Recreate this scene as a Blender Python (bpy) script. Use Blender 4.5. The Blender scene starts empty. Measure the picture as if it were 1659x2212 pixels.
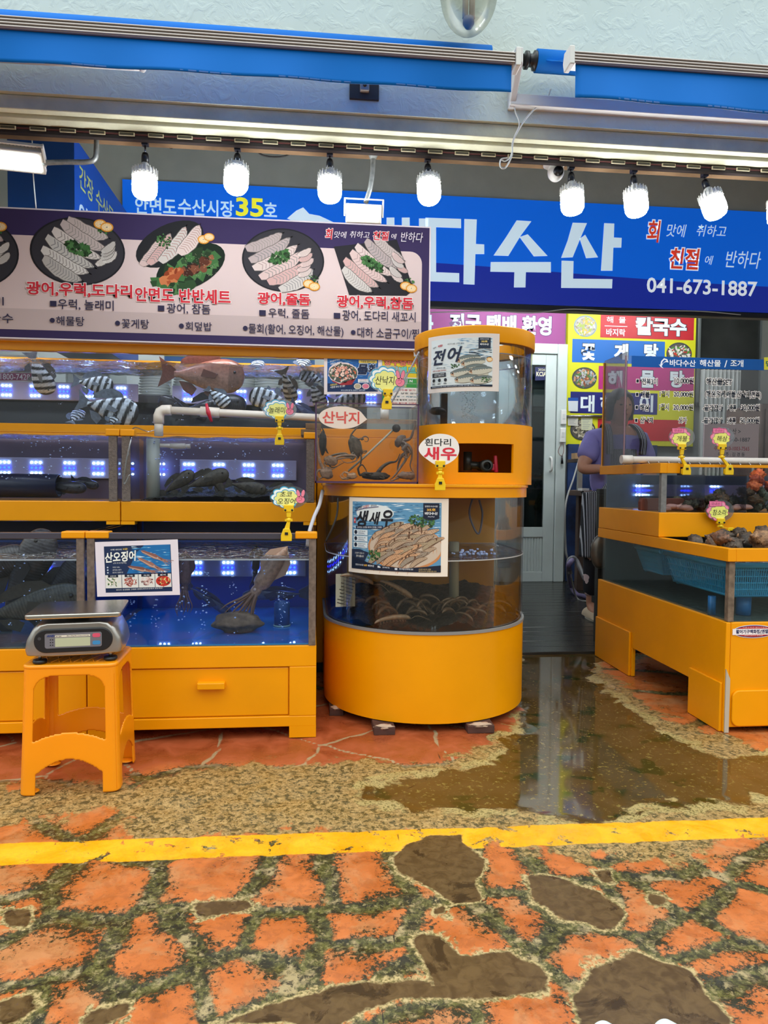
import bpy, bmesh, math, random
import numpy as np
from mathutils import Vector, Matrix, Euler, noise
random.seed(7)
D = bpy.data
SC = bpy.context.scene
COL = SC.collection
PI = math.pi
# ---------------------------------------------------------------- camera
FPX, W, H = 1530.0, 1659, 2212
YAW, PITCH, ROLL, CAMZ = math.radians(5.8), math.radians(2.4), math.radians(0.55), 1.0
cam = D.cameras.new('camera'); cam.sensor_fit = 'VERTICAL'; cam.sensor_height = 24; cam.lens = 24 * FPX / H
cam.clip_start = .02
camo = D.objects.new('camera', cam); COL.objects.link(camo)
ROT = Matrix.Rotation(-YAW, 3, 'Z') @ Matrix.Rotation(PI / 2 - PITCH, 3, 'X') @ Matrix.Rotation(ROLL, 3, 'Z')
camo.matrix_world = Matrix.Translation((0, 0, CAMZ)) @ ROT.to_4x4()
SC.camera = camo
# ---------------------------------------------------------------- daylight: bright open strip of sky overhead, dimmer towards the horizon
wd = D.worlds.new('sky'); SC.world = wd; wd.use_nodes = True
nt = wd.node_tree; nt.nodes.clear()
o_ = nt.nodes.new('ShaderNodeOutputWorld'); b_ = nt.nodes.new('ShaderNodeBackground')
tc = nt.nodes.new('ShaderNodeTexCoord'); sp = nt.nodes.new('ShaderNodeSeparateXYZ'); rp = nt.nodes.new('ShaderNodeValToRGB')
nt.links.new(tc.outputs['Generated'], sp.inputs[0]); nt.links.new(sp.outputs[2], rp.inputs[0])
nt.links.new(rp.outputs[0], b_.inputs[0]); nt.links.new(b_.outputs[0], o_.inputs[0])
rp.color_ramp.elements[0].position = 0.0; rp.color_ramp.elements[0].color = (.07, .08, .08, 1)
rp.color_ramp.elements[1].position = .9; rp.color_ramp.elements[1].color = (1.75, 1.9, 1.9, 1)
e = rp.color_ramp.elements.new(.35); e.color = (.70, .76, .75, 1)
e = rp.color_ramp.elements.new(.10); e.color = (.30, .32, .32, 1)
b_.inputs[1].default_value = 1.25
SC.view_settings.view_transform = 'Standard'; SC.view_settings.look = 'None'
SC.view_settings.gamma = 1; SC.view_settings.exposure = 0.55; SC.view_settings.use_curve_mapping = False
SC.cycles.transparent_max_bounces = 32; SC.cycles.max_bounces = 8
SC.cycles.caustics_reflective = False; SC.cycles.caustics_refractive = False
SC.cycles.sample_clamp_indirect = 4

def ray(u, v):
    return ROT @ Vector(((u - W / 2) / FPX, -(v - H / 2) / FPX, -1))
def P(u, v, Y):                       # the point of the plane at depth Y seen at pixel u, v
    d = ray(u, v); t = Y / d.y
    return Vector((d.x * t, Y, CAMZ + d.z * t))
def G(u, v, z=0.0):                   # the point of the ground seen at u, v
    d = ray(u, v); t = (z - CAMZ) / d.z
    return Vector((d.x * t, d.y * t, z))
def PX(u, v, Y): return P(u, v, Y).x
def PZ(u, v, Y): return P(u, v, Y).z
def S(px, Y): return px * Y / FPX     # pixels to metres at depth Y
# ---------------------------------------------------------------- materials
def lin(c):
    if isinstance(c, str):
        c = [int(c[i:i + 2], 16) / 255 for i in (0, 2, 4)]
    return tuple((x / 12.92 if x <= .04045 else ((x + .055) / 1.055) ** 2.4) for x in c[:3]) + (1,)
MATS = {}
def new_mat(name):
    m = D.materials.new(name); m.use_nodes = True
    return m, m.node_tree, m.node_tree.nodes['Principled BSDF']
def mat(name, col=None, rough=.5, metal=0, var=.0, scale=8, bump=0, bscale=60, emit=None, es=0, coat=0, spec=.5, dirt=0):
    if name in MATS: return MATS[name]
    m, t, b = new_mat(name); MATS[name] = m
    c = lin(col)
    b.inputs['Base Color'].default_value = c; b.inputs['Roughness'].default_value = rough
    b.inputs['Metallic'].default_value = metal; b.inputs['Coat Weight'].default_value = coat
    b.inputs['Specular IOR Level'].default_value = spec
    N = t.nodes.new; L = t.links.new
    if var:
        x = N('ShaderNodeTexCoord'); n = N('ShaderNodeTexNoise'); n.inputs['Scale'].default_value = scale; n.inputs['Detail'].default_value = 5
        L(x.outputs['Object'], n.inputs['Vector'])
        r = N('ShaderNodeValToRGB'); L(n.outputs['Fac'], r.inputs[0])
        r.color_ramp.elements[0].position = .3; r.color_ramp.elements[1].position = .7
        r.color_ramp.elements[0].color = tuple(k * (1 - var) for k in c[:3]) + (1,)
        r.color_ramp.elements[1].color = tuple(min(1, k * (1 + var * .6)) for k in c[:3]) + (1,)
        L(r.outputs[0], b.inputs['Base Color'])
        if dirt:
            n2 = N('ShaderNodeTexNoise'); n2.inputs['Scale'].default_value = 45; n2.inputs['Detail'].default_value = 3; L(x.outputs['Object'], n2.inputs['Vector'])
            r2 = N('ShaderNodeValToRGB'); r2.color_ramp.elements[0].position = .70; r2.color_ramp.elements[1].position = .74
            L(n2.outputs['Fac'], r2.inputs[0]); mx = N('ShaderNodeMixRGB'); mx.inputs[2].default_value = tuple(k * .45 for k in c[:3]) + (1,)
            mm = N('ShaderNodeMath'); mm.operation = 'MULTIPLY'; mm.inputs[1].default_value = dirt; L(r2.outputs[0], mm.inputs[0])
            L(mm.outputs[0], mx.inputs[0]); L(r.outputs[0], mx.inputs[1]); L(mx.outputs[0], b.inputs['Base Color'])
    if bump:
        x = N('ShaderNodeTexCoord'); n = N('ShaderNodeTexNoise'); n.inputs['Scale'].default_value = bscale; n.inputs['Detail'].default_value = 4
        L(x.outputs['Object'], n.inputs['Vector'])
        bp = N('ShaderNodeBump'); bp.inputs['Strength'].default_value = bump; bp.inputs['Distance'].default_value = .01
        L(n.outputs['Fac'], bp.inputs['Height']); L(bp.outputs[0], b.inputs['Normal'])
    if emit:
        b.inputs['Emission Color'].default_value = lin(emit); b.inputs['Emission Strength'].default_value = es
    return m
def glass(name, tint=(1, 1, 1), rough=.02, boost=1.0, base=.02):
    if name in MATS: return MATS[name]
    m = D.materials.new(name); m.use_nodes = True; MATS[name] = m
    t = m.node_tree; t.nodes.clear(); N = t.nodes.new; L = t.links.new
    o = N('ShaderNodeOutputMaterial'); a = N('ShaderNodeBsdfTransparent'); g = N('ShaderNodeBsdfGlossy'); mx = N('ShaderNodeMixShader')
    a.inputs[0].default_value = tuple(tint) + (1,); g.inputs['Roughness'].default_value = rough
    f = N('ShaderNodeLayerWeight'); f.inputs[0].default_value = .25
    mm = N('ShaderNodeMath'); mm.operation = 'MULTIPLY_ADD'; mm.inputs[1].default_value = .55 * boost; mm.inputs[2].default_value = base
    mm.use_clamp = True
    L(f.outputs['Fresnel'], mm.inputs[0]); L(mm.outputs[0], mx.inputs[0]); L(a.outputs[0], mx.inputs[1]); L(g.outputs[0], mx.inputs[2])
    L(mx.outputs[0], o.inputs[0])
    return m
def water_surf(name, tint, refl=.45, scale=30, strength=.6):
    if name in MATS: return MATS[name]
    m = glass(name, tint, .04, 1.0, refl); t = m.node_tree; N = t.nodes.new; L = t.links.new
    x = N('ShaderNodeTexCoord'); n = N('ShaderNodeTexNoise'); n.inputs['Scale'].default_value = scale; n.inputs['Detail'].default_value = 4
    n.inputs['Distortion'].default_value = 1.2
    L(x.outputs['Object'], n.inputs['Vector']); bp = N('ShaderNodeBump'); bp.inputs['Strength'].default_value = strength; bp.inputs['Distance'].default_value = .03
    L(n.outputs['Fac'], bp.inputs['Height'])
    for q in t.nodes:
        if q.type == 'BSDF_GLOSSY': L(bp.outputs[0], q.inputs['Normal'])
    return m
def attr_mat(name, rough=.5, es=0, spec=.4, var=0, scale=60, bump=0):
    if name in MATS: return MATS[name]
    m, t, b = new_mat(name); MATS[name] = m
    a = t.nodes.new('ShaderNodeAttribute'); a.attribute_name = 'Col'
    src = a.outputs['Color']
    x = t.nodes.new('ShaderNodeTexCoord')
    if var:
        n = t.nodes.new('ShaderNodeTexNoise'); n.inputs['Scale'].default_value = scale; n.inputs['Detail'].default_value = 4
        t.links.new(x.outputs['Object'], n.inputs['Vector'])
        mr = t.nodes.new('ShaderNodeMapRange'); mr.inputs['From Min'].default_value = .3; mr.inputs['From Max'].default_value = .7
        mr.inputs['To Min'].default_value = 1 - var; mr.inputs['To Max'].default_value = 1 + var
        t.links.new(n.outputs['Fac'], mr.inputs['Value'])
        mu = t.nodes.new('ShaderNodeVectorMath'); mu.operation = 'SCALE'; t.links.new(src, mu.inputs[0]); t.links.new(mr.outputs[0], mu.inputs['Scale'])
        src = mu.outputs[0]
        if bump:
            bp = t.nodes.new('ShaderNodeBump'); bp.inputs['Strength'].default_value = bump; bp.inputs['Distance'].default_value = .01
            t.links.new(n.outputs['Fac'], bp.inputs['Height']); t.links.new(bp.outputs[0], b.inputs['Normal'])
    t.links.new(src, b.inputs['Base Color']); b.inputs['Roughness'].default_value = rough
    b.inputs['Specular IOR Level'].default_value = spec
    if es:
        t.links.new(src, b.inputs['Emission Color']); b.inputs['Emission Strength'].default_value = es
    return m
YEL = mat('yellow_plastic', 'EE9A00', .32, var=.08, scale=3, spec=.35)
YEL2 = mat('yellow_frame', 'F2A000', .32, var=.05, scale=5, spec=.35)
GLS = glass('clear_glass', (.985, .99, .99), .02, .8, .01)
ACR = glass('acrylic', (.96, .965, .97), .03, 1.0, .02)
EDGE = mat('glass_edge', '8F8CA0', .3)
STEEL = mat('stainless_steel', 'B9B4AE', .25, 1.0, var=.1, scale=12)
BROWN_POST = mat('post_brown', '7A6A60', .4, .3, var=.35, scale=60)
BLACK = mat('black_plastic', '15161A', .35)
WHITE = mat('white_plastic', 'E9E7E2', .35)
PVC = mat('cream_pvc', 'E6DCD0', .35, var=.05)
PRINT = attr_mat('printed_surface', .45)
PRINTM = attr_mat('printed_matte', .7, spec=.2)
SKINM = attr_mat('creature_skin', .32, spec=.5, var=.25, scale=70, bump=.2)
# ---------------------------------------------------------------- object helpers
def tag(o, label=None, cat=None, group=None, kind=None):
    if label: o['label'] = label
    if cat: o['category'] = cat
    if group: o['group'] = group
    if kind: o['kind'] = kind
    return o
def thing(name, loc, label, cat, group=None, rz=0):
    o = D.objects.new(name, None); COL.objects.link(o); o.empty_display_size = .05
    o.location = loc; o.rotation_euler = (0, 0, rz)
    return tag(o, label, cat, group)
def attach(o, parent, world=True):
    if parent is not None:
        o.parent = parent
        if world and parent.type == 'EMPTY':
            o.matrix_parent_inverse = Matrix.LocRotScale(parent.location, parent.rotation_euler, parent.scale).inverted()
class MB:
    def __init__(s): s.v = []; s.f = []; s.c = []; s.col = (1, 1, 1, 1); s.sm = []
    def add(s, vs, fs, smooth=False, col=None):
        n = len(s.v); s.v += [tuple(p) for p in vs]; s.f += [tuple(i + n for i in f) for f in fs]
        s.sm += [smooth] * len(fs)
        s.c += [col or s.col] * len(vs) if not isinstance(col, list) else col
        return s
    def box(s, x0, x1, y0, y1, z0, z1, M=None):
        vs = [Vector((x, y, z)) for z in (z0, z1) for y in (y0, y1) for x in (x0, x1)]
        if M: vs = [M @ p for p in vs]
        return s.add(vs, [(0, 2, 3, 1), (4, 5, 7, 6), (0, 1, 5, 4), (2, 6, 7, 3), (0, 4, 6, 2), (1, 3, 7, 5)])
    def prism(s, poly, z0, z1, M=None, smooth=False):      # poly in xy
        n = len(poly); vs = [Vector((x, y, z0)) for x, y in poly] + [Vector((x, y, z1)) for x, y in poly]
        if M: vs = [M @ p for p in vs]
        a = sum(poly[i][0] * poly[(i + 1) % n][1] - poly[(i + 1) % n][0] * poly[i][1] for i in range(n))
        caps = [tuple(range(n - 1, -1, -1)), tuple(range(n, 2 * n))]; sides = [(i, (i + 1) % n, (i + 1) % n + n, i + n) for i in range(n)]
        if a < 0: caps = [c[::-1] for c in caps]; sides = [c[::-1] for c in sides]
        s.add(vs, caps); n0 = len(s.v) - 2 * n
        s.f += [tuple(i + n0 for i in f) for f in sides]; s.sm += [smooth] * n
        return s
    def wallprism(s, poly, y0, y1):                        # poly in xz, extruded along y
        M = Matrix(((1, 0, 0, 0), (0, 0, -1, 0), (0, 1, 0, 0), (0, 0, 0, 1)))
        return s.prism(poly, -y1, -y0, M)
    def sideprism(s, poly, x0, x1):                        # poly in yz, extruded along x
        M = Matrix(((0, 0, 1, 0), (1, 0, 0, 0), (0, 1, 0, 0), (0, 0, 0, 1)))
        return s.prism(poly, x0, x1, M)
    def tube(s, pts, r, n=10, cap=True, col=None):
        pts = [Vector(p) for p in pts]; rs = r if isinstance(r, (list, tuple)) else [r] * len(pts)
        vs = []; up = Vector((0, 0, 1)); prev = None
        for i, p in enumerate(pts):
            d = (pts[min(i + 1, len(pts) - 1)] - pts[max(i - 1, 0)])
            if d.length < 1e-9: d = Vector((0, 0, 1))
            d.normalize()
            if prev is None:
                a = d.cross(up) if abs(d.dot(up)) < .95 else d.cross(Vector((1, 0, 0)))
            else:
                a = prev - d * prev.dot(d)
                if a.length < 1e-6: a = d.orthogonal()
            a.normalize(); prev = a; b = d.cross(a)
            vs += [p + (a * math.cos(2 * PI * k / n) + b * math.sin(2 * PI * k / n)) * rs[i] for k in range(n)]
        fs = [(i * n + k, i * n + (k + 1) % n, (i + 1) * n + (k + 1) % n, (i + 1) * n + k) for i in range(len(pts) - 1) for k in range(n)]
        s.add(vs, fs, True, col)
        if cap:
            m = len(s.v) - len(vs)
            s.f += [tuple(m + k for k in range(n - 1, -1, -1)), tuple(m + (len(pts) - 1) * n + k for k in range(n))]; s.sm += [False, False]
        return s
    def lathe(s, prof, c=(0, 0, 0), n=32, M=None, a0=0, a1=2 * PI, smooth=True):   # prof: (r, z)
        full = abs(a1 - a0 - 2 * PI) < 1e-6; m = n if full else n + 1
        vs = []
        for r, z in prof:
            for k in range(m):
                a = a0 + (a1 - a0) * k / n
                p = Vector((r * math.cos(a), r * math.sin(a), z))
                if M: p = M @ p
                vs.append(p + Vector(c))
        fs = []
        for i in range(len(prof) - 1):
            for k in range(n if full else n):
                k2 = (k + 1) % m if full else k + 1
                fs.append((i * m + k, i * m + k2, (i + 1) * m + k2, (i + 1) * m + k))
        return s.add(vs, fs, smooth)
    def ball(s, c, r, n=12, m=8, M=None, col=None):
        rx, ry, rz = (r, r, r) if isinstance(r, (int, float)) else r
        vs = []
        for i in range(m + 1):
            t = PI * i / m
            for k in range(n):
                a = 2 * PI * k / n
                p = Vector((rx * math.sin(t) * math.cos(a), ry * math.sin(t) * math.sin(a), rz * math.cos(t)))
                if M: p = M @ p
                vs.append(p + Vector(c))
        fs = [(i * n + k, (i + 1) * n + k, (i + 1) * n + (k + 1) % n, i * n + (k + 1) % n) for i in range(m) for k in range(n)]
        return s.add(vs, fs, True, col)
    def grid(s, f, nu, nv, smooth=True):                    # f(i/nu, j/nv) -> point
        vs = [f(i / nu, j / nv) for j in range(nv + 1) for i in range(nu + 1)]
        fs = [(j * (nu + 1) + i, j * (nu + 1) + i + 1, (j + 1) * (nu + 1) + i + 1, (j + 1) * (nu + 1) + i) for j in range(nv) for i in range(nu)]
        return s.add(vs, fs, smooth)
    def build(s, name, m, parent=None, bevel=0, label=None, cat=None, group=None, kind=None, sub=0, colors=False, world=True, weld=False, seg=2):
        me = D.meshes.new(name); me.from_pydata(s.v, [], s.f); me.update()
        me.polygons.foreach_set('use_smooth', s.sm)
        if colors:
            at = me.color_attributes.new('Col', 'FLOAT_COLOR', 'POINT')
            at.data.foreach_set('color', np.array(s.c, dtype=np.float32).ravel())
        o = D.objects.new(name, me); COL.objects.link(o)
        if m is not None: me.materials.append(m)
        attach(o, parent, world)
        if weld: o.modifiers.new('w', 'WELD').merge_threshold = .0001
        if bevel:
            b = o.modifiers.new('b', 'BEVEL'); b.width = bevel; b.segments = seg; b.limit_method = 'ANGLE'; b.angle_limit = math.radians(40)
            b.harden_normals = False
        if sub:
            q = o.modifiers.new('s', 'SUBSURF'); q.levels = sub; q.render_levels = sub
        tag(o, label, cat, group, kind)
        return o
def rrect(x0, y0, x1, y1, r, n=5):
    pts = []
    for cx, cy, a in ((x1 - r, y1 - r, 0), (x0 + r, y1 - r, PI / 2), (x0 + r, y0 + r, PI), (x1 - r, y0 + r, 1.5 * PI)):
        for k in range(n + 1):
            t = a + PI / 2 * k / n; pts.append((cx + r * math.cos(t), cy + r * math.sin(t)))
    return pts
def bez(pts, n=8):                                       # Catmull-Rom through points
    pts = [Vector(p) for p in pts]; q = [pts[0] * 2 - pts[1]] + pts + [pts[-1] * 2 - pts[-2]]; out = []
    for i in range(1, len(q) - 2):
        for k in range(n):
            t = k / n
            out.append(.5 * ((2 * q[i]) + (-q[i - 1] + q[i + 1]) * t + (2 * q[i - 1] - 5 * q[i] + 4 * q[i + 1] - q[i + 2]) * t * t + (-q[i - 1] + 3 * q[i] - 3 * q[i + 1] + q[i + 2]) * t ** 3))
    out.append(pts[-1]); return out
# ---------------------------------------------------------------- flat print (signs, posters, stickers)
TXT = {}
def text_geo(s, bold, shear, spacing):
    k = (s, bold, shear, spacing)
    if k in TXT: return TXT[k]
    c = D.curves.new('t', 'FONT'); c.body = s; c.size = 1; c.offset = bold; c.shear = shear; c.space_character = spacing
    c.resolution_u = 3
    o = D.objects.new('t', c); COL.objects.link(o)
    dg = bpy.context.evaluated_depsgraph_get(); me = D.meshes.new_from_object(o.evaluated_get(dg))
    n = len(me.vertices); v = np.empty(n * 3); me.vertices.foreach_get('co', v); v = v.reshape(-1, 3)
    f = [tuple(p.vertices) for p in me.polygons]
    D.objects.remove(o); D.curves.remove(c); D.meshes.remove(me)
    if n == 0: v = np.zeros((1, 3))
    TXT[k] = (v, f, v.min(0), v.max(0))
    return TXT[k]
LAY = .0005
class Print:
    def __init__(s, mapf=None): s.v = []; s.f = []; s.c = []; s.map = mapf; s.base = 0
    def poly(s, pts, col, z=0):
        n = len(s.v); c = lin(col)
        a = sum(pts[i][0] * pts[(i + 1) % len(pts)][1] - pts[(i + 1) % len(pts)][0] * pts[i][1] for i in range(len(pts)))
        if a < 0: pts = pts[::-1]
        s.v += [(p[0], p[1], (z + s.base) * LAY) for p in pts]; s.f.append(tuple(range(n, n + len(pts)))); s.c += [c] * len(pts); return s
    def rect(s, x0, y0, x1, y1, col, z=0, step=None, cols=None):
        nx = max(1, int(abs(x1 - x0) / step)) if step else 1; ny = max(1, int(abs(y1 - y0) / step)) if step else 1
        for i in range(nx):
            for j in range(ny):
                xa, xb = x0 + (x1 - x0) * i / nx, x0 + (x1 - x0) * (i + 1) / nx; ya, yb = y0 + (y1 - y0) * j / ny, y0 + (y1 - y0) * (j + 1) / ny
                s.poly([(xa, ya), (xb, ya), (xb, yb), (xa, yb)], cols(i / nx, j / ny) if cols else col, z)
        return s
    def ell(s, cx, cy, rx, ry, col, z=0, rot=0, n=28, jag=0):
        pts = []
        for k in range(n):
            a = 2 * PI * k / n; q = 1 + random.uniform(-jag, jag); x, y = rx * q * math.cos(a), ry * q * math.sin(a)
            pts.append((cx + x * math.cos(rot) - y * math.sin(rot), cy + x * math.sin(rot) + y * math.cos(rot)))
        return s.poly(pts, col, z)
    def line(s, pts, w, col, z=0):
        for a, b in zip(pts[:-1], pts[1:]):
            d = Vector((b[0] - a[0], b[1] - a[1])); 
            if d.length < 1e-9: continue
            d.normalize(); n = Vector((-d.y, d.x)) * w / 2
            s.poly([(a[0] + n.x, a[1] + n.y), (a[0] - n.x, a[1] - n.y), (b[0] - n.x, b[1] - n.y), (b[0] + n.x, b[1] + n.y)], col, z)
        return s
    def text(s, t, cx, cy, w, h, col, z=1, bold=.012, shear=0, out=None, rot=0, sp=1.0, ref=None):
        if out: s.text(t, cx, cy, w, h, out[0], z - .5, bold + out[1], shear, None, rot, sp, ref=bold)
        v, f, lo, hi = text_geo(t, bold, shear, sp)
        sw, sh = hi[0] - lo[0], hi[1] - lo[1]
        if ref is not None:
            _, _, l2, h2 = text_geo(t, ref, shear, sp); sw, sh = h2[0] - l2[0], h2[1] - l2[1]
        kx = w / sw if w else h / sh; ky = h / sh if h else kx
        n = len(s.v); c = lin(col); m = (lo + hi) / 2; cr, sr = math.cos(rot), math.sin(rot)
        for p in v:
            x, y = (p[0] - m[0]) * kx, (p[1] - m[1]) * ky
            s.v.append((cx + x * cr - y * sr, cy + x * sr + y * cr, (z + s.base) * LAY))
        s.f += [tuple(i + n for i in q) for q in f]; s.c += [c] * len(v)
        return s
    def build(s, name, parent=None, m=None, mapf=None, label=None, world=True, cat=None, group=None, cut=0):
        g = mapf or s.map
        me = D.meshes.new(name); me.from_pydata(s.v if cut else [g(*p) for p in s.v], [], s.f); me.update()
        at = me.color_attributes.new('Col', 'FLOAT_COLOR', 'POINT'); at.data.foreach_set('color', np.array(s.c, dtype=np.float32).ravel())
        if cut:                                           # slice the print into strips so it follows the curve it is stuck on
            bm = bmesh.new(); bm.from_mesh(me); xs = [p[0] for p in s.v]; x = min(xs) + cut
            while x < max(xs):
                bmesh.ops.bisect_plane(bm, geom=bm.verts[:] + bm.edges[:] + bm.faces[:], plane_co=(x, 0, 0), plane_no=(1, 0, 0), dist=1e-7); x += cut
            for v_ in bm.verts: v_.co = g(*v_.co)
            bm.to_mesh(me); bm.free(); me.update()
        o = D.objects.new(name, me); COL.objects.link(o); me.materials.append(m or PRINT); attach(o, parent, world)
        tag(o, label, cat, group); return o
def plane_map(Y): return lambda x, y, z: (x, Y - z, y)
class PP(Print):                                          # print on a facade-parallel plane at depth Y; places given as photo pixels turned into metres
    def __init__(s, Y): super().__init__(plane_map(Y)); s.Y = Y
    def q(s, u, v): p = P(u, v, s.Y); return (p.x, p.z)
    def pxpoly(s, pts, col, z=0): return s.poly([s.q(*p) for p in pts], col, z)
    def pt(s, t, u0, v0, u1, v1, col, z=1, **k):
        c = s.q((u0 + u1) / 2, (v0 + v1) / 2); sc = s.Y / FPX
        return s.text(t, c[0], c[1], (u1 - u0) * sc * 1.0, (v1 - v0) * sc, col, z, **k)
    def box(s, u0, v0, u1, v1, col, z=0):                 # axis-aligned rectangle on the plane through pixel corners
        a = s.q(u0, (v0 + v1) / 2); b = s.q(u1, (v0 + v1) / 2); c = s.q((u0 + u1) / 2, v0); d = s.q((u0 + u1) / 2, v1)
        return s.rect(a[0], d[1], b[0], c[1], col, z)
    def pe(s, u, v, ru, rv, col, z=0, **k):
        c = s.q(u, v); sc = s.Y / FPX; return s.ell(c[0], c[1], ru * sc, rv * sc, col, z, **k)
def cyl_map(cx, cy, R, a0, z0):                           # print wrapped on a vertical cylinder; x=0 at angle a0
    def f(x, y, z):
        a = a0 + x / R; return (cx + (R + z) * math.sin(a), cy - (R + z) * math.cos(a), z0 + y)
    return f
# ================================================================ THE SETTING
YW = 2.92                                   # face of the upper wall
zb = PZ(829, 247, YW)                       # its lower edge
# stucco material
m, t, b = new_mat('stucco'); N = t.nodes.new; L = t.links.new
x = N('ShaderNodeTexCoord'); n1 = N('ShaderNodeTexNoise'); n1.inputs['Scale'].default_value = 16; n1.inputs['Detail'].default_value = 6; n1.inputs['Distortion'].default_value = 1.5
n2 = N('ShaderNodeTexNoise'); n2.inputs['Scale'].default_value = 5; n2.inputs['Detail'].default_value = 2
L(x.outputs['Object'], n1.inputs['Vector']); L(x.outputs['Object'], n2.inputs['Vector'])
r = N('ShaderNodeValToRGB'); r.color_ramp.elements[0].position = .46; r.color_ramp.elements[1].position = .62; L(n1.outputs['Fac'], r.inputs[0])
bp = N('ShaderNodeBump'); bp.inputs['Strength'].default_value = .22; bp.inputs['Distance'].default_value = .006
L(r.outputs[0], bp.inputs['Height']); L(bp.outputs[0], b.inputs['Normal'])
r2 = N('ShaderNodeValToRGB'); r2.color_ramp.elements[0].color = lin('C6D3CD'); r2.color_ramp.elements[1].color = lin('D6E1DB'); L(n2.outputs['Fac'], r2.inputs[0])
L(r2.outputs[0], b.inputs['Base Color']); b.inputs['Roughness'].default_value = .85
STUCCO = m
INNERW = mat('inner_plaster', 'A9ACA2', .9, var=.08, scale=6, bump=.15, bscale=30)
def struct(mb, name, m, **k): return mb.build(name, m, kind='structure', **k)
struct(MB().box(-5, 6, YW, YW + .22, zb, 5.2), 'wall_front', STUCCO)
struct(MB().box(-5, 6, YW + .02, YW + .06, zb - .055, zb - .001).box(-5, 6, YW + .06, YW + .12, zb - .07, zb - .001), 'trim_1', mat('cream_plaster', 'CFCFB4', .8, var=.18, scale=9, bump=.2, bscale=50), bevel=.004)
WOOD = mat('raw_wood', '8C6F50', .8, var=.4, scale=6)
YB = YW + .21; zbeam = PZ(829, 335, YB)
struct(MB().box(-5, 6, YB - .02, YB + .05, zbeam, zb - .002), 'trim_2', WOOD, bevel=.003)
struct(MB().box(-5, 6, YW + .121, YW + .145, zb - .10, zb - .02), 'trim_3', mat('dark_rail', '2A211F', .5))
YS = 5.2                                    # the shop sign's face
zc = PZ(829, 350, YS)
struct(MB().box(-5, 6, YS + .03, YS + .24, PZ(829, 646, YS), zc + .9), 'wall_back', INNERW)
struct(MB().box(-5, 6, YW + .23, YS + .03, zc + .25, zc + .35), 'ceiling_1', mat('ceiling_paint', 'A3A69E', .9))
YI = 7.0
zi = 2.95
struct(MB().box(-5, 6, YI, YI + .15, 0, zi), 'wall_inner', mat('shop_wall', 'A4A8A6', .8, var=.08, scale=3))
struct(MB().box(-5, 6, YS + .241, YI, zi, zi + .1), 'ceiling_2', mat('shop_ceiling', '6E7270', .9))
struct(MB().box(-4.1, -4.0, YS - .6, YI, 0, zi), 'wall_left', mat('side_wall', '59666F', .9))
struct(MB().box(4.6, 4.7, YS - .6, YI, 0, zi), 'wall_right', mat('side_wall_b', '7A7A74', .9))
# ---- ground ------------------------------------------------------------------
YD = G(1200, 1412).y                        # where the paving ends and the deck begins
x0, x1, y0, y1 = -3.6, 4.6, .75, YD
nx, ny = 520, 230
gx = np.linspace(x0, x1, nx + 1); gy = y0 + (y1 - y0) * np.linspace(0, 1, ny + 1) ** 1.25
XX, YY = np.meshgrid(gx, gy); pts = np.stack([XX.ravel(), YY.ravel()], 1)
# uneven field so joints wander
wob = np.array([(noise.noise(Vector((p[0] * 5, p[1] * 5, 0))), noise.noise(Vector((p[0] * 5, p[1] * 5, 7)))) for p in pts])
wob2 = np.array([(noise.noise(Vector((p[0] * 16, p[1] * 16, 3))), noise.noise(Vector((p[0] * 16, p[1] * 16, 9)))) for p in pts])
q = pts + wob * .035 + wob2 * .012
seeds = [(25,1912),(200,1920),(470,1895),(632,1910),(775,1905),(1130,1885),(1400,1855),(1480,1915),(1560,1840),(1650,1880),(1020,2015),
 (15,1965),(95,2050),(320,2070),(478,2012),(625,2030),(775,2000),(1130,1985),(1390,1960),(1500,2025),(1625,1975),
 (140,2165),(530,2130),(785,2080),(1290,2055),(1560,2085),(1645,2170),(360,2200),(20,2200),(910,2190),(1120,2185),
 (950,1880),(1240,1945),(880,2150),(1400,2150),(600,2200),(1210,1870),(1270,1820),
 (150,1760),(40,1720),(330,1790),(480,1770),(40,1800),(210,1660),(350,1632),(560,1628),(720,1560),(850,1610),(1040,1600),(1080,1560),(760,1660),
 (620,1690),(900,1700),(1100,1700),(430,1700),(690,1750),(860,1760),(1400,1430),(1440,1520),(1500,1620),(1580,1640),(1650,1600),(1300,1600),(1230,1500),(1200,1640),(1390,1690),(1560,1720),
 (1000,1500),(600,1500),(300,1560),(100,1560),(60,1640),(820,1480),(1180,1430),(1330,1420),(1600,1500),(300,1480),(500,1450)]
sg = [G(*s_) for s_ in seeds]; sg = [(p.x, p.y) for p in sg]
rs = np.random.RandomState(3)
ext = [(a, c) for a in np.arange(-3.6, 4.7, .33) for c in np.arange(.7, 4.2, .3)]
for a, c in ext:
    a += rs.uniform(-.1, .1); c += rs.uniform(-.08, .08)
    if min((a - s_[0]) ** 2 + (c - s_[1]) ** 2 for s_ in sg) > .07 and (a < -1.2 or a > 1.6 or c > 3.3 or c < 1.2): sg.append((a, c))
sg = np.array(sg)
d2 = ((q[:, None, :] - sg[None]) ** 2).sum(2); o2 = np.argsort(d2, 1)[:, :2]
a1 = d2[np.arange(len(q)), o2[:, 0]]; a2 = d2[np.arange(len(q)), o2[:, 1]]
sepd = np.sqrt(((sg[o2[:, 0]] - sg[o2[:, 1]]) ** 2).sum(1)); J = (a2 - a1) / (2 * np.maximum(sepd, 1e-3))   # metres to the joint
tone = rs.uniform(0, 1, len(sg))[o2[:, 0]]
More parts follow.
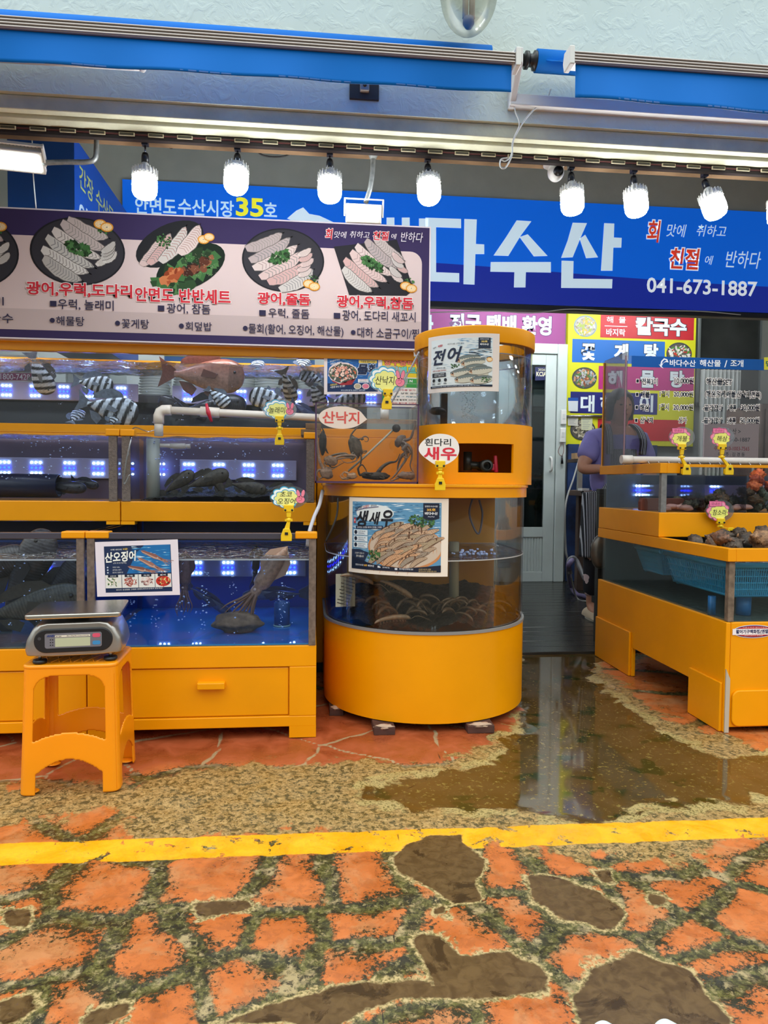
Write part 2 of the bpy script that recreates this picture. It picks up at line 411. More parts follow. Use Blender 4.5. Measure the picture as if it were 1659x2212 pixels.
def sdf(poly_px):
    pl = np.array([G(*p)[:2] for p in poly_px]); d = np.full(len(pts), 1e9); ins = np.zeros(len(pts), bool); n = len(pl)
    w = pts + wob * .03 + wob2 * .02
    for i in range(n):
        a, c = pl[i], pl[(i + 1) % n]; e = c - a; w_ = w - a; t_ = np.clip((w_ @ e) / (e @ e), 0, 1)
        d = np.minimum(d, np.hypot(*(w_ - t_[:, None] * e).T))
        cr = ((a[1] > w[:, 1]) != (c[1] > w[:, 1])) & (w[:, 0] < (c[0] - a[0]) * (w[:, 1] - a[1]) / (c[1] - a[1] + 1e-12) + a[0]); ins ^= cr
    return np.where(ins, -d, d)
patches = [[(850,1850),(880,1825),(930,1808),(1000,1800),(1010,1822),(1045,1850),(1050,1890),(1040,1940),(990,1945),(900,1905),(850,1880)],
 [(1160,1888),(1210,1893),(1330,1955),(1325,1995),(1260,1990),(1190,1965),(1155,1925)],
 [(910,2010),(960,2012),(1000,2050),(1100,2052),(1170,2100),(1175,2142),(900,2145),(760,2180),(700,2212),(480,2212),(560,2168),(720,2118),(925,2112)],
 [(1265,2090),(1370,2045),(1480,2090),(1550,2160),(1565,2212),(1500,2300),(1300,2250),(1230,2160)],
 [(420,1950),(480,1935),(560,1945),(550,1962),(470,1968),(425,1985)],
 [(0,1960),(60,1965),(50,2000),(0,2005)],[(1290,1882),(1330,1880),(1335,1905),(1300,1912)],[(930,1955),(965,1955),(968,1975),(935,1975)],
 [(200,2180),(270,2170),(280,2212),(190,2212)],[(0,2160),(60,2150),(95,2170),(40,2200),(0,2212)],[(1400,1925),(1455,1930),(1450,1950),(1410,1948)]]
PA = np.min([sdf(p) for p in patches], 0)
puddle = sdf([(1125,1405),(1300,1405),(1270,1460),(1340,1520),(1400,1560),(1480,1610),(1560,1640),(1720,1620),(1720,1705),(1580,1735),(1480,1735),(1380,1725),(1300,1785),(1180,1760),(1100,1745),(900,1740),(800,1722),(830,1690),(960,1668),(1050,1650),(1130,1580),(1120,1500)])
worn = sdf([(-400,1700),(330,1690),(420,1660),(700,1640),(900,1650),(1120,1590),(1290,1430),(1420,1540),(1700,1640),(1900,1780),(1659,1790),(1500,1850),(1250,1850),(1050,1815),(850,1800),(640,1795),(280,1820),(250,1740),(-100,1800),(-400,1800)])
red_ = sdf([(-300,1500),(1140,1500),(1140,1560),(1060,1640),(780,1655),(380,1650),(250,1680),(-300,1700)])
La, Lb = G(-200, 1850)[:2], G(1900, 1776)[:2]; Lw = (G(640, 1836) - G(640, 1796)).length if False else abs(G(700, 1842).y - G(700, 1797).y)
dv = Vector(Lb) - Vector(La); dv.normalize(); nrm = np.array((-dv.y, dv.x)); LD = np.abs((pts - np.array(La)) @ nrm) - Lw / 2
crack = np.full(len(pts), 1e9)
cpx = [(935,1590),(950,1640),(915,1690),(880,1700),(866,1745),(858,1800),(868,1850),(870,1920),(866,1970),(850,2030),(832,2080),(828,2130),(835,2212)]
cg = [np.array(G(*p)[:2]) for p in cpx]
for a, c in zip(cg[:-1], cg[1:]):
    e = c - a; w_ = pts + wob2 * .012 - a; t_ = np.clip((w_ @ e) / (e @ e), 0, 1); crack = np.minimum(crack, np.hypot(*(w_ - t_[:, None] * e).T))
flat = np.clip(np.minimum(PA, puddle + .03) / .03, 0, 1); hz = .0035 * np.clip(J / .03, 0, 1) * flat + .0015 * (1 - flat)
me = D.meshes.new('floor'); n = nx + 1
vs = np.stack([pts[:, 0], pts[:, 1], hz - .006], 1)
ii, jj = np.meshgrid(np.arange(nx), np.arange(ny)); k0 = (jj * n + ii).ravel()
me.from_pydata(vs.tolist(), [], np.stack([k0, k0 + 1, k0 + n + 1, k0 + n], 1).tolist())
for nm, arr in (('joint', J), ('tone', tone), ('patch', PA), ('puddle', puddle), ('worn', worn), ('red', red_), ('line', LD), ('crack', crack)):
    at = me.attributes.new(nm, 'FLOAT', 'POINT'); at.data.foreach_set('value', arr.astype(np.float32))
me.polygons.foreach_set('use_smooth', [True] * len(me.polygons))
fl = D.objects.new('floor', me); COL.objects.link(fl); fl['kind'] = 'structure'
m, t, b = new_mat('painted_paving'); N = t.nodes.new; L = t.links.new
def AT(nm): a = N('ShaderNodeAttribute'); a.attribute_name = nm; return a.outputs['Fac']
tcx = N('ShaderNodeTexCoord').outputs['Object']
def NZ(scale, det=5, dist=0, rough=.6):
    a = N('ShaderNodeTexNoise'); a.inputs['Scale'].default_value = scale; a.inputs['Detail'].default_value = det; a.inputs['Distortion'].default_value = dist
    a.inputs['Roughness'].default_value = rough; L(tcx, a.inputs['Vector']); return a.outputs['Fac']
def M2(op, a, c, cl=False):
    k = N('ShaderNodeMath'); k.operation = op; k.use_clamp = cl
    for i_, z_ in enumerate((a, c)):
        if isinstance(z_, (int, float)): k.inputs[i_].default_value = z_
        else: L(z_, k.inputs[i_])
    return k.outputs[0]
def ST(val, lo, hi):                                   # 1 below lo, 0 above hi
    k = N('ShaderNodeMapRange'); k.inputs['From Min'].default_value = lo; k.inputs['From Max'].default_value = hi
    k.inputs['To Min'].default_value = 1; k.inputs['To Max'].default_value = 0; L(val, k.inputs['Value']); return k.outputs[0]
def MX(f, a, c):
    k = N('ShaderNodeMixRGB')
    for i_, z_ in enumerate((f, a, c)):
        if isinstance(z_, str): k.inputs[i_].default_value = lin(z_)
        elif isinstance(z_, (int, float)): k.inputs[i_].default_value = z_
        else: L(z_, k.inputs[i_])
    return k.outputs[0]
nA, nB, nC, nF = NZ(9, 6, .6), NZ(38, 6, .8), NZ(150, 4), NZ(3, 3)
nB0 = M2('SUBTRACT', nB, .5); nA0 = M2('SUBTRACT', nA, .5)
J_, PA_, WO, RE, LI, PU, CR = AT('joint'), AT('patch'), AT('worn'), AT('red'), AT('line'), AT('puddle'), AT('crack')
orange = MX(ST(nA, .35, .65), 'C06A30', 'A45422')
orange = MX(M2('MULTIPLY', AT('tone'), .45), orange, 'B26028')
orange = MX(M2('MULTIPLY', ST(NZ(6, 7, .4, .7), .40, .50), .55), orange, 'AC7E52')
orange = MX(M2('MULTIPLY', ST(NZ(30, 7, .4, .75), .42, .50), .45), orange, '8C4A20')
red = MX(ST(nA, .35, .65), 'A8542E', '8A4222')
base = MX(ST(RE, -.04, .04), orange, red)
# dark speckle over the stones, denser towards the joints
nS = NZ(85, 8, .2, .8)
sv = M2('ADD', M2('ADD', M2('MULTIPLY', nS, .7), M2('MULTIPLY', nA, .3)), M2('MULTIPLY', M2('MINIMUM', J_, .07), 2.2))
sv = M2('ADD', sv, M2('MULTIPLY', nF, .2))
base = MX(M2('MULTIPLY', ST(sv, .635, .675), ST(M2('MULTIPLY', RE, -1), .02, .03)), base, '2C2A16')
# joints: cream mortar with moss
jd = M2('ADD', J_, M2('ADD', M2('MULTIPLY', nB0, .045), M2('MULTIPLY', nA0, .03))); mort = ST(jd, .016, .024)
moss = MX(ST(nB, .40, .60), '5E5A2C', '1E1E0C')
moss = MX(ST(NZ(14, 4), .36, .44), moss, 'A08C64')
nT = NZ(70, 8, .3, .8)
moss = MX(ST(nT, .40, .50), moss, '2A2412')
moss = MX(ST(nT, .34, .38), '8A7A50', moss) if False else moss
moss = MX(M2('MULTIPLY', ST(M2('SUBTRACT', 1, nT), .40, .46), .8), moss, '94835A')
mort_c = MX(ST(RE, -.03, .02), moss, 'A08A68')
mort2 = M2('MAXIMUM', M2('MULTIPLY', ST(jd, .017, .027), ST(M2('MULTIPLY', RE, -1), .0, .02)), ST(J_, .006, .009))
base = MX(mort2, base, mort_c)
# worn beige concrete around the doorway
wn = M2('ADD', WO, M2('ADD', M2('MULTIPLY', nA0, .35), M2('MULTIPLY', nB0, .12)))
beige = MX(ST(NZ(70, 6, .2, .7), .42, .60), 'B0905C', '8A6E40')
beige = MX(ST(NZ(48, 8, .3, .75), .44, .50), beige, '4F4526')
beige = MX(ST(nC, .36, .42), beige, '52441F')
base = MX(ST(wn, -.01, .02), base, beige)
# pale halo round the mud patches
hal = M2('ADD', PA_, M2('MULTIPLY', nB0, .07))
base = MX(ST(hal, .004, .013), base, MX(ST(nC, .4, .55), 'B39C6C', '6A5E34'))
mudc = MX(ST(nB, .38, .6), '5F4829', '4A3519'); mudc = MX(ST(nA, .38, .44), mudc, '37260F')
base = MX(ST(M2('ADD', PA_, M2('MULTIPLY', nB0, .02)), -.004, .002), base, mudc)
pn = M2('ADD', PU, M2('MULTIPLY', nA0, .22))
pud = MX(ST(nA, .36, .60), '523E20', '463415'); pud = MX(ST(NZ(7, 6, .3), .38, .44), pud, '262C0E'); pud = MX(ST(NZ(60, 6, .2, .7), .36, .42), pud, '7A6834')
hal2 = M2('MULTIPLY', ST(pn, .045, .06), ST(NZ(7, 3), .5, .56))
base = MX(hal2, base, MX(ST(nC, .4, .5), 'A8935E', '645A30'))
base = MX(ST(pn, 0, .012), base, pud)
# yellow line, chipped
ln = M2('ADD', LI, M2('MULTIPLY', nB0, .012))
chip = ST(M2('ADD', M2('MULTIPLY', NZ(13, 7, .5, .7), 1), M2('MULTIPLY', nC, .15)), .465, .48)
mudm = ST(M2('ADD', PA_, M2('MULTIPLY', nB0, .02)), -.004, .002)
keep = M2('SUBTRACT', 1, M2('MAXIMUM', chip, mudm))
keep = M2('MULTIPLY', keep, M2('ADD', .85, M2('MULTIPLY', ST(nC, .4, .6), .15)))
base = MX(M2('MULTIPLY', ST(ln, -.002, .002), keep), base, MX(ST(nA, .4, .6), 'F2A80C', 'E79A08'))
base = MX(ST(M2('ADD', CR, M2('MULTIPLY', nC, .002)), .002, .0045), base, '1E1A10')
hs = N('ShaderNodeHueSaturation'); hs.inputs['Saturation'].default_value = 1.0; L(base, hs.inputs['Color'])
L(hs.outputs[0], b.inputs['Base Color'])
wet = M2('MAXIMUM', ST(pn, -.02, .03), M2('MULTIPLY', mudm, .55))
rg = N('ShaderNodeMapRange'); L(M2('MAXIMUM', wet, M2('MULTIPLY', ST(nA, .40, .62), .62)), rg.inputs['Value']); rg.inputs['To Min'].default_value = .55; rg.inputs['To Max'].default_value = .06
L(rg.outputs[0], b.inputs['Roughness']); b.inputs['Specular IOR Level'].default_value = .5
bp = N('ShaderNodeBump'); bp.inputs['Distance'].default_value = .002
L(M2('MULTIPLY', M2('SUBTRACT', 1, wet), .8), bp.inputs['Strength']); L(M2('ADD', M2('MULTIPLY', nB, .25), M2('MULTIPLY', nC, .3)), bp.inputs['Height']); L(bp.outputs[0], b.inputs['Normal'])
me.materials.append(m)
# dark wet deck inside
m, t, b = new_mat('wet_deck'); N = t.nodes.new; L = t.links.new
tcx = N('ShaderNodeTexCoord').outputs['Object']; wv = N('ShaderNodeTexWave'); wv.bands_direction = 'Y'; wv.inputs['Scale'].default_value = 14; wv.inputs['Distortion'].default_value = .3
L(tcx, wv.inputs['Vector']); bp = N('ShaderNodeBump'); bp.inputs['Strength'].default_value = .25; bp.inputs['Distance'].default_value = .004; L(wv.outputs['Fac'], bp.inputs['Height']); L(bp.outputs[0], b.inputs['Normal'])
b.inputs['Base Color'].default_value = lin('2F2E2A'); b.inputs['Roughness'].default_value = .22
DECK = m
mb = MB(); k = YD + .001
while k < YI: mb.box(-4, 4.6, k, k + .136, -.03, .012); k += .14
struct(mb, 'floor_deck', DECK, bevel=.003)
struct(MB().box(-14, 14, -12, YI, -.3, -.035), 'ground_base', mat('earth', '5E5A50', .9))
# ================================================================ AWNINGS, LAMPS, CAMERA, CABLES
BLUEF = mat('blue_awning_fabric', '0070CE', .6, var=.08, scale=3, spec=.2)
ALU = mat('ribbed_aluminium', 'B5ABA6', .35, .6)
CASTW = mat('cast_white', 'D5D3D0', .4)
def awning(Xa, Xb, label, Yf, vtop, vbot, left_end):
    zt = vtop; zbm = vbot; zr = PZ(1205, 135, YW - .10)
    t = thing('roller_awning', ((Xa + Xb) / 2, Yf, zt), label, 'awning')
    # aluminium front bar with ribs
    mb = MB()
    mb.box(Xa, Xb, Yf, Yf + .05, zt - .045, zt - .005)
    for k in range(4): mb.box(Xa, Xb, Yf - .005, Yf + .001, zt - .043 + k * .010, zt - .038 + k * .010)
    mb.build('front_bar', ALU, t, bevel=.002)
    def val(u, w):
        xx = Xa + .01 + (Xb - Xa - .02) * u
        return Vector((xx, Yf + .012 + .010 * math.sin(xx * 4) * w + .004 * math.sin(xx * 17) * w, zt - .045 - (zt - .045 - zbm) * w + .006 * math.sin(xx * 3.1) * w))
    mb = MB(); mb.grid(val, 90, 8); v = mb.build('valance', BLUEF, t); so = v.modifiers.new('s', 'SOLIDIFY'); so.thickness = .003
    h = MB(); h.grid(lambda u, w: val(u, 1 - .07 * w) + Vector((0, -.003, 0)), 90, 1); hh = h.build('hem', mat('blue_hem', '0A4C90', .6), v)
    so = hh.modifiers.new('s', 'SOLIDIFY'); so.thickness = .003
    # cloth from the bar back to the roller near the wall
    def cl(u, w): return Vector((Xa + .02 + (Xb - Xa - .04) * u, Yf + .03 + (YW - .10 - Yf) * w, zt - .004 + (zr + .034 - zt) * w - .012 * math.sin(PI * w)))
    mb = MB(); mb.grid(cl, 20, 6); c = mb.build('canopy', BLUEF, t); so = c.modifiers.new('s', 'SOLIDIFY'); so.thickness = .003
    M = Matrix.Rotation(PI / 2, 4, 'Y')
    MB().lathe([(0, 0), (.042, 0), (.042, Xb - Xa + .02), (0, Xb - Xa + .02)], (Xa - .01, YW - .10, zr), 20, M).build('roller', BLUEF, t)
    for xe, s_ in ((Xa, -1), (Xb, 1)):
        poly = [(Yf - .012, zt - .055), (Yf + .05, zt - .055), (Yf + .062, zt - .02), (Yf + .05, zt + .012), (Yf - .01, zt + .008)]
        MB().sideprism(poly, min(xe, xe + s_ * .018), max(xe, xe + s_ * .018)).build('end_cap', CASTW, t, bevel=.003)
    if left_end:
        xb_ = Xa - .085
        br = MB().sideprism([(YW, zr - .15), (YW - .03, zr - .15), (YW - .135, zr - .03), (YW - .135, zr + .03), (YW - .07, zr + .03), (YW, zr - .06)], xb_ - .012, xb_ + .014)
        bo = br.build('bracket', CASTW, t, bevel=.004)
        MB().lathe([(0, 0), (.026, 0), (.03, .01), (.03, .02), (0, .02)], (xb_ - .03, YW - .10, zr), 18, M).build('bearing_cap', CASTW, bo)
        MB().lathe([(0, 0), (.022, 0), (.022, .015), (.033, .015), (.033, .028), (.024, .028), (.024, .045), (.036, .05), (.036, .07), (0, .07)], (xb_ + .015, YW - .10, zr), 20, M).build('gear_box', BLACK, t)
        MB().box(xb_ - .01, Xb, YW - .045, YW, zr - .145, zr - .10).build('mounting_rail', CASTW, t, bevel=.003)
    else:
        a = P(-20, 128, YW - .03); e_ = P(308, 148, YW - .08)
        MB().tube([a, e_], .010, 10).ball(e_, .014).build('folding_arm', CASTW, t)
    return t
Yf = 2.42
awning(-2.6, PX(1113, 140, Yf), 'long blue roller awning on the left over the fish tanks', Yf, PZ(829, 88, Yf), PZ(829, 180, Yf), False)
awning(PX(1240, 120, Yf), 3.4, 'blue roller awning on the right with its roller bracket exposed', Yf, PZ(1500, 125, Yf) , PZ(1250, 210, Yf), True)
# wall lamp with a glass globe and a spiral-less tube
gc = P(1013, -22, 2.7)
t = thing('globe_lamp', gc, 'oval frosted glass globe lamp above the gap between awnings', 'lamp')
R_ = S(62, 2.7)
prof = [(R_ * math.sin(a) * 1.0, -R_ * 1.5 * math.cos(a)) for a in [PI * k / 16 for k in range(17)]]
MB().lathe([(max(r, .0005), z) for r, z in prof], gc, 32).build('glass_globe', glass('frosted_globe', (.80, .80, .74), .25, .8, .12), t)
tb = MB()
for dx in (-.013, .013): tb.tube([gc + Vector((dx, 0, -.105)), gc + Vector((dx, 0, .08))], .011, 10)
tb.build('tube_lamp', mat('cream_tube', 'D8C9B8', .4), t)
MB().lathe([(0, -.145), (.012, -.14), (.022, -.125), (.022, -.105), (0, -.105)], gc, 16).build('tip', mat('grey_tip', '85808A', .4), t)
MB().tube([gc + Vector((0, 0, .10)), gc + Vector((0, 0, .18)), Vector((gc.x, YW - .01, gc.z + .2))], .015, 12).build('arm', CASTW, t)
MB().lathe([(0, .08), (.05, .08), (.05, .14), (0, .14)], gc, 20).build('cap', CASTW, t)
# two dark plates with sockets on the shaded wall
for u, v, lab in ((787, 196, 'dark square wall plate with a socket under the left awning'), (1443, 232, 'dark square wall plate with a socket under the right awning')):
    p = P(u, v, YW - .01); t = thing('wall_plate', p, lab, 'wall plate')
    hw, hh = S(31, YW), S(18, YW)
    MB().box(p.x - hw, p.x + hw, YW - .012, YW, p.z - hh, p.z + hh).build('backing_plate', mat('dark_plate', '33302F', .6), t, bevel=.002)
    MB().box(p.x - .018, p.x + .018, YW - .035, YW - .012, p.z - .01, p.z + .035).build('socket', mat('grey_socket', 'A5A39E', .5), t, bevel=.003)
    MB().ball((p.x, YW - .035, p.z + .01), .008).build('socket_hole', BLACK, t)
# LED module strip on the dark rail
YL = YW + .117
t = thing('led_module_strip', (0, YL, zb - .085), 'strip of small unlit light modules along the wooden beam', 'light strip')
xs_ = [PX(u, 258 + u * .0515, YL) for u in range(-40, 1720, 1)]
MB().box(-2.4, 2.6, YL - .001, YL + .004, zb - .084, zb - .080).build('wire', mat('red_wire', '5A2C2C', .5), t)
pu = 17 - 61
x_ = PX(17, 258, YL); step = (PX(1605, 345, YL) - PX(17, 258, YL)) / 27.0
LEDOFF = mat('module_cream', 'BDB393', .4); MODIN = mat('module_inner', '4A4638', .4)
for k in range(-2, 30):
    xx = x_ + step * k
    mo = MB().box(xx - .031, xx + .031, YL - .006, YL, zb - .091, zb - .077).build('light_module', LEDOFF, t, bevel=.001)
    mq = MB()
    for j in range(3): mq.box(xx - .022 + j * .017, xx - .012 + j * .017, YL - .007, YL - .0055, zb - .087, zb - .081)
    mq.box(xx - .027, xx + .027, YL - .0066, YL - .0058, zb - .0885, zb - .0795); mq.build('diode', MODIN, mo)
# black lighting track
YT = YW + .165
zt_ = PZ(829, 318, YT)
t = thing('lighting_track', (1.0, YT, zt_), 'long black lighting track under the wooden beam', 'lighting track')
MB().box(PX(292, 288, YT), 3.0, YT - .018, YT + .018, zt_ - .006, zt_ + .028).build('rail', mat('track_black', '191A22', .35), t, bevel=.002)
BULB = mat('lit_bulb', 'FFFFFF', .4, emit='F4FBFF', es=40)
BULBW = mat('bulb_housing', 'DAD8CF', .4)
NAVY = mat('navy_plastic', '141B2C', .35)
desc = ['first lit bulb from the left on the track, left of the shop number', 'lit bulb tilted forward, second from the left on the track', 'third lit bulb from the left, beside the floodlight',
        'fourth lit bulb from the left, above the right end of the menu board', 'lit bulb right beside the white security camera', 'lit bulb sixth from the left above the big white sign letters',
        'seventh lit bulb, tilted to the right, above the red sign lettering', 'lit bulb cut off by the right edge of the photo']
for i, (u, v, tl, tf) in enumerate([(314, 403, 0, 5), (513, 392, 0, 22), (712, 411, 0, 12), (923, 420, 0, 20), (1232, 440, 0, 10), (1367, 444, 0, 14), (1520, 446, -12, 16), (1680, 452, 0, 5)]):
    p = P(u, v, YT); top = Vector((p.x, YT, zt_ - .006))
    t = thing('track_bulb', top, desc[i], 'light bulb', 'lit bulbs hanging from the black track')
    MB().box(top.x - .013, top.x + .013, YT - .014, YT + .014, zt_ - .050, zt_ + .004).build('track_adapter', NAVY, t, bevel=.002)
    ze_ = min(zt_ - .066, p.z + .135 * math.cos(math.radians(tf)))
    MB().tube([(top.x, YT, zt_ - .05), (top.x, YT, ze_ - .005)], .004, 8).build('stem', STEEL, t)
    L_ = (zt_ - .075) - (p.z - .05)
    M = Matrix.Rotation(math.radians(tl), 4, 'Y') @ Matrix.Rotation(math.radians(-tf), 4, 'X')
    o = Vector((top.x, YT, ze_))
    MB().lathe([(0, 0), (.012, 0), (.015, -.012), (.015, -.045), (0, -.045)], o, 16, M).build('socket', BLACK, t)
    o2 = o + M @ Vector((0, 0, -.04))
    hb = (o.z - .04 - p.z) - .045
    mb = MB(); prof = [(0, 0), (.014, 0), (.018, -.012), (.042, -.032), (.048, -.036), (.049, -.062), (0, -.062)]
    mb.lathe(prof, o2, 24, M)
    for k in range(20):
        a = 2 * PI * k / 20; Mr = Matrix.Translation(o2) @ M @ Matrix.Rotation(a, 4, 'Z'); mb.box(.030, .052, -.0018, .0018, -.060, -.030, Mr)
    mb.build('heat_sink', BULBW, t)
    pr = [(0.047, -.060), (.050, -.075), (.051, -.10), (.049, -.125), (.042, -.139), (.028, -.147), (0.0005, -.149)]
    MB().lathe(pr, o2, 28, M).build('bulb', BULB, t)
# floodlights
FLW = mat('flood_body', 'D8D3C8', .45); FLG = mat('flood_glass', 'FFFFFF', .3, emit='EAFBFF', es=9)
ZINC = mat('galvanised_pipe', '8F918D', .5, .5, var=.3, scale=40)
def floodlight(c, rx, rz, w, h, label, arm):
    M = Matrix.Translation(c) @ Matrix.Rotation(rz, 4, 'Z') @ Matrix.Rotation(rx, 4, 'X')     # local: light faces -y
    t = thing('floodlight', c, label, 'floodlight')
    mb = MB(); mb.box(-w / 2, w / 2, 0, .03, -h / 2, h / 2, M); hsg = mb.build('housing', FLW, t, bevel=.004)
    fn = MB()
    for k in range(16): fn.box(-w / 2 + w * (k + .2) / 16, -w / 2 + w * (k + .55) / 16, .028, .05, -h / 2, h / 2, M)
    fn.build('cooling_fins', FLW, t)
    MB().box(-w / 2 + .014, w / 2 - .014, -.004, .001, -h / 2 + .014, h / 2 - .014, M).build('lamp_glass', FLG, t)
    g_ = MB()
    for k in range(9): g_.box(-w / 2 + .025 + k * (w - .05) / 9, -w / 2 + .032 + k * (w - .05) / 9, -.006, -.003, -h / 2 + .02, h / 2 - .02, M)
    g_.build('diode_rows', mat('diode_grey', 'E5F2F5', .4, emit='FFFFFF', es=2), t)
    yk = MB(); yk.box(-w / 2 - .008, -w / 2 - .002, .0, .03, -.012, h / 2 + .02, M); yk.box(w / 2 + .002, w / 2 + .008, 0, .03, -.012, h / 2 + .02, M); yk.box(-w / 2 - .008, w / 2 + .008, .008, .024, h / 2 + .016, h / 2 + .022, M)
    yk.build('yoke', FLW, t)
    ar = MB().tube(bez(arm, 6), .0105, 12); ar.build('support_pipe', ZINC, t)
    p = Vector(arm[0]); MB().lathe([(0, 0), (.045, 0), (.045, -.008), (.02, -.02), (.014, -.035), (0, -.035)], p + Vector((0, 0, .012)), 18).build('flange', ZINC, t)
    return t
Yb = YW + .22
c0 = P(786, 462, Yb - .02)
floodlight(c0, math.radians(22), 0, S(76, Yb), S(38, Yb), 'small lit floodlight hanging in front of the blue shop sign', [P(806, 332, Yb), P(805, 365, Yb), P(800, 405, Yb), P(790, 438, Yb)])
Yg = YW + .20
c1 = P(32, 348, Yg - .02)
floodlight(c1, math.radians(58), math.radians(8), S(108, Yg), S(50, Yg), 'wide lit floodlight on a bent pipe at the far left', [P(208, 284, Yg), P(208, 325, Yg), P(204, 344, Yg), P(186, 350, Yg), P(140, 350, Yg), P(92, 352, Yg)])
# dome camera
p = P(1197, 352, YW + .21)
t = thing('security_camera', p, 'white dome security camera between the hanging bulbs', 'security camera')
MB().lathe([(0, .02), (.046, .02), (.048, .01), (.048, -.012), (.036, -.02), (0, -.02)], p, 28).build('base', WHITE, t)
q_ = p + Vector((.004, -.012, -.045)); MB().ball(q_, (.036, .036, .042), 24, 16).build('dome', WHITE, t)
ln_ = MB().lathe([(0, .045), (.021, .042), (.021, .03), (0, .03)], q_ + Vector((0, 0, -.004)), 20, Matrix.Rotation(math.radians(100), 4, 'X')).build('lens', BLACK, t)
# cables
def cable(pts, r, m, label, cat='cable', name='power_cable'):
    return MB().tube(bez(pts, 8), r, 8).build(name, m, label=label, cat=cat)
CW = mat('white_cable', 'CFCFC9', .5); CB = mat('black_cable', '141416', .5)
Yc = YW - .03
cable([P(1108, 205, Yc), P(1113, 240, Yc), P(1122, 268, Yc), P(1110, 300, YW - .01), P(1104, 335, YW - .01), P(1092, 348, YW - .01), P(1083, 345, YW - .01)], .0028, CW, 'thin white cord hanging from the left awning end')
cable([P(1190, 192, Yc), P(1180, 215, Yc), P(1150, 240, Yc), P(1128, 268, Yc), P(1108, 305, YW - .014), P(1106, 335, YW - .014), P(1092, 362, YW - .014), P(1081, 360, YW - .014), P(1082, 345, YW - .014), P(1096, 341, YW - .014)], .0032, CW, 'white cord looping down from the right awning bracket')
Yk = YW + .27
cable([P(1090, 347, Yk), P(1120, 352, Yk), P(1150, 357, Yk), P(1180, 354, Yk)], .003, CB, 'black cable leading to the security camera')
cable([P(250, 295, Yk), P(310, 312, Yk), P(345, 308, Yk), P(370, 320, Yk), P(378, 308, Yk), P(362, 306, Yk)], .0032, CB, 'black cable coil by the first bulb')
cable([P(470, 312, Yk), P(500, 320, Yk), P(540, 318, Yk), P(570, 336, Yk), P(610, 338, Yk), P(650, 326, Yk), P(690, 336, Yk), P(715, 330, Yk)], .0034, CB, 'black cable sagging under the beam between bulbs')
cable([P(735, 330, Yk), P(758, 338, Yk), P(790, 330, Yk)], .0034, CB, 'short black cable beside the floodlight pipe')
cable([P(0, 298, Yk), P(40, 296, Yk), P(66, 292, Yk), P(70, 330, Yk), P(72, 380, Yk), P(78, 450, Yk)], .0025, CW, 'thin white wire hanging at the left edge')
cable([P(930, 675, YS - .03), P(1060, 672, YS - .03), P(1150, 676, YS - .03), P(1230, 668, YS - .03), P(1330, 672, YS - .03), P(1500, 672, YS - .03), P(1600, 680, YS - .03)], .004, CW, 'thin cable strung under the shop sign')
# ================================================================ SIGNS
SIGNB = attr_mat('glowing_sign_face', .4, es=.36)  # sign face and letters emit a little of their own colour, added for brightness
# main sign
z0s, z1s = PZ(1100, 656, YS), PZ(1100, 430, YS); xa, xb2 = PX(265, 500, YS), 5.6
t = thing('shop_sign', ((xa + 4) / 2, YS, z0s), 'long blue shop sign with big white lettering and phone number', 'shop sign')
MB().box(xa, xb2, YS, YS + .029, z0s, z1s).build('sign_box', mat('sign_box_blue', '0B3C8C', .4), t, bevel=.004)
pr = PP(YS - .002)
def signcol(u, w): return None
pr.rect(xa, z0s, xb2, z1s, '0B62D8', 0)
hz_ = z1s - z0s
wave = [(xa, z0s)] + [(xa + (xb2 - xa) * k / 30, z0s + hz_ * (.36 - .10 * (k / 30) ** 1.2 + .035 * math.sin(k / 30 * 7))) for k in range(31)] + [(xb2, z0s)]
pr.poly(wave, '1A2C96', 1)
wave2 = [(x_0, y_0 + .02) for x_0, y_0 in wave]
pr.build('sign_face', t, SIGNB)
le = PP(YS - .004); LC = 'D2E9F8'
le.pt('안면도', 295, 428, 378, 462, 'BFE0F5', bold=.02); le.pt('수산시장', 388, 432, 502, 466, 'BFE0F5', bold=.02)
le.pt('35', 511, 428, 568, 467, 'F2EF3A', bold=.03); le.pt('호', 571, 438, 598, 468, 'BFE0F5', bold=.02)
# heavy block letters built stroke by stroke
def strokes(pp, lst, col):
    for s_ in lst: pp.pxpoly(s_, col, 1)
strokes(le, [[(905,472),(925,472),(925,600),(905,600)],
 [(835,470),(852,470),(852,610),(835,610)],[(868,470),(885,470),(885,610),(868,610)],[(852,520),(868,520),(868,540),(852,540)],[(905,520),(920,520),(920,540),(905,540)],
 [(919,470),(996,473),(996,493),(942,491),(942,588),(992,590),(992,610),(931,608),(919,608)],
 [(1003,473),(1030,474),(1028,527),(1046,528),(1046,549),(1027,549),(1025,615),(1001,614)],
 [(1116,476),(1148,478),(1125,509),(1098,553),(1066,552),(1092,514)],[(1122,512),(1140,506),(1183,553),(1153,554)],
 [(1060,566),(1190,566),(1190,589),(1136,588),(1135,621),(1110,621),(1111,588),(1059,587)],
 [(1237,481),(1268,482),(1257,507),(1237,556),(1212,557),(1226,520)],[(1252,516),(1264,507),(1292,556),(1266,558)],
 [(1305,482),(1327,483),(1326,513),(1343,514),(1342,535),(1325,535),(1323,585),(1298,585)],
 [(1213,563),(1239,564),(1238,602),(1323,603),(1322,623),(1212,622)]], LC)
for pts_ in ([(620,472),(640,455),(655,448),(668,462),(690,466),(720,480),(745,500),(700,500),(660,490)],):
    le.pxpoly(pts_, LC, 1)
RO = ('F0F4FA', .05)
le.pt('회', 1397, 476, 1428, 524, 'D8402C', bold=.02, shear=.15, out=RO)
le.pt('맛에', 1438, 484, 1485, 512, LC, bold=.004, shear=.25); le.pt('취하고', 1502, 486, 1572, 512, LC, bold=.004, shear=.25)
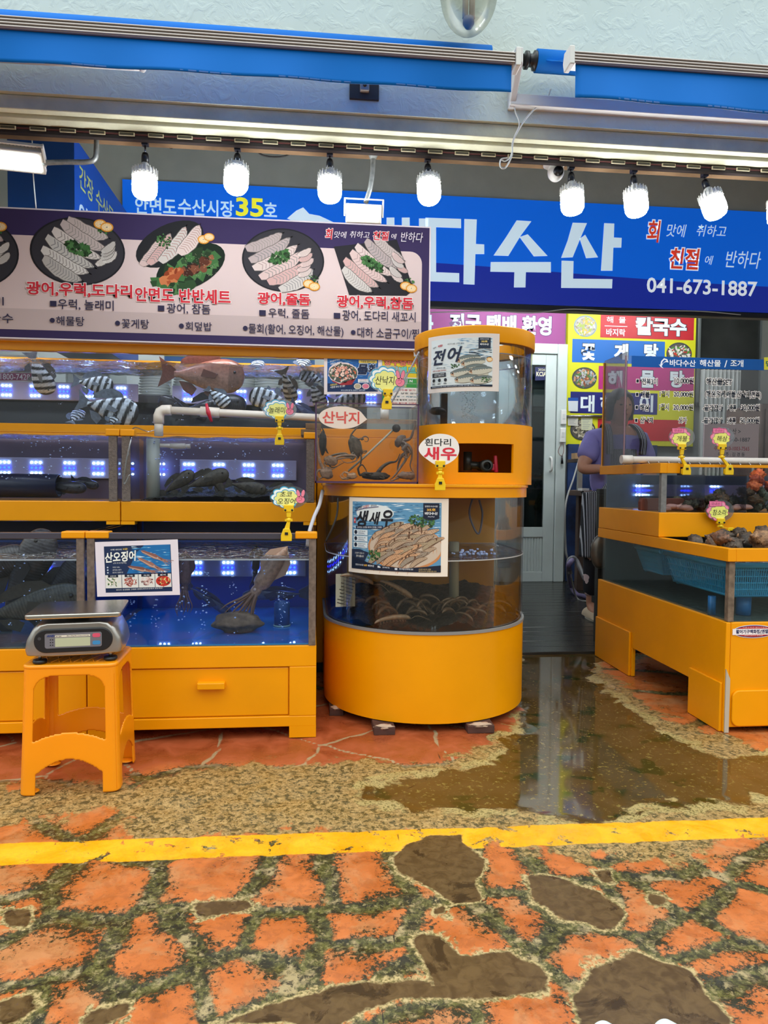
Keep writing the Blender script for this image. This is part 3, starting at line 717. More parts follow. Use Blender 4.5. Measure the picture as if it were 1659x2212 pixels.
le.pt('친절', 1444, 536, 1514, 582, 'D8402C', bold=.02, shear=.15, out=RO)
le.pt('에', 1522, 552, 1542, 572, LC, bold=.004, shear=.25); le.pt('반하다', 1564, 542, 1648, 580, LC, bold=.004, shear=.25)
le.pt('041-673-1887', 1387, 603, 1648, 637, 'EAF3FB', bold=.02)
le.build('lettering', t, attr_mat('glowing_sign_letters', .4, es=.35))
MB().box(xa, xb2, YS + .004, YS + .029, z0s - .035, z0s - .003).build('lower_casing', mat('dark_casing', '1B1D28', .6), t)
# blue return sign on the left
Xp = PX(160, 400, 3.7); y_f = Xp and 3.7
ynear, yfar = 3.75, 5.05
Xs = PX(160, 370, ynear)
ztp = PZ(160, 293, ynear); zbp = 1.75
t = thing('projecting_sign', (Xs - .1, ynear, zbp), 'dark blue box sign at the left with slanting yellow and white lettering', 'sign')
MB().box(Xs - .32, Xs, ynear, yfar, zbp, ztp).build('sign_box', mat('deep_blue_panel', '0E2F5E', .35, var=.1, scale=3), t, bevel=.004)
pr = Print(lambda x, y, z: (Xs + .001 + z, x, y)); pr.rect(ynear, zbp, yfar, ztp, '0C4DB4', 0, cols=None)
hh = ztp - zbp; ym = (ynear + yfar) / 2
pr.text('간장 수산물 전국택배', ym, ztp - .16, 1.15, .12, 'C9D26A', 1, .01); pr.text('안면도', ynear + .32, ztp - .36, .50, .15, 'C4DEF0', 1, .02); pr.text('바다', ynear + .5, ztp - .68, .8, .34, 'C4DEF0', 1, .03)
pr.build('lettering', t)
# menu board over the tanks
YM = 3.60
Xr = PX(930, 600, YM); Xl = -2.9
zm0, zm1 = PZ(450, 744, YM), PZ(450, 467, YM)
t = thing('menu_board', ((Xl + Xr) / 2, YM, zm0), 'long pink and navy menu board with platters of sliced raw fish', 'menu board')
MB().box(Xl, Xr, YM, YM + .05, zm0, zm1).build('board', mat('board_edge', 'E5D8DC', .5), t, bevel=.002)
pr = PP(YM - .001)
NV, PK, PK2 = '3B2F56', 'DCC5C0', 'C9B3AE'
bz = .008
pr.rect(Xl + bz, zm0 + bz, Xr - bz, zm1 - bz, NV, 0, step=.5)
yi1 = zm1 - .13; yi0 = zm0 + .045
pts_ = [(Xl, yi0), (Xr - .045, yi0), (Xr - .045, yi1 - .07)] + [(Xr - .045 - .06 + .06 * math.cos(a), yi1 - .06 + .06 * math.sin(a)) for a in [PI / 2 * k / 8 for k in range(9)]] + [(Xl, yi1)]
pr.poly(pts_, PK, 1)
pr.rect(Xl, yi0, Xr - .045, yi0 + .10, PK2, 2)
pr.build('board_face', t, PRINTM)
FIL = ['C9C4BC', 'D8D2CA', 'BDB6AE', 'DAD0C8']; FILP = ['D9BDB6', 'D2A9A2', 'CFC6BE', 'DCC8C0']
def fillet(pr, cx, cy, l, w, rot, col, stripe, z):
    n = 16; up = []; dn = []
    for k in range(n + 1):
        s_ = k / n; ww = w * (math.sin(PI * min(1, s_ * 1.1 + .06)) ** .45) * (1 + random.uniform(-.08, .08)); xx = l * (s_ - .5); cv = -.08 * l * math.cos(PI * (s_ - .5)) + .04 * l
        up.append((xx, cv + ww / 2)); dn.append((xx, cv - ww / 2))
    R2 = lambda p: (cx + p[0] * math.cos(rot) - p[1] * math.sin(rot), cy + p[0] * math.sin(rot) + p[1] * math.cos(rot))
    pr.poly([R2((x0_, y0_ + .003 * (1 if y0_ > 0 else -1))) for x0_, y0_ in up + dn[::-1]], '6E6660', z)
    pr.poly([R2(p) for p in up + dn[::-1]], col, z + 1)
    for k in range(2, n - 1):
        a, b2, mid = up[k], dn[k], ((up[k][0] + l / n * .8), (up[k][1] + dn[k][1]) / 2)
        pr.line([R2((a[0], a[1] * .9 + b2[1] * .1)), R2(mid), R2((b2[0], b2[1] * .9 + a[1] * .1))], l / n * .22, stripe, z + 2)
def herbs(pr, cx, cy, rx, ry, z, rot=0, n=60):
    for k in range(n):
        a = random.uniform(0, 2 * PI); r_ = math.sqrt(random.random()); x0_, y0_ = rx * r_ * math.cos(a), ry * r_ * math.sin(a)
        x1_, y1_ = cx + x0_ * math.cos(rot) - y0_ * math.sin(rot), cy + x0_ * math.sin(rot) + y0_ * math.cos(rot); s_ = rx * random.uniform(.1, .22)
        pr.poly([(x1_ + s_ * math.cos(b2), y1_ + s_ * math.sin(b2)) for b2 in (a, a + 1.6, a + 2.6, a + 4.2)], random.choice(['2E4A2A', '3F6B3A', '4F7A45', '24381F']), z + random.random())
def lemon(pr, cx, cy, r_, z):
    pr.ell(cx, cy, r_, r_ * .75, 'D98F2A', z, n=18); pr.ell(cx, cy, r_ * .82, r_ * .58, 'EBC58A', z + 1, n=16)
    for k in range(6):
        a = PI * k / 6; pr.line([(cx - r_ * .75 * math.cos(a), cy - r_ * .52 * math.sin(a)), (cx + r_ * .75 * math.cos(a), cy + r_ * .52 * math.sin(a))], r_ * .06, 'F5E2C0', z + 2)
def platter(label, u, v, ru, rv, kind):
    p = PP(YM - .003); c = p.q(u, v); k_ = YM / FPX; rx, ry = ru * k_, rv * k_
    if kind == 'sq':
        hx = rx * .98; pts2 = [(-hx, ry * .62), (rx * .55, ry * .95), (hx, -ry * .75), (rx * .8, -ry * .95), (-rx * .6, -ry)]
        p.poly([(c[0] + a, c[1] + b2) for a, b2 in pts2], '2A282C', 0)
    elif kind == 'two':
        p.ell(c[0] - rx * .25, c[1] + ry * .35, rx * .80, ry * .56, '242427', 0, rot=.5); p.ell(c[0] + rx * .2, c[1] - ry * .30, rx * .82, ry * .58, '17251A', 1, rot=.5)
    else: p.ell(c[0], c[1], rx, ry, '232226', 0, n=48); p.ell(c[0], c[1], rx * .96, ry * .96, '37353A', 1, n=48)
    if kind == 'two':
        for i, (dx, dy, l, w) in enumerate([(-.62, .12, .8, .22), (-.42, .25, .95, .22), (-.12, .40, 1.1, .26), (.22, .55, .9, .30)]):
            fillet(p, c[0] + dx * rx, c[1] + dy * ry, l * rx, w * rx, 1.0, FILP[i % 4], 'B08880' if i > 1 else '8F8A86', 4 + i * 3)
        herbs(p, c[0] - rx * .38, c[1] + ry * .42, rx * .16, ry * .22, 18); lemon(p, c[0] + rx * .48, c[1] + ry * .52, rx * .13, 19); lemon(p, c[0] + rx * .60, c[1] + ry * .60, rx * .12, 22)
        herbs(p, c[0] + rx * .1, c[1] - ry * .45, rx * .8, ry * .40, 4, .5, 60)
        for k in range(46):
            a = random.random(); side = random.random() < .5
            x1_ = c[0] + rx * (-.42 + a * .4 if side else .05 + a * .65); y1_ = c[1] + ry * ((-.68 + a * .2) if side else (-.55 + a * .5)) + random.uniform(-.14, .14) * ry
            p.ell(x1_, y1_, rx * random.uniform(.06, .13), ry * random.uniform(.05, .1), random.choice(['A8512C', 'C9794A', '8A3A1C'] if side else ['5A2E1E', '7A4630', '402014', '8F5A3C']), 8 + k * .3, rot=random.uniform(0, 3), n=7, jag=.3)
        for k in range(60): p.ell(c[0] + rx * random.uniform(.05, .75), c[1] + ry * random.uniform(-.55, .1), .0015, .001, 'E0CDB0', 23, n=4)
    else:
        rot = {'a': -.45, 'b': .55, 'sq': -.62}[kind]; pal = FIL if kind == 'a' else FILP
        n1 = 6
        for i in range(n1):
            tt = (i / (n1 - 1) - .5) * 2 * .72; dx, dy = -math.sin(rot) * tt * rx * .95, math.cos(rot) * tt * ry * .95
            l = 1.75 * math.sqrt(1 - tt * tt * .75)
            fillet(p, c[0] + dx + random.uniform(-.04, .04) * rx, c[1] + dy, l * min(rx, ry) * 1.05, .36 * ry, rot + random.uniform(-.08, .08), pal[(n1 - i) % 4] if i < 4 else random.choice(['A09C9C', 'C4B4AE', 'B8A6A2']), random.choice(['9C938C', 'B59A94', '8A8684']), 4 + (n1 - i) * 3)
        for i in range(5):
            fillet(p, c[0] + rx * (.62 + random.uniform(-.1, .1)) * (1 if kind == 'a' else 1), c[1] + ry * (-.35 + i * .16) * (1 if kind != 'a' else .6), .42 * rx, .14 * rx, rot + 1.2 if kind == 'a' else rot, random.choice(pal), 'A08F88', 24 + i * 3)
        herbs(p, c[0] + rx * random.uniform(-.1, .05), c[1] + ry * .08, rx * .30, ry * .17, 42, rot * .8, 90)
        lx = .48 if kind == 'a' else .62; ly = .82 if kind == 'a' else -.72
        if kind == 'sq': lx, ly = .78, -.62
        herbs(p, c[0] + rx * (lx + .1), c[1] + ry * (ly - .12 if kind == 'a' else ly + .12), rx * .16, ry * .16, 40, 0, 26)
        lemon(p, c[0] + rx * lx, c[1] + ry * ly, rx * .14, 44); lemon(p, c[0] + rx * (lx + .14), c[1] + ry * (ly - .08), rx * .14, 47)
    global LAY
    p.build('platter_picture', t, PRINTM, label=label)
LAY0 = LAY; LAY = .00006
platter('picture of a cut-off platter of pale fish', -62, 545, 92, 72, 'a')
platter('round black platter of grey-white fish slices', 168, 543, 94, 69, 'a')
platter('two small platters, one of grilled fish', 392, 554, 94, 70, 'two')
platter('round black platter of pinkish fish slices', 612, 562, 86, 66, 'b')
platter('square black platter of pink-edged fish', 808, 576, 88, 62, 'sq')
LAY = LAY0
le = PP(YM - .0062); RC = 'D0303C'; RO = ('F8EDE6', .032); TC = '35304A'
for s_, a in (('광어,우럭,도다리', (67, 612, 277, 641)), ('안면도 반반세트', (298, 624, 493, 654)), ('광어,줄돔', (558, 633, 669, 660)), ('광어,우럭,참돔', (728, 640, 893, 668))): le.pt(s_, *a, RC, bold=.03, out=RO)
for s_, a in (('우럭, 놀래미', (130, 648, 241, 670)), ('광어, 참돔', (363, 657, 452, 678)), ('우럭, 줄돔', (581, 667, 667, 688)), ('광어, 도다리 새꼬시', (740, 672, 898, 695)),
    ('해물탕', (124, 684, 180, 703)), ('꽃게탕', (265, 690, 320, 709)), ('회덮밥', (402, 696, 456, 714)), ('물회(활어, 오징어, 해산물)', (540, 702, 740, 726)), ('대하 소금구이/찜', (772, 709, 905, 731)), ('국수', (-20, 678, 26, 697)), ('미', (-12, 642, 7, 659))):
    le.pt(s_, *a, TC, bold=.008)
for u, v in ((115, 656), (348, 666), (567, 676), (728, 682)): le.box(u - 7, v - 6, u + 7, v + 6, TC, 1)
for u, v in ((113, 692), (254, 698), (392, 704), (530, 709), (763, 718)): le.pe(u, v, 5, 5, TC, 1)
le.pt('회', 703, 494, 719, 517, RC, bold=.02, out=('F4E9E6', .045), shear=.15); le.pt('맛에', 722, 500, 749, 514, 'EFE6EA', bold=0, shear=.2); le.pt('취하고', 756, 500, 798, 514, 'EFE6EA', bold=0, shear=.2)
le.pt('친절', 806, 500, 840, 519, RC, bold=.02, out=('F4E9E6', .045), shear=.15); le.pt('에', 845, 505, 857, 516, 'EFE6EA', bold=0, shear=.2); le.pt('반하다', 866, 502, 914, 523, 'EFE6EA', bold=0, shear=.2)
le.build('lettering', t, PRINTM)
# ---- inside the shop: banner, picture menu, door, window -------------------------------------------------
t = thing('banner', P(1070, 712, YI - .03), 'magenta banner above the shop door with pale lettering', 'banner')
pr = PP(YI - .03); a, b2 = P(900, 738, YI - .03), P(1222, 682, YI - .03)
MB().box(a.x, b2.x, YI - .03, YI - .001, a.z, b2.z + .12).build('banner_panel', mat('magenta', '8A3A78', .6), t)
pr.base = 3; pr.pt('전국 택배 환영', 968, 680, 1196, 722, 'C9DCE2', 1, bold=.04, out=('5A2A60', .03)); pr.pt('물', 905, 680, 936, 722, 'C9DCE2', 1, bold=.04); pr.build('lettering', t)
zd = 0.012
# door
DW = mat('door_white', 'C9D2CE', .4, var=.04)
xl, xr = PX(1075, 1000, YI - .1), PX(1222, 1000, YI - .1); zt2 = PZ(1180, 742, YI - .1); yd = YI - .1
t = thing('door_1', (0, yd, 0), None, None); t['kind'] = 'structure'
fr = MB(); jw = .1
fr.box(xl, xl + jw, yd, yd + .09, zd, zt2).box(xr - jw, xr, yd, yd + .09, zd, zt2).box(xl + jw, xr - jw, yd, yd + .09, zt2 - jw, zt2)
fr.build('door_frame', DW, t, bevel=.006)
pa = MB(); x1_, x2_ = xl + jw + .005, xr - jw - .005; y1_ = yd + .02; sw = .11
zmid = PZ(1180, 1150, yd)
pa.box(x1_, x1_ + sw, y1_, y1_ + .05, zd, zt2 - jw - .004).box(x2_ - sw, x2_, y1_, y1_ + .05, zd, zt2 - jw - .004)
for za_, zb_ in ((zt2 - jw - sw, zt2 - jw - .004), (zd, zd + .1), (zmid - .05, zmid + .05)): pa.box(x1_ + sw, x2_ - sw, y1_, y1_ + .05, za_, zb_)
pa.box(x1_ + sw, x2_ - sw, y1_ + .014, y1_ + .04, zd + .1, zmid - .05)
for k in range(9): pa.box(x1_ + sw + k * (x2_ - x1_ - 2 * sw) / 9 + .005, x1_ + sw + (k + .8) * (x2_ - x1_ - 2 * sw) / 9, y1_ + .006, y1_ + .013, zd + .1, zmid - .05)
pa.build('door_leaf', DW, t, bevel=.004)
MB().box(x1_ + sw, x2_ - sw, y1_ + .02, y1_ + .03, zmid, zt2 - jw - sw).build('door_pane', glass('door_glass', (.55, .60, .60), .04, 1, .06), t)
hx = x2_ - sw * .45; h0, h1 = PZ(1198, 988, yd), PZ(1198, 1018, yd)
MB().tube(bez([(hx, y1_, h0), (hx, y1_ - .05, h0 - .02), (hx, y1_ - .05, h1 + .02), (hx, y1_, h1)], 6), .011, 10).build('door_handle', WHITE, t)
# back of door: grey room seen through it
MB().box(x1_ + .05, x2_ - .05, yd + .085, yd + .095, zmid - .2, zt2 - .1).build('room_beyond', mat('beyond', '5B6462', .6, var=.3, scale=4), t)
# sticker on the door glass
st = PP(y1_ + .018); st.pxpoly([(1156, 793), (1183, 792), (1183, 821), (1156, 822)], '1E2350', 0); st.pt('2026', 1162, 796, 1178, 801, 'D8D2A8', 1, bold=.01); st.pt('KCIA', 1158, 803, 1181, 813, 'E8E2C0', 1, bold=.03)
o = st.build('door_sticker', None); tag(o, 'small navy membership sticker on the door glass', 'sticker')
# air conditioner and plant beyond the door glass
p = P(1166, 862, y1_ - .0)
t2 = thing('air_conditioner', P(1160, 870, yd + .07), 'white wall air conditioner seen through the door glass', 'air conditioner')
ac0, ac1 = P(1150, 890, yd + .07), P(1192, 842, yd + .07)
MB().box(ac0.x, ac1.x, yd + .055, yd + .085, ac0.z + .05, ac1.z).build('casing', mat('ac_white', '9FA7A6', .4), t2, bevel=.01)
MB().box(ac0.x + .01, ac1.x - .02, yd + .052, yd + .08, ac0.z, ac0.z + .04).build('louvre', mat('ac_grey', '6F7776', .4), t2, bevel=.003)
mb = MB(); pc = P(1176, 1060, yd + .075)
for k in range(90):
    a = random.uniform(0, 2 * PI); r_ = random.uniform(.0, .14); x0_ = pc.x + r_ * math.cos(a) * .8; z0_ = pc.z + random.uniform(-.25, .28); s_ = .04
    mb.ball((x0_, yd + .065 + random.uniform(-.005, .005), z0_), (s_ * random.uniform(.3, .7), .004, s_ * random.uniform(.5, 1.2)), 6, 4, Matrix.Rotation(random.uniform(-1, 1), 4, 'Y'))
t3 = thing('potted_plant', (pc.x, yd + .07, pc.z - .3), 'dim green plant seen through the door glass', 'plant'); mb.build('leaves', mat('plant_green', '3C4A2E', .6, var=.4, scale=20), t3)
# remote controls hanging on the door frame
for u, v, lab in ((1218, 901, 'upper white remote control hung on the door frame'), (1216, 940, 'lower white remote control with a dark strap, on the door frame')):
    p = P(u, v, yd - .02); t4 = thing('remote_control', p, lab, 'remote control', 'white remotes on the door frame')
    MB().box(p.x - .028, p.x + .028, yd - .025, yd - .001, p.z - .072, p.z + .072).build('body', WHITE, t4, bevel=.006)
    MB().box(p.x - .014, p.x + .014, yd - .028, yd - .024, p.z - .02, p.z + .03).build('button', mat('rem_btn', 'D8D8D4', .4), t4, bevel=.003)
    if v > 930:
        MB().tube(bez([P(1213, 957, yd - .02), P(1206, 975, yd - .02), P(1213, 985, yd - .02), P(1218, 972, yd - .02), P(1216, 957, yd - .02)], 6), .003, 6).build('cord', mat('cord_brown', '7A5148', .6), t4)
        MB().tube([P(1214, 984, yd - .02), P(1214, 1002, yd - .02)], [.008, .014, ][:2], 8).build('tassel', BLACK, t4)
# yellow picture menu
YY_ = YI - .06
a, b2 = P(1222, 965, YY_), P(1505, 673, YY_)
t = thing('picture_menu', (a.x, YY_, a.z), 'tall yellow picture menu with red, blue and magenta dish rows', 'menu sign')
zlo = PZ(1300, 962, YY_)
MB().box(a.x, b2.x, YY_, YI - .001, zlo, b2.z).build('menu_panel', mat('menu_yellow', 'D9D61A', .5), t, bevel=.003)
pr = PP(YY_ - .002)
rows = [((1297, 680, 1499, 732), 'B8232C'), ((1236, 735, 1436, 785), '1F66B4'), ((1293, 793, 1499, 843), 'B02872'), ((1232, 848, 1420, 894), '1B1F66'), ((1291, 906, 1480, 952), 'C0242C')]
for r_, c in rows: pr.box(*r_, c, 1)
WT = 'E6EEF0'; OU = ('10142A', .03)
pr.pt('칼국수', 1368, 686, 1488, 726, WT, 4, bold=.045, out=OU); pr.pt('해  물', 1309, 684, 1353, 698, WT, 4, bold=.012); pr.pt('바지락', 1308, 710, 1352, 726, WT, 4, bold=.02)
pr.box(1306, 704, 1355, 705.5, WT, 4)
for s_, u in (('꽃', 1255), ('게', 1325), ('탕', 1390)): pr.pt(s_, u, 742, u + 33, 779, WT, 4, bold=.045, out=OU)
for s_, u in (('해', 1312), ('물', 1382), ('탕', 1446)): pr.pt(s_, u, 800, u + 33, 838, WT, 4, bold=.045, out=OU)
for s_, u in (('대', 1253), ('하', 1295), ('구', 1338), ('이', 1380)): pr.pt(s_, u, 853, u + 32, 891, WT, 4, bold=.03)
pr.pt('회', 1310, 912, 1342, 946, WT, 4, bold=.03)
pr.build('dish_rows', t)
def dish(u0, v0, u1, v1, kind, lab):
    d_ = PP(YY_ - .004); cu, cv = (u0 + u1) / 2, (v0 + v1) / 2; ru, rv = (u1 - u0) / 2, (v1 - v0) / 2
    d_.pe(cu, cv, ru, rv, '3A3F42' if kind else '8797A0', 0, n=36); d_.pe(cu, cv, ru * .88, rv * .88, '57504A' if kind else 'B9B3A6', 1, n=32)
    k_ = YY_ / FPX
    for k in range(90):
        a_ = random.uniform(0, 2 * PI); r2_ = math.sqrt(random.random()) * .78; c = d_.q(cu + ru * r2_ * math.cos(a_), cv + rv * r2_ * math.sin(a_))
        pal = [['C9A94A', '9AA84A', 'A59A90', 'D8CFC0', '8C8072'], ['E6E2D8', '4E8A38', 'D8D2C8', 'C23A24', 'EDE8E0'], ['C98A5E', '8C4A2A', '8E9298', 'B3B5B8', '4A7A3A'], ['B8AC94', '3A3A38', '8E8670', 'CFC7B4', '5A5648']][kind]
        d_.ell(c[0], c[1], random.uniform(2, 6) * k_, random.uniform(1.2, 3) * k_, random.choice(pal), 2 + k * .05, rot=random.uniform(0, 3), n=7, jag=.2)
    d_.build('dish_picture', t, label=lab)
LAY = .0003
dish(1238, 681, 1291, 728, 0, 'bowl of noodle soup picture'); dish(1437, 739, 1497, 790, 1, 'crab stew picture'); dish(1234, 793, 1291, 840, 2, 'seafood stew picture'); dish(1230, 905, 1288, 952, 3, 'grilled shellfish picture')
LAY = LAY0
# papers pinned over the menu
def paper(u0, v0, u1, v1, col, lab, cat='paper', lines=0, blue=False):
    d_ = PP(YY_ - .012); d_.pxpoly([(u0, v0), (u1, v0 + 1), (u1 - 1, v1), (u0 + 1, v1 - 1)], col, 0)
    if blue: d_.pxpoly([(u0, v0), (u1, v0), (u1, v0 + 7), (u0, v0 + 7)], '1B4B9C', 1)
    for k in range(lines):
        vv = v0 + (v1 - v0) * (k + 1) / (lines + 1.5); d_.pxpoly([(u0 + 3, vv), (u1 - 5 - k % 3 * 2, vv), (u1 - 5 - k % 3 * 2, vv + .9), (u0 + 3, vv + .9)], '8E8F94', 1)
    o = d_.build('note_paper', None); tag(o, lab, cat); return o
paper(1227, 859, 1249, 889, 'D8DDE2', 'small white payment card sheet stuck on the yellow menu', 'sheet', 0, True)
paper(1226, 902, 1249, 920, 'CFCBBE', 'handwritten white slip taped at the menu left edge', 'note', 4)
paper(1255, 902, 1280, 930, 'D2D2B0', 'longer cream handwritten slip taped beside the first slip', 'note', 6)
rl = MB().tube([P(1224, 899, YY_ - .02), P(1312, 899, YY_ - .02)], .012, 10).build('ticket_rail', STEEL); tag(rl, 'thin metal ticket rail across the yellow menu', 'rail')
# window to the right of the menu
t = thing('window_1', (0, YI - .05, 0), None, None); t['kind'] = 'structure'
wx0, wx1, wz0, wz1 = PX(1508, 700, YI - .05), PX(1800, 700, YI - .05), PZ(1560, 880, YI), PZ(1560, 678, YI)
fr = MB(); fr.box(wx0, wx0 + .03, YI - .06, YI - .001, wz0, wz1).box(wx0, wx1, YI - .06, YI - .001, wz1 - .03, wz1).box(wx0, wx1, YI - .06, YI - .001, wz0, wz0 + .04)
xm_ = PX(1645, 700, YI - .05); fr.box(xm_, xm_ + .06, YI - .065, YI - .001, wz0, wz1); fr.build('window_frame', mat('grey_alu', '6E7472', .4, .4), t, bevel=.003)
MB().box(wx0 + .03, wx1, YI - .03, YI - .02, wz0, wz1).build('window_pane', mat('dark_window', '2E302E', .08, var=.5, scale=2.5), t)
# lit ceiling tubes inside the shop, and two tubes added behind the menu board
TUBE = mat('lit_tube', 'FFFFFF', .5, emit='F2FAFF', es=60)
for i, (x0_, y0_) in enumerate(((-2.2, 6.1), (-.3, 6.1), (1.9, 6.2), (3.4, 6.0), (2.2, 5.62), (-1.2, 5.6), (-1.7, 3.68), (-.45, 3.68))):
    if y0_ < 5:  # unseen lamps added to brighten the plates and the long tank
        zi = 1.88; t = thing('tube_lamp', (x0_, y0_, zi), 'added unseen tube lamp on the back of the menu board, ' + ('left' if x0_ < -1 else 'right'), 'lamp')
        MB().box(x0_ - .55, x0_ + .55, 3.651, 3.665, zi - .03, zi + .03).build('tray', WHITE, t)
        MB().tube([(x0_ - .52, y0_, zi), (x0_ + .52, y0_, zi)], .013, 10).build('tube', TUBE, t); continue
    t = thing('ceiling_lamp', (x0_, y0_, zi), 'tube lamp on the shop ceiling hidden behind the sign', 'ceiling lamp', 'tube lamps on the shop ceiling')
    MB().box(x0_ - .6, x0_ + .6, y0_ - .05, y0_ + .05, zi - .04, zi).build('tray', WHITE, t)
    MB().tube([(x0_ - .56, y0_, zi - .06), (x0_ + .56, y0_, zi - .06)], .018, 10).build('tube', TUBE, t)
# ================================================================ LEFT TANK STACK
Y1, Y2, Y3 = 2.75, 3.24, 3.66
XR1 = PX(684, 1400, Y1); XB = PX(187, 1400, Y1); W1 = XR1 - XB
zA, zB = PZ(450, 1397, Y1), PZ(450, 1152, Y1)
zC, zD, zE = PZ(450, 1127, Y2), PZ(450, 1084, Y2), PZ(450, 936, Y2)
XR3 = PX(893, 840, Y3)
zF0, zF, zG, zH = PZ(450, 940, Y3), PZ(450, 921, Y3), PZ(450, 768, Y3), PZ(450, 746, Y3)
WATER_B = glass('blue_water', (.93, .95, 1.0), .03, .5, .0)
WATER_D = glass('deep_blue_water', (.76, .87, 1.0), .03, .5, .0)
WATER_C = glass('clear_water', (.95, .97, 1.0), .03, .5, .0)
WATER_Y = glass('amber_water', (.94, .91, .84), .03, .5, .0)
SURF = water_surf('water_top', (.9, .95, 1), .25, 26, 1.0)
LEDW = mat('led_white', 'FFFFFF', .5, emit='A8D8FF', es=17)
LEDB = mat('led_blue', '1030FF', .5, emit='0A1CFF', es=26)
LEDP = mat('led_panel', 'B4AED0', .35)
def led_bar(xa, xb, Y, z, mods, label, hh=.045, dx=.020, rr=.0058):
    t = thing('led_bar', ((xa + xb) / 2, Y, z), label, 'aquarium light')
    MB().box(xa, xb, Y, Y + .014, z - hh, z + hh).build('panel', LEDP, t, bevel=.003)
    for xm in mods:
        w = MB(); bl = MB()
        M = Matrix.Rotation(PI / 2, 4, 'X')
        for j, zz in ((0, .026), (1, 0), (2, -.026)):
            for i in (-1, 0, 1):
                (bl if j == 1 else w).lathe([(0, 0), (rr, 0), (rr * .8, .004), (0, .004)][::1], (xm + i * dx, Y - .001, z + zz), 10, M, smooth=False)
        mo = w.build('light_module', LEDW, t); bl.build('blue_diode_row', LEDB, mo)
    return t
def bubbles(boxes, n, label, r0=.0012, r1=.0048):
    mb = MB()
    for _ in range(n):
        x0, x1, y0, y1, z0, z1 = random.choice(boxes); c = (random.uniform(x0, x1), random.uniform(y0, y1), random.uniform(z0, z1))
        for _ in range(random.choice((1, 1, 2, 3))):
            r_ = random.uniform(r0, r1); mb.ball((c[0] + random.uniform(-.012, .012), c[1], c[2] + random.uniform(-.01, .01)), (r_, r_, r_ * .7), 7, 5)
    o = mb.build('bubbles', mat('bubble', 'BFD2FF', .08, spec=1.0, emit=None)); tag(o, label, 'bubbles', kind='stuff'); return o
def tank_glass(t, x0, x1, y0, y1, z0, z1, back=None, th=.008, right=True, mats=GLS):
    MB().box(x0, x1, y0, y0 + th, z0, z1).build('front_glass', mats, t)
    for nm, xx in (('side_glass', x0), ('side_glass', x1 - th)): MB().box(xx, xx + th, y0 + th, y1, z0, z1).build(nm, mats, t)
    MB().box(x0, x1, y1, y1 + th, z0, z1).build('back_panel', back or mats, t)
def posts(t, xs, y, z0, z1, w=.028, m=None):
    for x_ in xs: MB().box(x_, x_ + w, y - .003, y + .012, z0, z1).build('corner_post', m or BROWN_POST, t, bevel=.002)
def caps(t, xs, y, z, w=.085, h=.026, d=.05):
    for x_ in xs: MB().box(x_, x_ + w, y - .008, y + d, z - h, z).build('corner_cap', YEL, t, bevel=.004)
# --- lowest row: two cabinets with tanks
def low_unit(x0, x1, label, backc, floorc, wl):
    t = thing('fish_tank', ((x0 + x1) / 2, Y1, 0), label, 'fish tank', 'cabinet tanks of the lowest row')
    z1447, z1548, z1572 = PZ(450, 1443, Y1), PZ(450, 1551, Y1), PZ(450, 1574, Y1)
    stl = .105
    cb = MB(); cb.box(x0 + .001, x1 - .001, Y1 + .014, 3.60, z1572 - .0, zA - .012)
    cb.box(x0 + .001, x1 - .001, Y1, Y1 + .013, z1447, zA).box(x0 + .001, x1 - .001, Y1, Y1 + .013, z1572, z1548)
    cb.box(x0 + .001, x0 + stl, Y1, Y1 + .013, z1548, z1447).box(x1 - stl, x1 - .001, Y1, Y1 + .013, z1548, z1447)
    cb.box(x0 + .001, x1 - .001, Y1 + .001, 3.60, zA - .012, zA); cb.build('cabinet', YEL, t, bevel=.003)
    for xa_, ya_ in ((x0 + .001, Y1), (x1 - stl, Y1), (x0 + .001, 3.5), (x1 - stl, 3.5)):
        MB().box(xa_, xa_ + stl - .001, ya_, ya_ + .09, .0, z1572 + .002).build('leg', YEL, t)
    dr = MB().box(x0 + stl + .004, x1 - stl - .004, Y1 + .006, Y1 + .0145, z1548 + .004, z1447 - .004).build('drawer', YEL, t, bevel=.003)
    xm = (x0 + x1) / 2 + .03; zz = PZ(450, 1479, Y1)
    MB().box(xm - .052, xm + .052, Y1 - .022, Y1 + .008, zz - .015, zz + .012).build('handle', YEL2, dr, bevel=.004)
    tank_glass(t, x0 + .012, x1 - .012, Y1 + .004, 3.58, zA, zB - .0, backc)
    MB().box(x0 + .022, x1 - .022, 3.572, 3.579, wl + .012, zB - .001).build('shade_strip', SHADEP, t)  # dark strip painted as the shade on the back above the water
    MB().box(x0 + .02, x1 - .02, Y1 + .013, 3.57, zA + .0005, zA + .006).build('tank_floor', floorc, t)
    MB().box(x0 + .012, x1 - .012, Y1 - .002, Y1 + .03, zB - .022, zB + .001).build('top_rim', mat('rim_grey', '4E4A55', .25, .3), t, bevel=.002)
    posts(t, (x0 + .004, x1 - .032), Y1, zA, zB - .02); caps(t, (x0, x1 - .085), Y1, zB + .006)
    MB().box(x0 + .021, x1 - .021, Y1 + .0135, 3.569, zA + .007, wl).build('water_body', WATER_D, t)
    sf = MB(); sf.grid(lambda a, b2: Vector((x0 + .021 + (x1 - x0 - .042) * a, Y1 + .0135 + (3.569 - Y1 - .0135) * b2, wl + .004 + .006 * noise.noise(Vector((a * 9, b2 * 9, x0))) + .003 * noise.noise(Vector((a * 30, b2 * 25, x0))))), 70, 50)
    sf.build('water_surface', SURF, t)
    MB().box(x0 + .021, x1 - .021, Y1 + .0125, Y1 + .0133, wl + .001, wl + .007).build('water_line', mat('water_line', 'AEB9C8', .15), t)
    return t
wl1 = PZ(450, 1212, Y1)
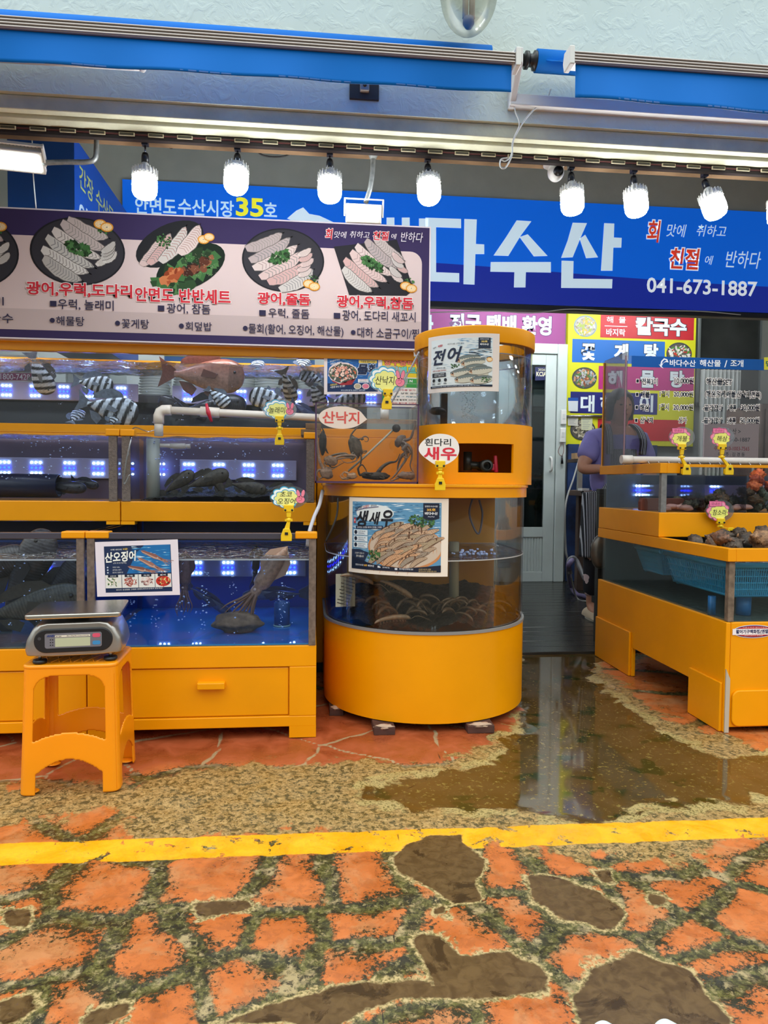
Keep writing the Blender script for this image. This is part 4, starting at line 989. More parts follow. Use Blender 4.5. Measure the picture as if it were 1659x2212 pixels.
BLUEP = mat('blue_back_panel', '1E5AC8', .4); BLUEFL = mat('blue_floor_sheet', '0C84C8', .35); SHADEP = mat('painted_shade', '1C1E34', .5); SANDY = mat('sandy_floor', '59605A', .8, var=.4, scale=40)
low_unit(XB, XR1, 'lowest right tank on a yellow cabinet with a drawer, holding squid', BLUEP, BLUEFL, wl1)
low_unit(XB - W1, XB - .002, 'lowest left tank on a yellow cabinet behind the stool, cut off by the frame', BLUEP, SANDY, wl1)
zl1 = PZ(500, 1226, 3.55)
led_bar(XB + .05, XR1 - .05, 3.545, zl1, [XB + .05 + (XR1 - XB - .1) * (k + .5) / 5 for k in range(5)], 'light bar at the waterline of the squid tank')
led_bar(XB - W1 + .05, XB - .05, 3.545, zl1, [XB - W1 + .05 + (W1 - .1) * (k + .5) / 5 for k in range(5)], 'light bar at the waterline of the lowest left tank')
# --- middle row
def mid_unit(x0, x1, label):
    t = thing('fish_tank', ((x0 + x1) / 2, Y2, zC), label, 'fish tank', 'tanks of the middle row')
    MB().box(x0 + .001, x1 - .001, Y2, 3.64, zC, zD).build('base_band', YEL, t, bevel=.004)
    for xa_, xb_ in ((x0 + .001, x0 + .06), (x1 - .06, x1 - .001)): MB().box(xa_, xb_, Y2, Y2 + .05, zC - .014, zC).build('support_lip', YEL2, t)
    tank_glass(t, x0 + .01, x1 - .01, Y2 + .004, 3.63, zD, zE, mat('mauve_back_panel', '7C6A7C', .5))
    posts(t, (x0 + .006, x1 - .048), Y2, zD, zE - .01, .036, mat('rough_post', '6E6058', .7, var=.3, scale=80, bump=.4, bscale=200))
    caps(t, (x0, x1 - .06), Y2, zE + .012, .06, .03, .04)
    MB().box(x0 + .02, x1 - .02, Y2 + .0135, 3.62, zD + .001, zE - .02).build('water_body', WATER_B, t)
    sf = MB(); sf.grid(lambda a, b2: Vector((x0 + .021 + (x1 - x0 - .042) * a, Y2 + .0135 + .36 * b2, zE - .018 + .008 * noise.noise(Vector((a * 9, b2 * 5, x0))))), 60, 16); sf.build('water_surface', SURF, t)
    return t
XB2 = XB
mid_unit(XB2, XR1, 'middle row right tank with dark rubble on its floor, under the cream pipe')
mid_unit(XB2 - W1, XB2 - .002, 'middle row left tank with a dark tube on its floor')
zl2 = PZ(300, 1013, 3.60)
led_bar(XB2 + .19, XR1 - .10, 3.60, zl2, [PX(u, 1013, 3.6) for u in (345, 408, 473, 537, 600)], 'light bar on the back of the middle right tank', .05)
led_bar(XB2 - W1 + .03, XB2 - .06, 3.60, zl2, [PX(u, 1008, 3.6) for u in (-180, -60, 10, 78, 150, 212)], 'light bar on the back of the middle left tank', .05)
# --- long upper tank on its stand
Xl3 = -2.75
t = thing('fish_tank', ((Xl3 + XR3) / 2, Y3, zF0), 'long upper tank of striped fish right below the menu board', 'fish tank')
fb = MB().box(Xl3, XR3, Y3, 4.20, zF0, zF).build('base_band', YEL, t, bevel=.003)
MB().box(Xl3, XR3, Y3 - .006, Y3 + .03, zG, zH).box(Xl3, XR3, 4.17, 4.20, zG, zH).box(Xl3, Xl3 + .03, Y3, 4.2, zG, zH).box(XR3 - .03, XR3, Y3, 4.2, zG, zH).build('top_frame', YEL2, t, bevel=.003)
tank_glass(t, Xl3 + .01, XR3 - .01, Y3 + .004, 4.18, zF, zG, None)
wl3 = PZ(450, 785, Y3)
MB().box(Xl3 + .02, XR3 - .02, Y3 + .0135, 4.17, zF + .001, wl3).build('water_body', WATER_C, t)
sf = MB(); sf.grid(lambda a, b2: Vector((Xl3 + .021 + (XR3 - Xl3 - .042) * a, Y3 + .0135 + .5 * b2, wl3 + .002 + .010 * noise.noise(Vector((a * 30, b2 * 6, 3))) + .004 * noise.noise(Vector((a * 90, b2 * 20, 3))))), 160, 24); sf.build('water_surface', SURF, t)
Ys3 = 4.12
zl3 = PZ(200, 847, Ys3)
led_bar(PX(-300, 847, Ys3), PX(298, 850, Ys3), Ys3, zl3, [PX(u, 845, Ys3) for u in (-170, -110, -50, 14, 76, 138, 194, 262)], 'left light bar behind the striped fish in the long upper tank', .05)
led_bar(PX(372, 850, Ys3), PX(892, 860, Ys3), Ys3, PZ(600, 857, Ys3), [PX(u, 856, Ys3) for u in (407, 465, 521, 580, 640, 700, 745, 802, 860)], 'right light bar behind the seabream in the long upper tank', .05)
t = thing('tank_stand', (XR1, 3.66, 0), 'tall yellow stand behind the round tanks carrying the long tank', 'stand')
MB().box(XR1 + .004, XR3, 3.66, 4.2, .06, zF0).build('cabinet', YEL, t, bevel=.004)
MB().box(Xl3, XR1, 3.66, 4.2, .06, zF0).build('side_cabinet', YEL, t, bevel=.004)
MB().box(Xl3 + .02, XR3 - .02, 3.70, 4.18, 0, .06).build('plinth', BLACK, t)
t = thing('wood_blocks', P(660, 925, 3.45), 'two rough wood blocks wedged beside the octopus box', 'wood blocks')
a = P(662, 925, 3.5)
MB().box(PX(650, 925, 3.44), PX(692, 925, 3.44), 3.44, 3.64, zE + .012, zE + .040).box(PX(660, 915, 3.45), PX(694, 915, 3.45), 3.45, 3.64, zE + .041, zE + .07).build('block', WOOD, t, bevel=.002)
# --- fish --------------------------------------------------------------------------------------------
def fish(u, v, Y, lpx, ang, kind, label, flip=1, yaw=0, hk=None, grp=None):
    Ln = S(lpx, Y); p = P(u, v, Y)
    spec = {'stripe': (.50, .16), 'bream': (.42, .15), 'dark': (.36, .18), 'mack': (.17, .12), 'flat': (.45, .10)}[kind]
    hh, th = spec; hh = hk or hh
    cols = {'stripe': ('C4CDD8', '16181F'), 'bream': ('7C4030', '55281F'), 'dark': ('33333C', '1C1C24'), 'mack': ('4A5680', '232C58'), 'flat': ('4E463A', '342E26')}[kind]
    c1, c2 = lin(cols[0]), lin(cols[1]); pal = lin('A8887A')
    mb = MB(); nr, nk = 84, 16; vs = []; cs = []
    for i in range(nr + 1):
        s_ = i / nr                                       # 0 snout .. 1 tail root
        prof = (math.sin(PI * min(1, s_ ** .62)) ** .75 if s_ < .999 else 0) * (1 - .25 * s_)
        prof = max(prof, .16 * (s_ > .5)) if i else .06
        h_ = hh * prof * .5; w_ = th * max(.05, math.sin(PI * min(1, s_ ** .6 * .98)) ** .8) * .5
        for k in range(nk):
            a_ = 2 * PI * k / nk; z_ = math.cos(a_); y_ = math.sin(a_)
            vs.append(Vector((Ln * (.5 - s_ * .82), Ln * w_ * y_, Ln * (h_ * z_ - .02 * s_))))
            if kind == 'stripe':
                bar = math.sin((s_ + .05 * z_) * 2 * PI * 5.6 + .6) > .15; c = c2 if bar or (s_ < .07) else c1
            elif kind == 'bream':
                f_ = (z_ + 1) / 2; c = tuple(pal[j] * (1 - f_) + c1[j] * f_ for j in range(3)) + (1,)
                if s_ < .22: c = tuple(x_ * .6 for x_ in c[:3]) + (1,)
            elif kind == 'mack': c = c2 if z_ > .2 else c1
            else: c = c1 if (i * 7 + k * 3) % 11 < 6 else c2
            cs.append(c)
    fs = [(i * nk + k, (i + 1) * nk + k, (i + 1) * nk + (k + 1) % nk, i * nk + (k + 1) % nk) for i in range(nr) for k in range(nk)]
    fs += [tuple(range(nk)), tuple(nr * nk + k for k in range(nk - 1, -1, -1))]
    mb.add(vs, fs, True, cs)
    def fin(pts, col):
        e_ = Ln * .004; n_ = len(pts)
        v3 = [Vector((x_ * Ln, -e_, z_ * Ln)) for x_, z_ in pts] + [Vector((x_ * Ln, e_, z_ * Ln)) for x_, z_ in pts]
        mb.add(v3, [tuple(range(n_)), tuple(range(2 * n_ - 1, n_ - 1, -1))] + [(k, k + n_, (k + 1) % n_ + n_, (k + 1) % n_) for k in range(n_)], False, col)
    fc = c2 if kind != 'stripe' else lin('5E6878')
    tl = .19; fin([(-.30, .035), (-.5, .17 if kind != 'mack' else .13), (-.455, .02), (-.455, -.03), (-.5, -.19 if kind != 'mack' else -.14), (-.30, -.06)], fc)
    top = hh * .5
    fin([(.24, top * .75), (.16, top * 1.18), (.02, top * 1.28), (-.12, top * 1.10), (-.24, top * .70), (-.26, top * .35), (0, top * .6)], fc)
    fin([(-.05, -top * .8), (-.10, -top * 1.22), (-.20, -top * .95), (-.26, -top * .45), (-.12, -top * .5)], fc)
    fin([(.16, -top * .7), (.10, -top * 1.2), (.03, -top * 1.0), (.08, -top * .6)], fc)
    M = Matrix.Translation(p) @ Matrix.Rotation(-ang, 4, 'Y') @ Matrix.Rotation(yaw, 4, 'Z') @ Matrix.Diagonal((flip, 1, 1, 1))
    mb.v = [tuple(M @ Vector(q_)) for q_ in mb.v]
    if flip < 0: mb.f = [f_[::-1] for f_ in mb.f]
    o = mb.build('fish', SKINM, colors=True); tag(o, label, 'fish', grp)
    ey = MB(); 
    for s_ in (-1, 1): ey.ball(M @ Vector((Ln * .385, s_ * Ln * th * .36, Ln * hh * .09)), Ln * .020, 8, 6)
    ey.build('eye', mat('fish_eye', '0B0B0E', .1), o)
    pf = MB(); e_ = Ln * .004
    for s_ in (-1,):
        y_ = s_ * Ln * th * .52
        v3 = [Vector((Ln * x_, y_ - dy, Ln * z_)) for dy in (0, e_ * 2) for x_, z_ in ((.20, .0), (.03, .05), (.0, -.04), (.16, -.05))]
        pf.add([M @ q_ for q_ in v3], [(0, 1, 2, 3), (7, 6, 5, 4), (0, 4, 5, 1), (1, 5, 6, 2), (2, 6, 7, 3), (3, 7, 4, 0)])
    pf.build('pectoral_fin', mat('fin_' + kind, cols[1] if kind != 'stripe' else '77808E', .4), o)
    return o
R_ = math.radians; GS = 'striped fish in the long upper tank'
fish(86, 805, 3.85, 95, R_(-75), 'stripe', 'pale striped fish diving at the left, next to the emergency-number poster', yaw=.4, grp=GS)
fish(200, 828, 3.80, 84, R_(-8), 'stripe', 'crisply barred black and white fish at the left above the big grey one', grp=GS)
fish(232, 880, 3.74, 128, R_(-14), 'stripe', 'large pale striped fish above the bare glass left of the cream pipe', grp=GS)
fish(163, 900, 3.95, 60, R_(80), 'stripe', 'small striped fish pointing up beside the large pale fish, left of it', yaw=1.0, grp=GS)
fish(246, 905, 3.72, 60, R_(78), 'stripe', 'small striped fish pointing up in front of the large pale fish', yaw=1.0, grp=GS)
fish(436, 808, 3.80, 178, R_(-3), 'bream', 'big reddish brown seabream swimming right in the upper tank', hk=.44)
fish(470, 856, 3.78, 62, R_(-40), 'stripe', 'striped fish diving to the right under the seabream', grp=GS)
fish(385, 884, 3.9, 90, R_(150), 'dark', 'black fish behind the elbow of the cream pipe')
fish(455, 878, 3.95, 150, R_(4), 'dark', 'dark reddish fish behind the cream pipe and red valve')
fish(556, 790, 3.85, 62, R_(95), 'stripe', 'narrow striped fish seen end-on right of the seabream', yaw=1.1, grp=GS)
fish(585, 862, 3.85, 92, R_(172), 'stripe', 'striped fish behind the small cloud-shaped tag on the pipe', flip=1, grp=GS)
fish(622, 832, 3.78, 95, R_(-70), 'stripe', 'blue-grey fish diving with its tail up in the middle of the tank', yaw=.8, hk=.34, grp=GS)
fish(654, 785, 3.85, 66, R_(85), 'stripe', 'narrow striped fish left of the blue poster, near the surface', yaw=1.1, grp=GS)
fish(676, 818, 3.9, 60, R_(160), 'stripe', 'striped fish partly behind the left edge of the blue poster', grp=GS)
fish(684, 852, 3.8, 70, R_(-60), 'stripe', 'striped fish below the left corner of the blue poster', yaw=.5, grp=GS)
fish(748, 862, 3.80, 84, R_(10), 'stripe', 'boldly barred fish under the blue poster above the octopus box', grp=GS)
fish(655, 885, 3.78, 70, R_(-35), 'mack', 'violet-grey fish tail low in the upper tank near the wood blocks', hk=.3)
# middle left: dark tube with a fish looking out
t = thing('hiding_tube', P(60, 1058, 3.42), 'dark pipe section lying in the middle left tank', 'pipe')
a, b2 = P(-260, 1052, 3.42), P(128, 1056, 3.42)
M = Matrix.Rotation(PI / 2, 4, 'Y'); MB().lathe([(.048, 0), (.055, 0), (.055, b2.x - a.x), (.048, b2.x - a.x), (.048, 0)], (a.x, 3.42, zD + .064), 28, M).build('pipe_body', mat('dark_pipe', '141C38', .3), t)
fish(128, 1050, 3.42, 110, R_(-5), 'dark', 'dark fish with a white-ringed eye peering out of the tube', hk=.26)
fish(182, 1043, 3.52, 60, R_(-14), 'dark', 'small dark fish behind the one in the tube', hk=.34)
# middle right: filter pipe, rubble of dark fish and shells
t = thing('filter_pipe', P(331, 1005, 3.40), 'grey upright filter pipe with a side spout in the middle right tank', 'pipe')
a = P(331, 1005, 3.36); rr_ = S(14, 3.36)
MB().tube([(a.x, 3.36, zD + .005), (a.x, 3.36, PZ(331, 948, 3.36))], rr_, 20).build('pipe_body', mat('grey_pvc', 'AEB0A6', .35), t)
MB().tube([(a.x + rr_, 3.36, PZ(350, 963, 3.36)), (PX(376, 963, 3.36), 3.36, PZ(376, 963, 3.36))], .010, 12).tube([(PX(368, 964, 3.36), 3.36, PZ(368, 964, 3.36)), (PX(400, 964, 3.36), 3.36, PZ(400, 964, 3.36))], .014, 12).tube([(PX(398, 964, 3.36), 3.36, PZ(400, 964, 3.36)), (PX(411, 964, 3.36), 3.36, PZ(411, 964, 3.36))], .011, 12).build('spout', PVC, t)
def lump(c, r, seed, cols, n=12, m=9, M=None, amp=.35, f=2.4):
    mb = MB(); cs = []; vs = []
    for i in range(m + 1):
        t_ = PI * i / m
        for k in range(n):
            a_ = 2 * PI * k / n; d_ = Vector((math.sin(t_) * math.cos(a_), math.sin(t_) * math.sin(a_), math.cos(t_)))
            q_ = 1 + amp * noise.noise(d_ * f + Vector((seed * 3.1, seed, 0)))
            p_ = Vector((d_.x * r[0] * q_, d_.y * r[1] * q_, d_.z * r[2] * q_)); 
            if M: p_ = M @ p_
            vs.append(p_ + Vector(c)); w_ = max(0, min(1, .5 + 1.4 * noise.noise(d_ * f * 1.7 + Vector((seed, 5, 2))))); cs.append(tuple(lin(cols[0])[j] * w_ + lin(cols[1])[j] * (1 - w_) for j in range(3)) + (1,))
    fs = [(i * n + k, (i + 1) * n + k, (i + 1) * n + (k + 1) % n, i * n + (k + 1) % n) for i in range(m) for k in range(n)]
    return mb.add(vs, fs, True, cs)
rb = MB(); rb.grid(lambda a_, b_: Vector((XB2 + .08 + (W1 - .14) * a_, Y2 + .02 + .36 * b_, zD + .004 + (.055 * math.sin(PI * min(1, a_ * 1.05)) ** .5 + .05 * max(0, noise.noise(Vector((a_ * 7, b_ * 4, 1)))) + .018 * noise.noise(Vector((a_ * 40, b_ * 25, 2)))) * (.35 + .65 * b_))), 110, 40)
o = rb.build('gravel', mat('dark_gravel', '34342A', .55, var=.7, scale=60, bump=.9, bscale=140)); tag(o, 'heap of dark weedy gravel in the middle right tank', 'gravel', kind='stuff')
for i, (u, v, r_) in enumerate([(395, 1052, .05), (430, 1045, .045), (470, 1050, .05), (520, 1058, .04), (372, 1066, .04), (560, 1056, .05), (600, 1062, .04), (488, 1068, .035), (440, 1070, .03)]):
    p = P(u, v, 3.34 + (i % 3) * .03); o = lump(p, (r_ * 1.1, r_ * .7, r_ * .55), i, ('3A3830', '14141A'), 16, 12, amp=.6, f=3).build('rockfish_shape', SKINM, colors=True) if False else None
dsc = ['dark fish lying on the gravel, leftmost beside the grey pipe', 'dark fish raised highest in the middle of the gravel heap', 'brown mottled fish nose-up near the glass in the gravel', 'dark fish at the right of the gravel heap', 'small dark fish resting behind the clip tag in the gravel']
for i, (u, v, l_, a_) in enumerate([(380, 1045, 90, 35), (440, 1038, 110, 18), (478, 1058, 60, 115), (530, 1050, 90, -12), (600, 1056, 70, 8)]):
    fish(u, v, 3.36, l_, R_(a_), 'flat', dsc[i], hk=.34, grp='bottom fish in the gravel')
# lowest right: squids, stone, tube, mackerel
def squid(u, v, Y, lpx, ang, cols, label, arms=8, spread=.5):
    Ln = S(lpx, Y); p = P(u, v, Y); c1, c2 = lin(cols[0]), lin(cols[1])
    M = Matrix.Translation(p) @ Matrix.Rotation(-ang, 4, 'Y')           # +x = mantle tip
    mb = MB(); prof = [(.50, .002), (.46, .03), (.40, .055), (.28, .085), (.12, .10), (.0, .098), (-.04, .085), (-.07, .055), (-.10, .06), (-.14, .058), (-.17, .045)]
    vs = []; cs = []; n = 16
    for x_, r_ in prof:
        for k in range(n):
            a_ = 2 * PI * k / n; vs.append(M @ Vector((x_ * Ln, r_ * Ln * .8 * math.sin(a_), r_ * Ln * math.cos(a_))))
            w_ = .5 + .5 * noise.noise(Vector((x_ * 14, k * .9, 1))); cs.append(tuple(c1[j] * w_ + c2[j] * (1 - w_) for j in range(3)) + (1,))
    mb.add(vs, [(i * n + k, i * n + (k + 1) % n, (i + 1) * n + (k + 1) % n, (i + 1) * n + k) for i in range(len(prof) - 1) for k in range(n)], True, cs)
    o = mb.build('squid', SKINM, colors=True); tag(o, label, 'squid', 'squid in the lowest right tank')
    fm = MB()
    for s_ in (-1, 1):
        q_ = [(.49, .01), (.36, .14 * s_), (.22, .17 * s_), (.10, .10 * s_), (.12, .06 * s_)]
        v3 = [M @ Vector((x_ * Ln, dy, z_ * Ln)) for dy in (-.002, .002) for x_, z_ in q_]; k5 = 5
        fm.add(v3, [tuple(range(5)), tuple(range(9, 4, -1))] + [(k, (k + 1) % 5, (k + 1) % 5 + 5, k + 5) for k in range(5)])
    fm.build('fin', mat('squid_fin_' + cols[0], cols[0], .4), o)
    for k in range(arms):
        s_ = (k / (arms - 1) - .5) * 2; l_ = .33 + .12 * random.random(); yo = .03 * math.cos(k * 2.4)
        pts2 = [(-.15, yo, .03 * s_), (-.15 - l_ * .35, yo * 1.4, (.03 + .35 * spread * .35) * s_), (-.15 - l_ * .7, yo, (.06 + spread * .22) * s_), (-.15 - l_, yo, (.05 + spread * .22) * s_ + random.uniform(-.05, .05))]
        mm = MB(); mm.tube(bez([M @ Vector((a_ * Ln, b_ * Ln, c_ * Ln)) for a_, b_, c_ in pts2], 5), [Ln * (.020 - .0165 * j / 15) for j in range(16)], 8)
        mm.build('arm', mat('squid_arm_' + cols[1], cols[1], .4), o)
    e_ = MB()
    for s_ in (-1, 1): e_.ball(M @ Vector((-.105 * Ln, s_ * .05 * Ln, .02 * Ln)), .018 * Ln, 10, 8)
    e_.build('eye', mat('squid_eye', 'C9A9A0', .2), o)
squid(566, 1258, 2.98, 190, R_(55), ('C09A84', '86604E'), 'big brown squid leaning over the stone, its arms spread')
squid(399, 1255, 3.05, 130, R_(88), ('5C4450', '7A5A60'), 'dark squid hanging upright right of the squid poster', spread=.3)
squid(552, 1225, 3.45, 95, R_(86), ('2A2440', '231E38'), 'small dark squid upright behind the big brown one', arms=6, spread=.15)
squid(1 * 250, 1250, 3.4, 80, R_(80), ('2A2440', '231E38'), 'squid half hidden behind the squid poster', arms=6, spread=.2)
fish(600, 1282, 3.35, 150, R_(2), 'mack', 'long blue-black fish gliding behind the big squid', flip=-1)
fish(448, 1292, 3.40, 130, R_(-35), 'mack', 'long blue-black fish heading down right in the left half')
p = P(512, 1345, 2.98)
o = lump((p.x, 2.99, zA + .045), (.105, .07, .045), 4, ('8A6C56', '6A5244'), 28, 18, amp=.25, f=1.6).build('flat_stone', attr_mat('stone_skin', .8, var=.25, scale=40, bump=.4), colors=True); tag(o, 'brown flat stone on the blue floor under the squid', 'stone')
p = P(609, 1330, 3.10)
t = thing('blue_cup', (p.x, 3.1, zA + .006), 'small dark blue ribbed standpipe cap on the blue tank floor', 'pipe cap')
MB().lathe([(.030, 0), (.034, 0), (.034, .10), (.030, .105), (.026, .105), (.026, .004), (0, .004)], (p.x, 3.1, zA + .008), 22).build('body', mat('blue_plastic', '0C4C8E', .4), t)
MB().lathe([(.033, 0), (.037, 0), (.037, .006), (.033, .006), (.033, 0)], (p.x, 3.1, zA + .007), 22).build('base_ring', mat('ring_pale', '9AB8B4', .4), t)
bubbles([(XB + .1, XR1 - .1, 2.85, 3.0, zA + .02, wl1 - .03)] * 2 + [(PX(u, 1300, 2.9) - .012, PX(u, 1300, 2.9) + .012, 2.86, 2.95, zA + .02, wl1 - .06) for u in (285, 335, 395, 440, 505, 610)] * 2, 100, 'rising bubbles in the squid tank')
bubbles([(XB - W1 + .1, XB - .06, 2.80, 2.95, zA + .05, wl1 + .02)], 60, 'rising bubbles in the lowest left tank')
bubbles([(XB2 + .1, XR1 - .1, 3.28, 3.42, zD + .1, zE - .03)], 80, 'bubbles in the middle right tank', .0012, .0045)
bubbles([(XB2 - W1 + .2, XB2 - .1, 3.28, 3.42, zD + .1, zE - .03)], 80, 'bubbles in the middle left tank', .0012, .0045)
bubbles([(-1.6, XR3 - .3, 3.70, 3.76, zF + .02, wl3 - .02)], 60, 'bubbles in the long upper tank', .001, .003)
for (u, v, l_, a_, lb) in ((45, 1255, 240, 62, 'big dark fish rising at the left edge of the lowest left tank'), (125, 1275, 190, 50, 'big dark fish pointing up behind the scale'), (60, 1310, 240, 10, 'brownish fish lying low behind the scale'), (-40, 1230, 200, 20, 'dark fish cut off at the left edge below the surface')):
    fish(u, v, 3.05 if v < 1300 else 2.95, l_, R_(a_), 'dark' if v < 1300 else 'flat', lb, hk=.34, grp='large dark fish in the lowest left tank')
# --- cream water pipe with a red valve
t = thing('water_pipe', P(500, 893, 3.40), 'cream water pipe with a red lever valve running along the tanks', 'pipe')
Yp = 3.38; pc = lambda u, v: P(u, v, Yp)
r_ = S(9.0, Yp)
MB().tube([pc(343, 942), pc(343, 900)], r_, 18).build('drop_pipe', PVC, t)
MB().tube([pc(343, 915), pc(343, 898), pc(346, 890), pc(353, 886), pc(362, 886), pc(370, 886)], r_ * 1.22, 18).build('elbow', PVC, t)
MB().tube([pc(366, 886), pc(700, 903)], r_ * .88, 18).build('long_pipe', PVC, t)
MB().tube([pc(433, 889), pc(474, 892)], r_ * 1.2, 18).build('valve_body', PVC, t)
MB().tube(bez([pc(448, 874) + Vector((0, -.03, 0)), pc(453, 893) + Vector((0, -.045, 0)), pc(459, 912) + Vector((0, -.03, 0))], 4), [.006, .007, .008, .009, .011, .009, .008, .007, .006], 8).build('valve_lever', mat('red_lever', 'C2203A', .35), t)
hose = cable([P(343, 925, 3.38), P(320, 932, 3.36), P(290, 924, 3.30), P(283, 950, 3.23), P(272, 1000, 3.22), P(268, 1045, 3.22), P(280, 1025, 3.22)], .003, glass('clear_hose', (.85, .88, .9), .1, 1, .25), 'thin clear air hose drooping between the middle tanks', 'hose', 'air_hose')
cable([P(697, 1060, 3.0), P(690, 1090, 2.95), P(678, 1118, 2.9), P(668, 1150, 2.84), P(664, 1180, 2.82)], .008, mat('milky_hose', 'C5C2C8', .3), 'milky hose dipping into the squid tank at its right corner', 'hose', 'drain_hose')
bs = thing('basin', (PX(570, 1580, 3.0), 3.05, 0), 'dark blue basin pushed under the lowest right cabinet', 'basin')
MB().lathe([(0, .004), (.13, .004), (.16, .035), (.17, .035), (.17, .042), (.155, .042), (.125, .012), (0, .012)], (PX(570, 1580, 3.05), 3.05, 0), 28).build('body', mat('basin_blue', '123C8C', .4), bs)
# ---- things seen behind the long tank: plates, counter, poster
t = thing('back_counter', (-.4, 4.7, 0), 'dark counter behind the long tank carrying stacks of plates', 'counter')
zc_ = PZ(600, 865, 4.7)
MB().box(-3.2, .35, 4.55, 4.95, zc_ - .05, zc_).build('counter_top', mat('counter_steel', '77797A', .35, .6), t, bevel=.003)
MB().box(-3.2, .35, 4.6, 4.9, 0.012, zc_ - .05).build('counter_body', mat('counter_dark', '23262A', .6), t)
PL = mat('plate_white', 'D4D9D6', .25); proto = None; n_ = 0
me_ = None
for si, (u, n, nm) in enumerate([(333, 12, 'leftmost'), (408, 10, 'second'), (520, 12, 'third'), (583, 11, 'fourth'), (625, 12, 'fifth'), (668, 12, 'rightmost')]):
    xx = PX(u, 830, 4.72)
    for k in range(n):
        if me_ is None:
            o = MB().lathe([(0, 0), (.05, 0), (.055, .004), (.098, .018), (.10, .021), (.097, .021), (.05, .008), (0, .007)], (0, 0, 0), 24).build('plate', PL); me_ = o.data
        else: o = D.objects.new('plate', me_); COL.objects.link(o)
        o.location = (xx + random.uniform(-.004, .004), 4.74 + (si % 2) * .0, zc_ + .001 + k * .0175)
        pos = 'bottom' if k == 0 else 'top' if k == n - 1 else ['second', 'third', 'fourth', 'fifth', 'sixth', 'seventh', 'eighth', 'ninth', 'tenth', 'eleventh'][k - 1] + ' up'
        tag(o, f'white plate, {pos.replace(" place", "")} of the {nm} stack behind the long tank', 'plate', f'plates in the {nm} stack')
pz = PP(5.6); pz.pxpoly([(-60, 770), (76, 772), (76, 822), (-60, 822)], 'C9C3C6', 0); pz.pxpoly([(-60, 772), (76, 772), (76, 790), (-60, 790)], '8E2A60', 1); pz.pxpoly([(-60, 806), (76, 806), (76, 822), (-60, 822)], '8E2A60', 1)
pz.pt('식중독', 12, 774, 53, 787, 'E8DDE2', 2, bold=.02); pz.pt('1800-7428', 4, 808, 62, 820, 'E8DDE2', 2, bold=.01); pz.pt('고객님의 소중한 재산', 14, 793, 48, 798, '77707A', 2)
tt_ = thing('notice_poster', P(10, 795, 5.6), 'magenta and white notice poster seen through the left of the long tank', 'poster')
a, b2 = P(-60, 824, 5.6), P(78, 768, 5.6); MB().box(a.x - .01, b2.x + .01, 5.601, 5.62, a.z, b2.z).build('backing', WHITE, tt_); pz.build('printing', tt_)
a, b2 = P(140, 830, 5.3), P(236, 785, 5.3); t = thing('white_cabinet', (a.x, 5.3, 0), 'white fridge seen dimly through the long tank', 'fridge')
MB().box(a.x, b2.x, 5.3, 5.8, .012, b2.z).build('body', mat('fridge_white', 'A9B0AC', .4), t, bevel=.02); MB().box(a.x + .02, b2.x - .02, 5.285, 5.3, .1, b2.z - .03).build('door', mat('fridge_white2', '9EA6A2', .4), t, bevel=.008)
a, b2 = P(355, 800, 5.0), P(680, 778, 5.0); t = thing('shelf_banner', (a.x, 5.0, a.z), 'blue and yellow shelf strip behind the plate stacks', 'banner')
MB().box(a.x, b2.x, 5.0, 5.02, a.z, b2.z).build('strip', mat('strip_blue', '1E62A0', .5), t); MB().box(a.x, b2.x, 4.99, 5.03, b2.z, b2.z + .03).build('edge', mat('strip_yellow', 'C9BC4A', .5), t)
for k, zz in enumerate((b2.z,)): MB().box(a.x, a.x + .03, 5.03, 5.1, .012, b2.z).box(b2.x - .03, b2.x, 5.03, 5.1, .012, b2.z).build('upright', STEEL, t)
# ================================================================ ROUND TANKS
XC, YC, RC_ = PX(912, 1450, 3.22), 3.22, .452
RC_ = S((1130 - 694) / 2, 3.22) * .99
def dshape(R, yb, n=40, cx=XC, cy=YC): return [(cx + R, yb)] + [(cx + R * math.cos(a_), cy - R * math.sin(a_)) for a_ in [PI * k / n for k in range(n + 1)]] + [(cx - R, yb)]
YBK = 3.63
z0t, z1t = PZ(912, 1565, YC - RC_), PZ(912, 1372, YC - RC_); z2t, z3t = PZ(912, 1075, YC - RC_), PZ(912, 1046, YC - RC_)
t = thing('round_tank', (XC, YC, 0), 'large round-fronted yellow tank of live shrimp standing on dark blocks', 'fish tank')
def drim(R, th, z0, z1, yb=YBK):
    o_, i_ = dshape(R, yb), dshape(R - th, yb - th)
    n = len(o_); vs = [(x_, y_, z_) for z_ in (z0, z1) for x_, y_ in o_] + [(x_, y_, z_) for z_ in (z0, z1) for x_, y_ in i_]
    fs = []
    for k in range(n):
        k2 = (k + 1) % n
        fs += [(k2, k, k + n, k2 + n), (k + 2 * n, k2 + 2 * n, k2 + 3 * n, k + 3 * n), (k + n, k + 3 * n, k2 + 3 * n, k2 + n), (k, k2, k2 + 2 * n, k + 2 * n)]
    return MB().add(vs, fs, False)
def shade(o, ang=35):
    for p_ in o.data.polygons: p_.use_smooth = True
    try: o.data.set_sharp_from_angle(angle=math.radians(ang))
    except Exception: pass
    return o
shade(drim(RC_, .02, z0t, z1t).build('lower_body', YEL, t))
MB().prism(dshape(RC_ - .021, YBK - .021), z1t - .05, z1t - .045).build('tank_floor', mat('tan_floor', '4A4130', .7), t)
shade(drim(RC_ + .004, .012, z1t - .001, z1t + .010).build('lower_trim', mat('grey_seal', '8A8580', .4), t))
shade(drim(RC_ - .004, .008, z1t + .008, z2t).build('curved_glass', glass('tank_acrylic', (.975, .97, .975), .03, .8, .02), t))
shade(drim(RC_ + .006, .03, z2t, z3t - .012).build('upper_band', YEL, t))
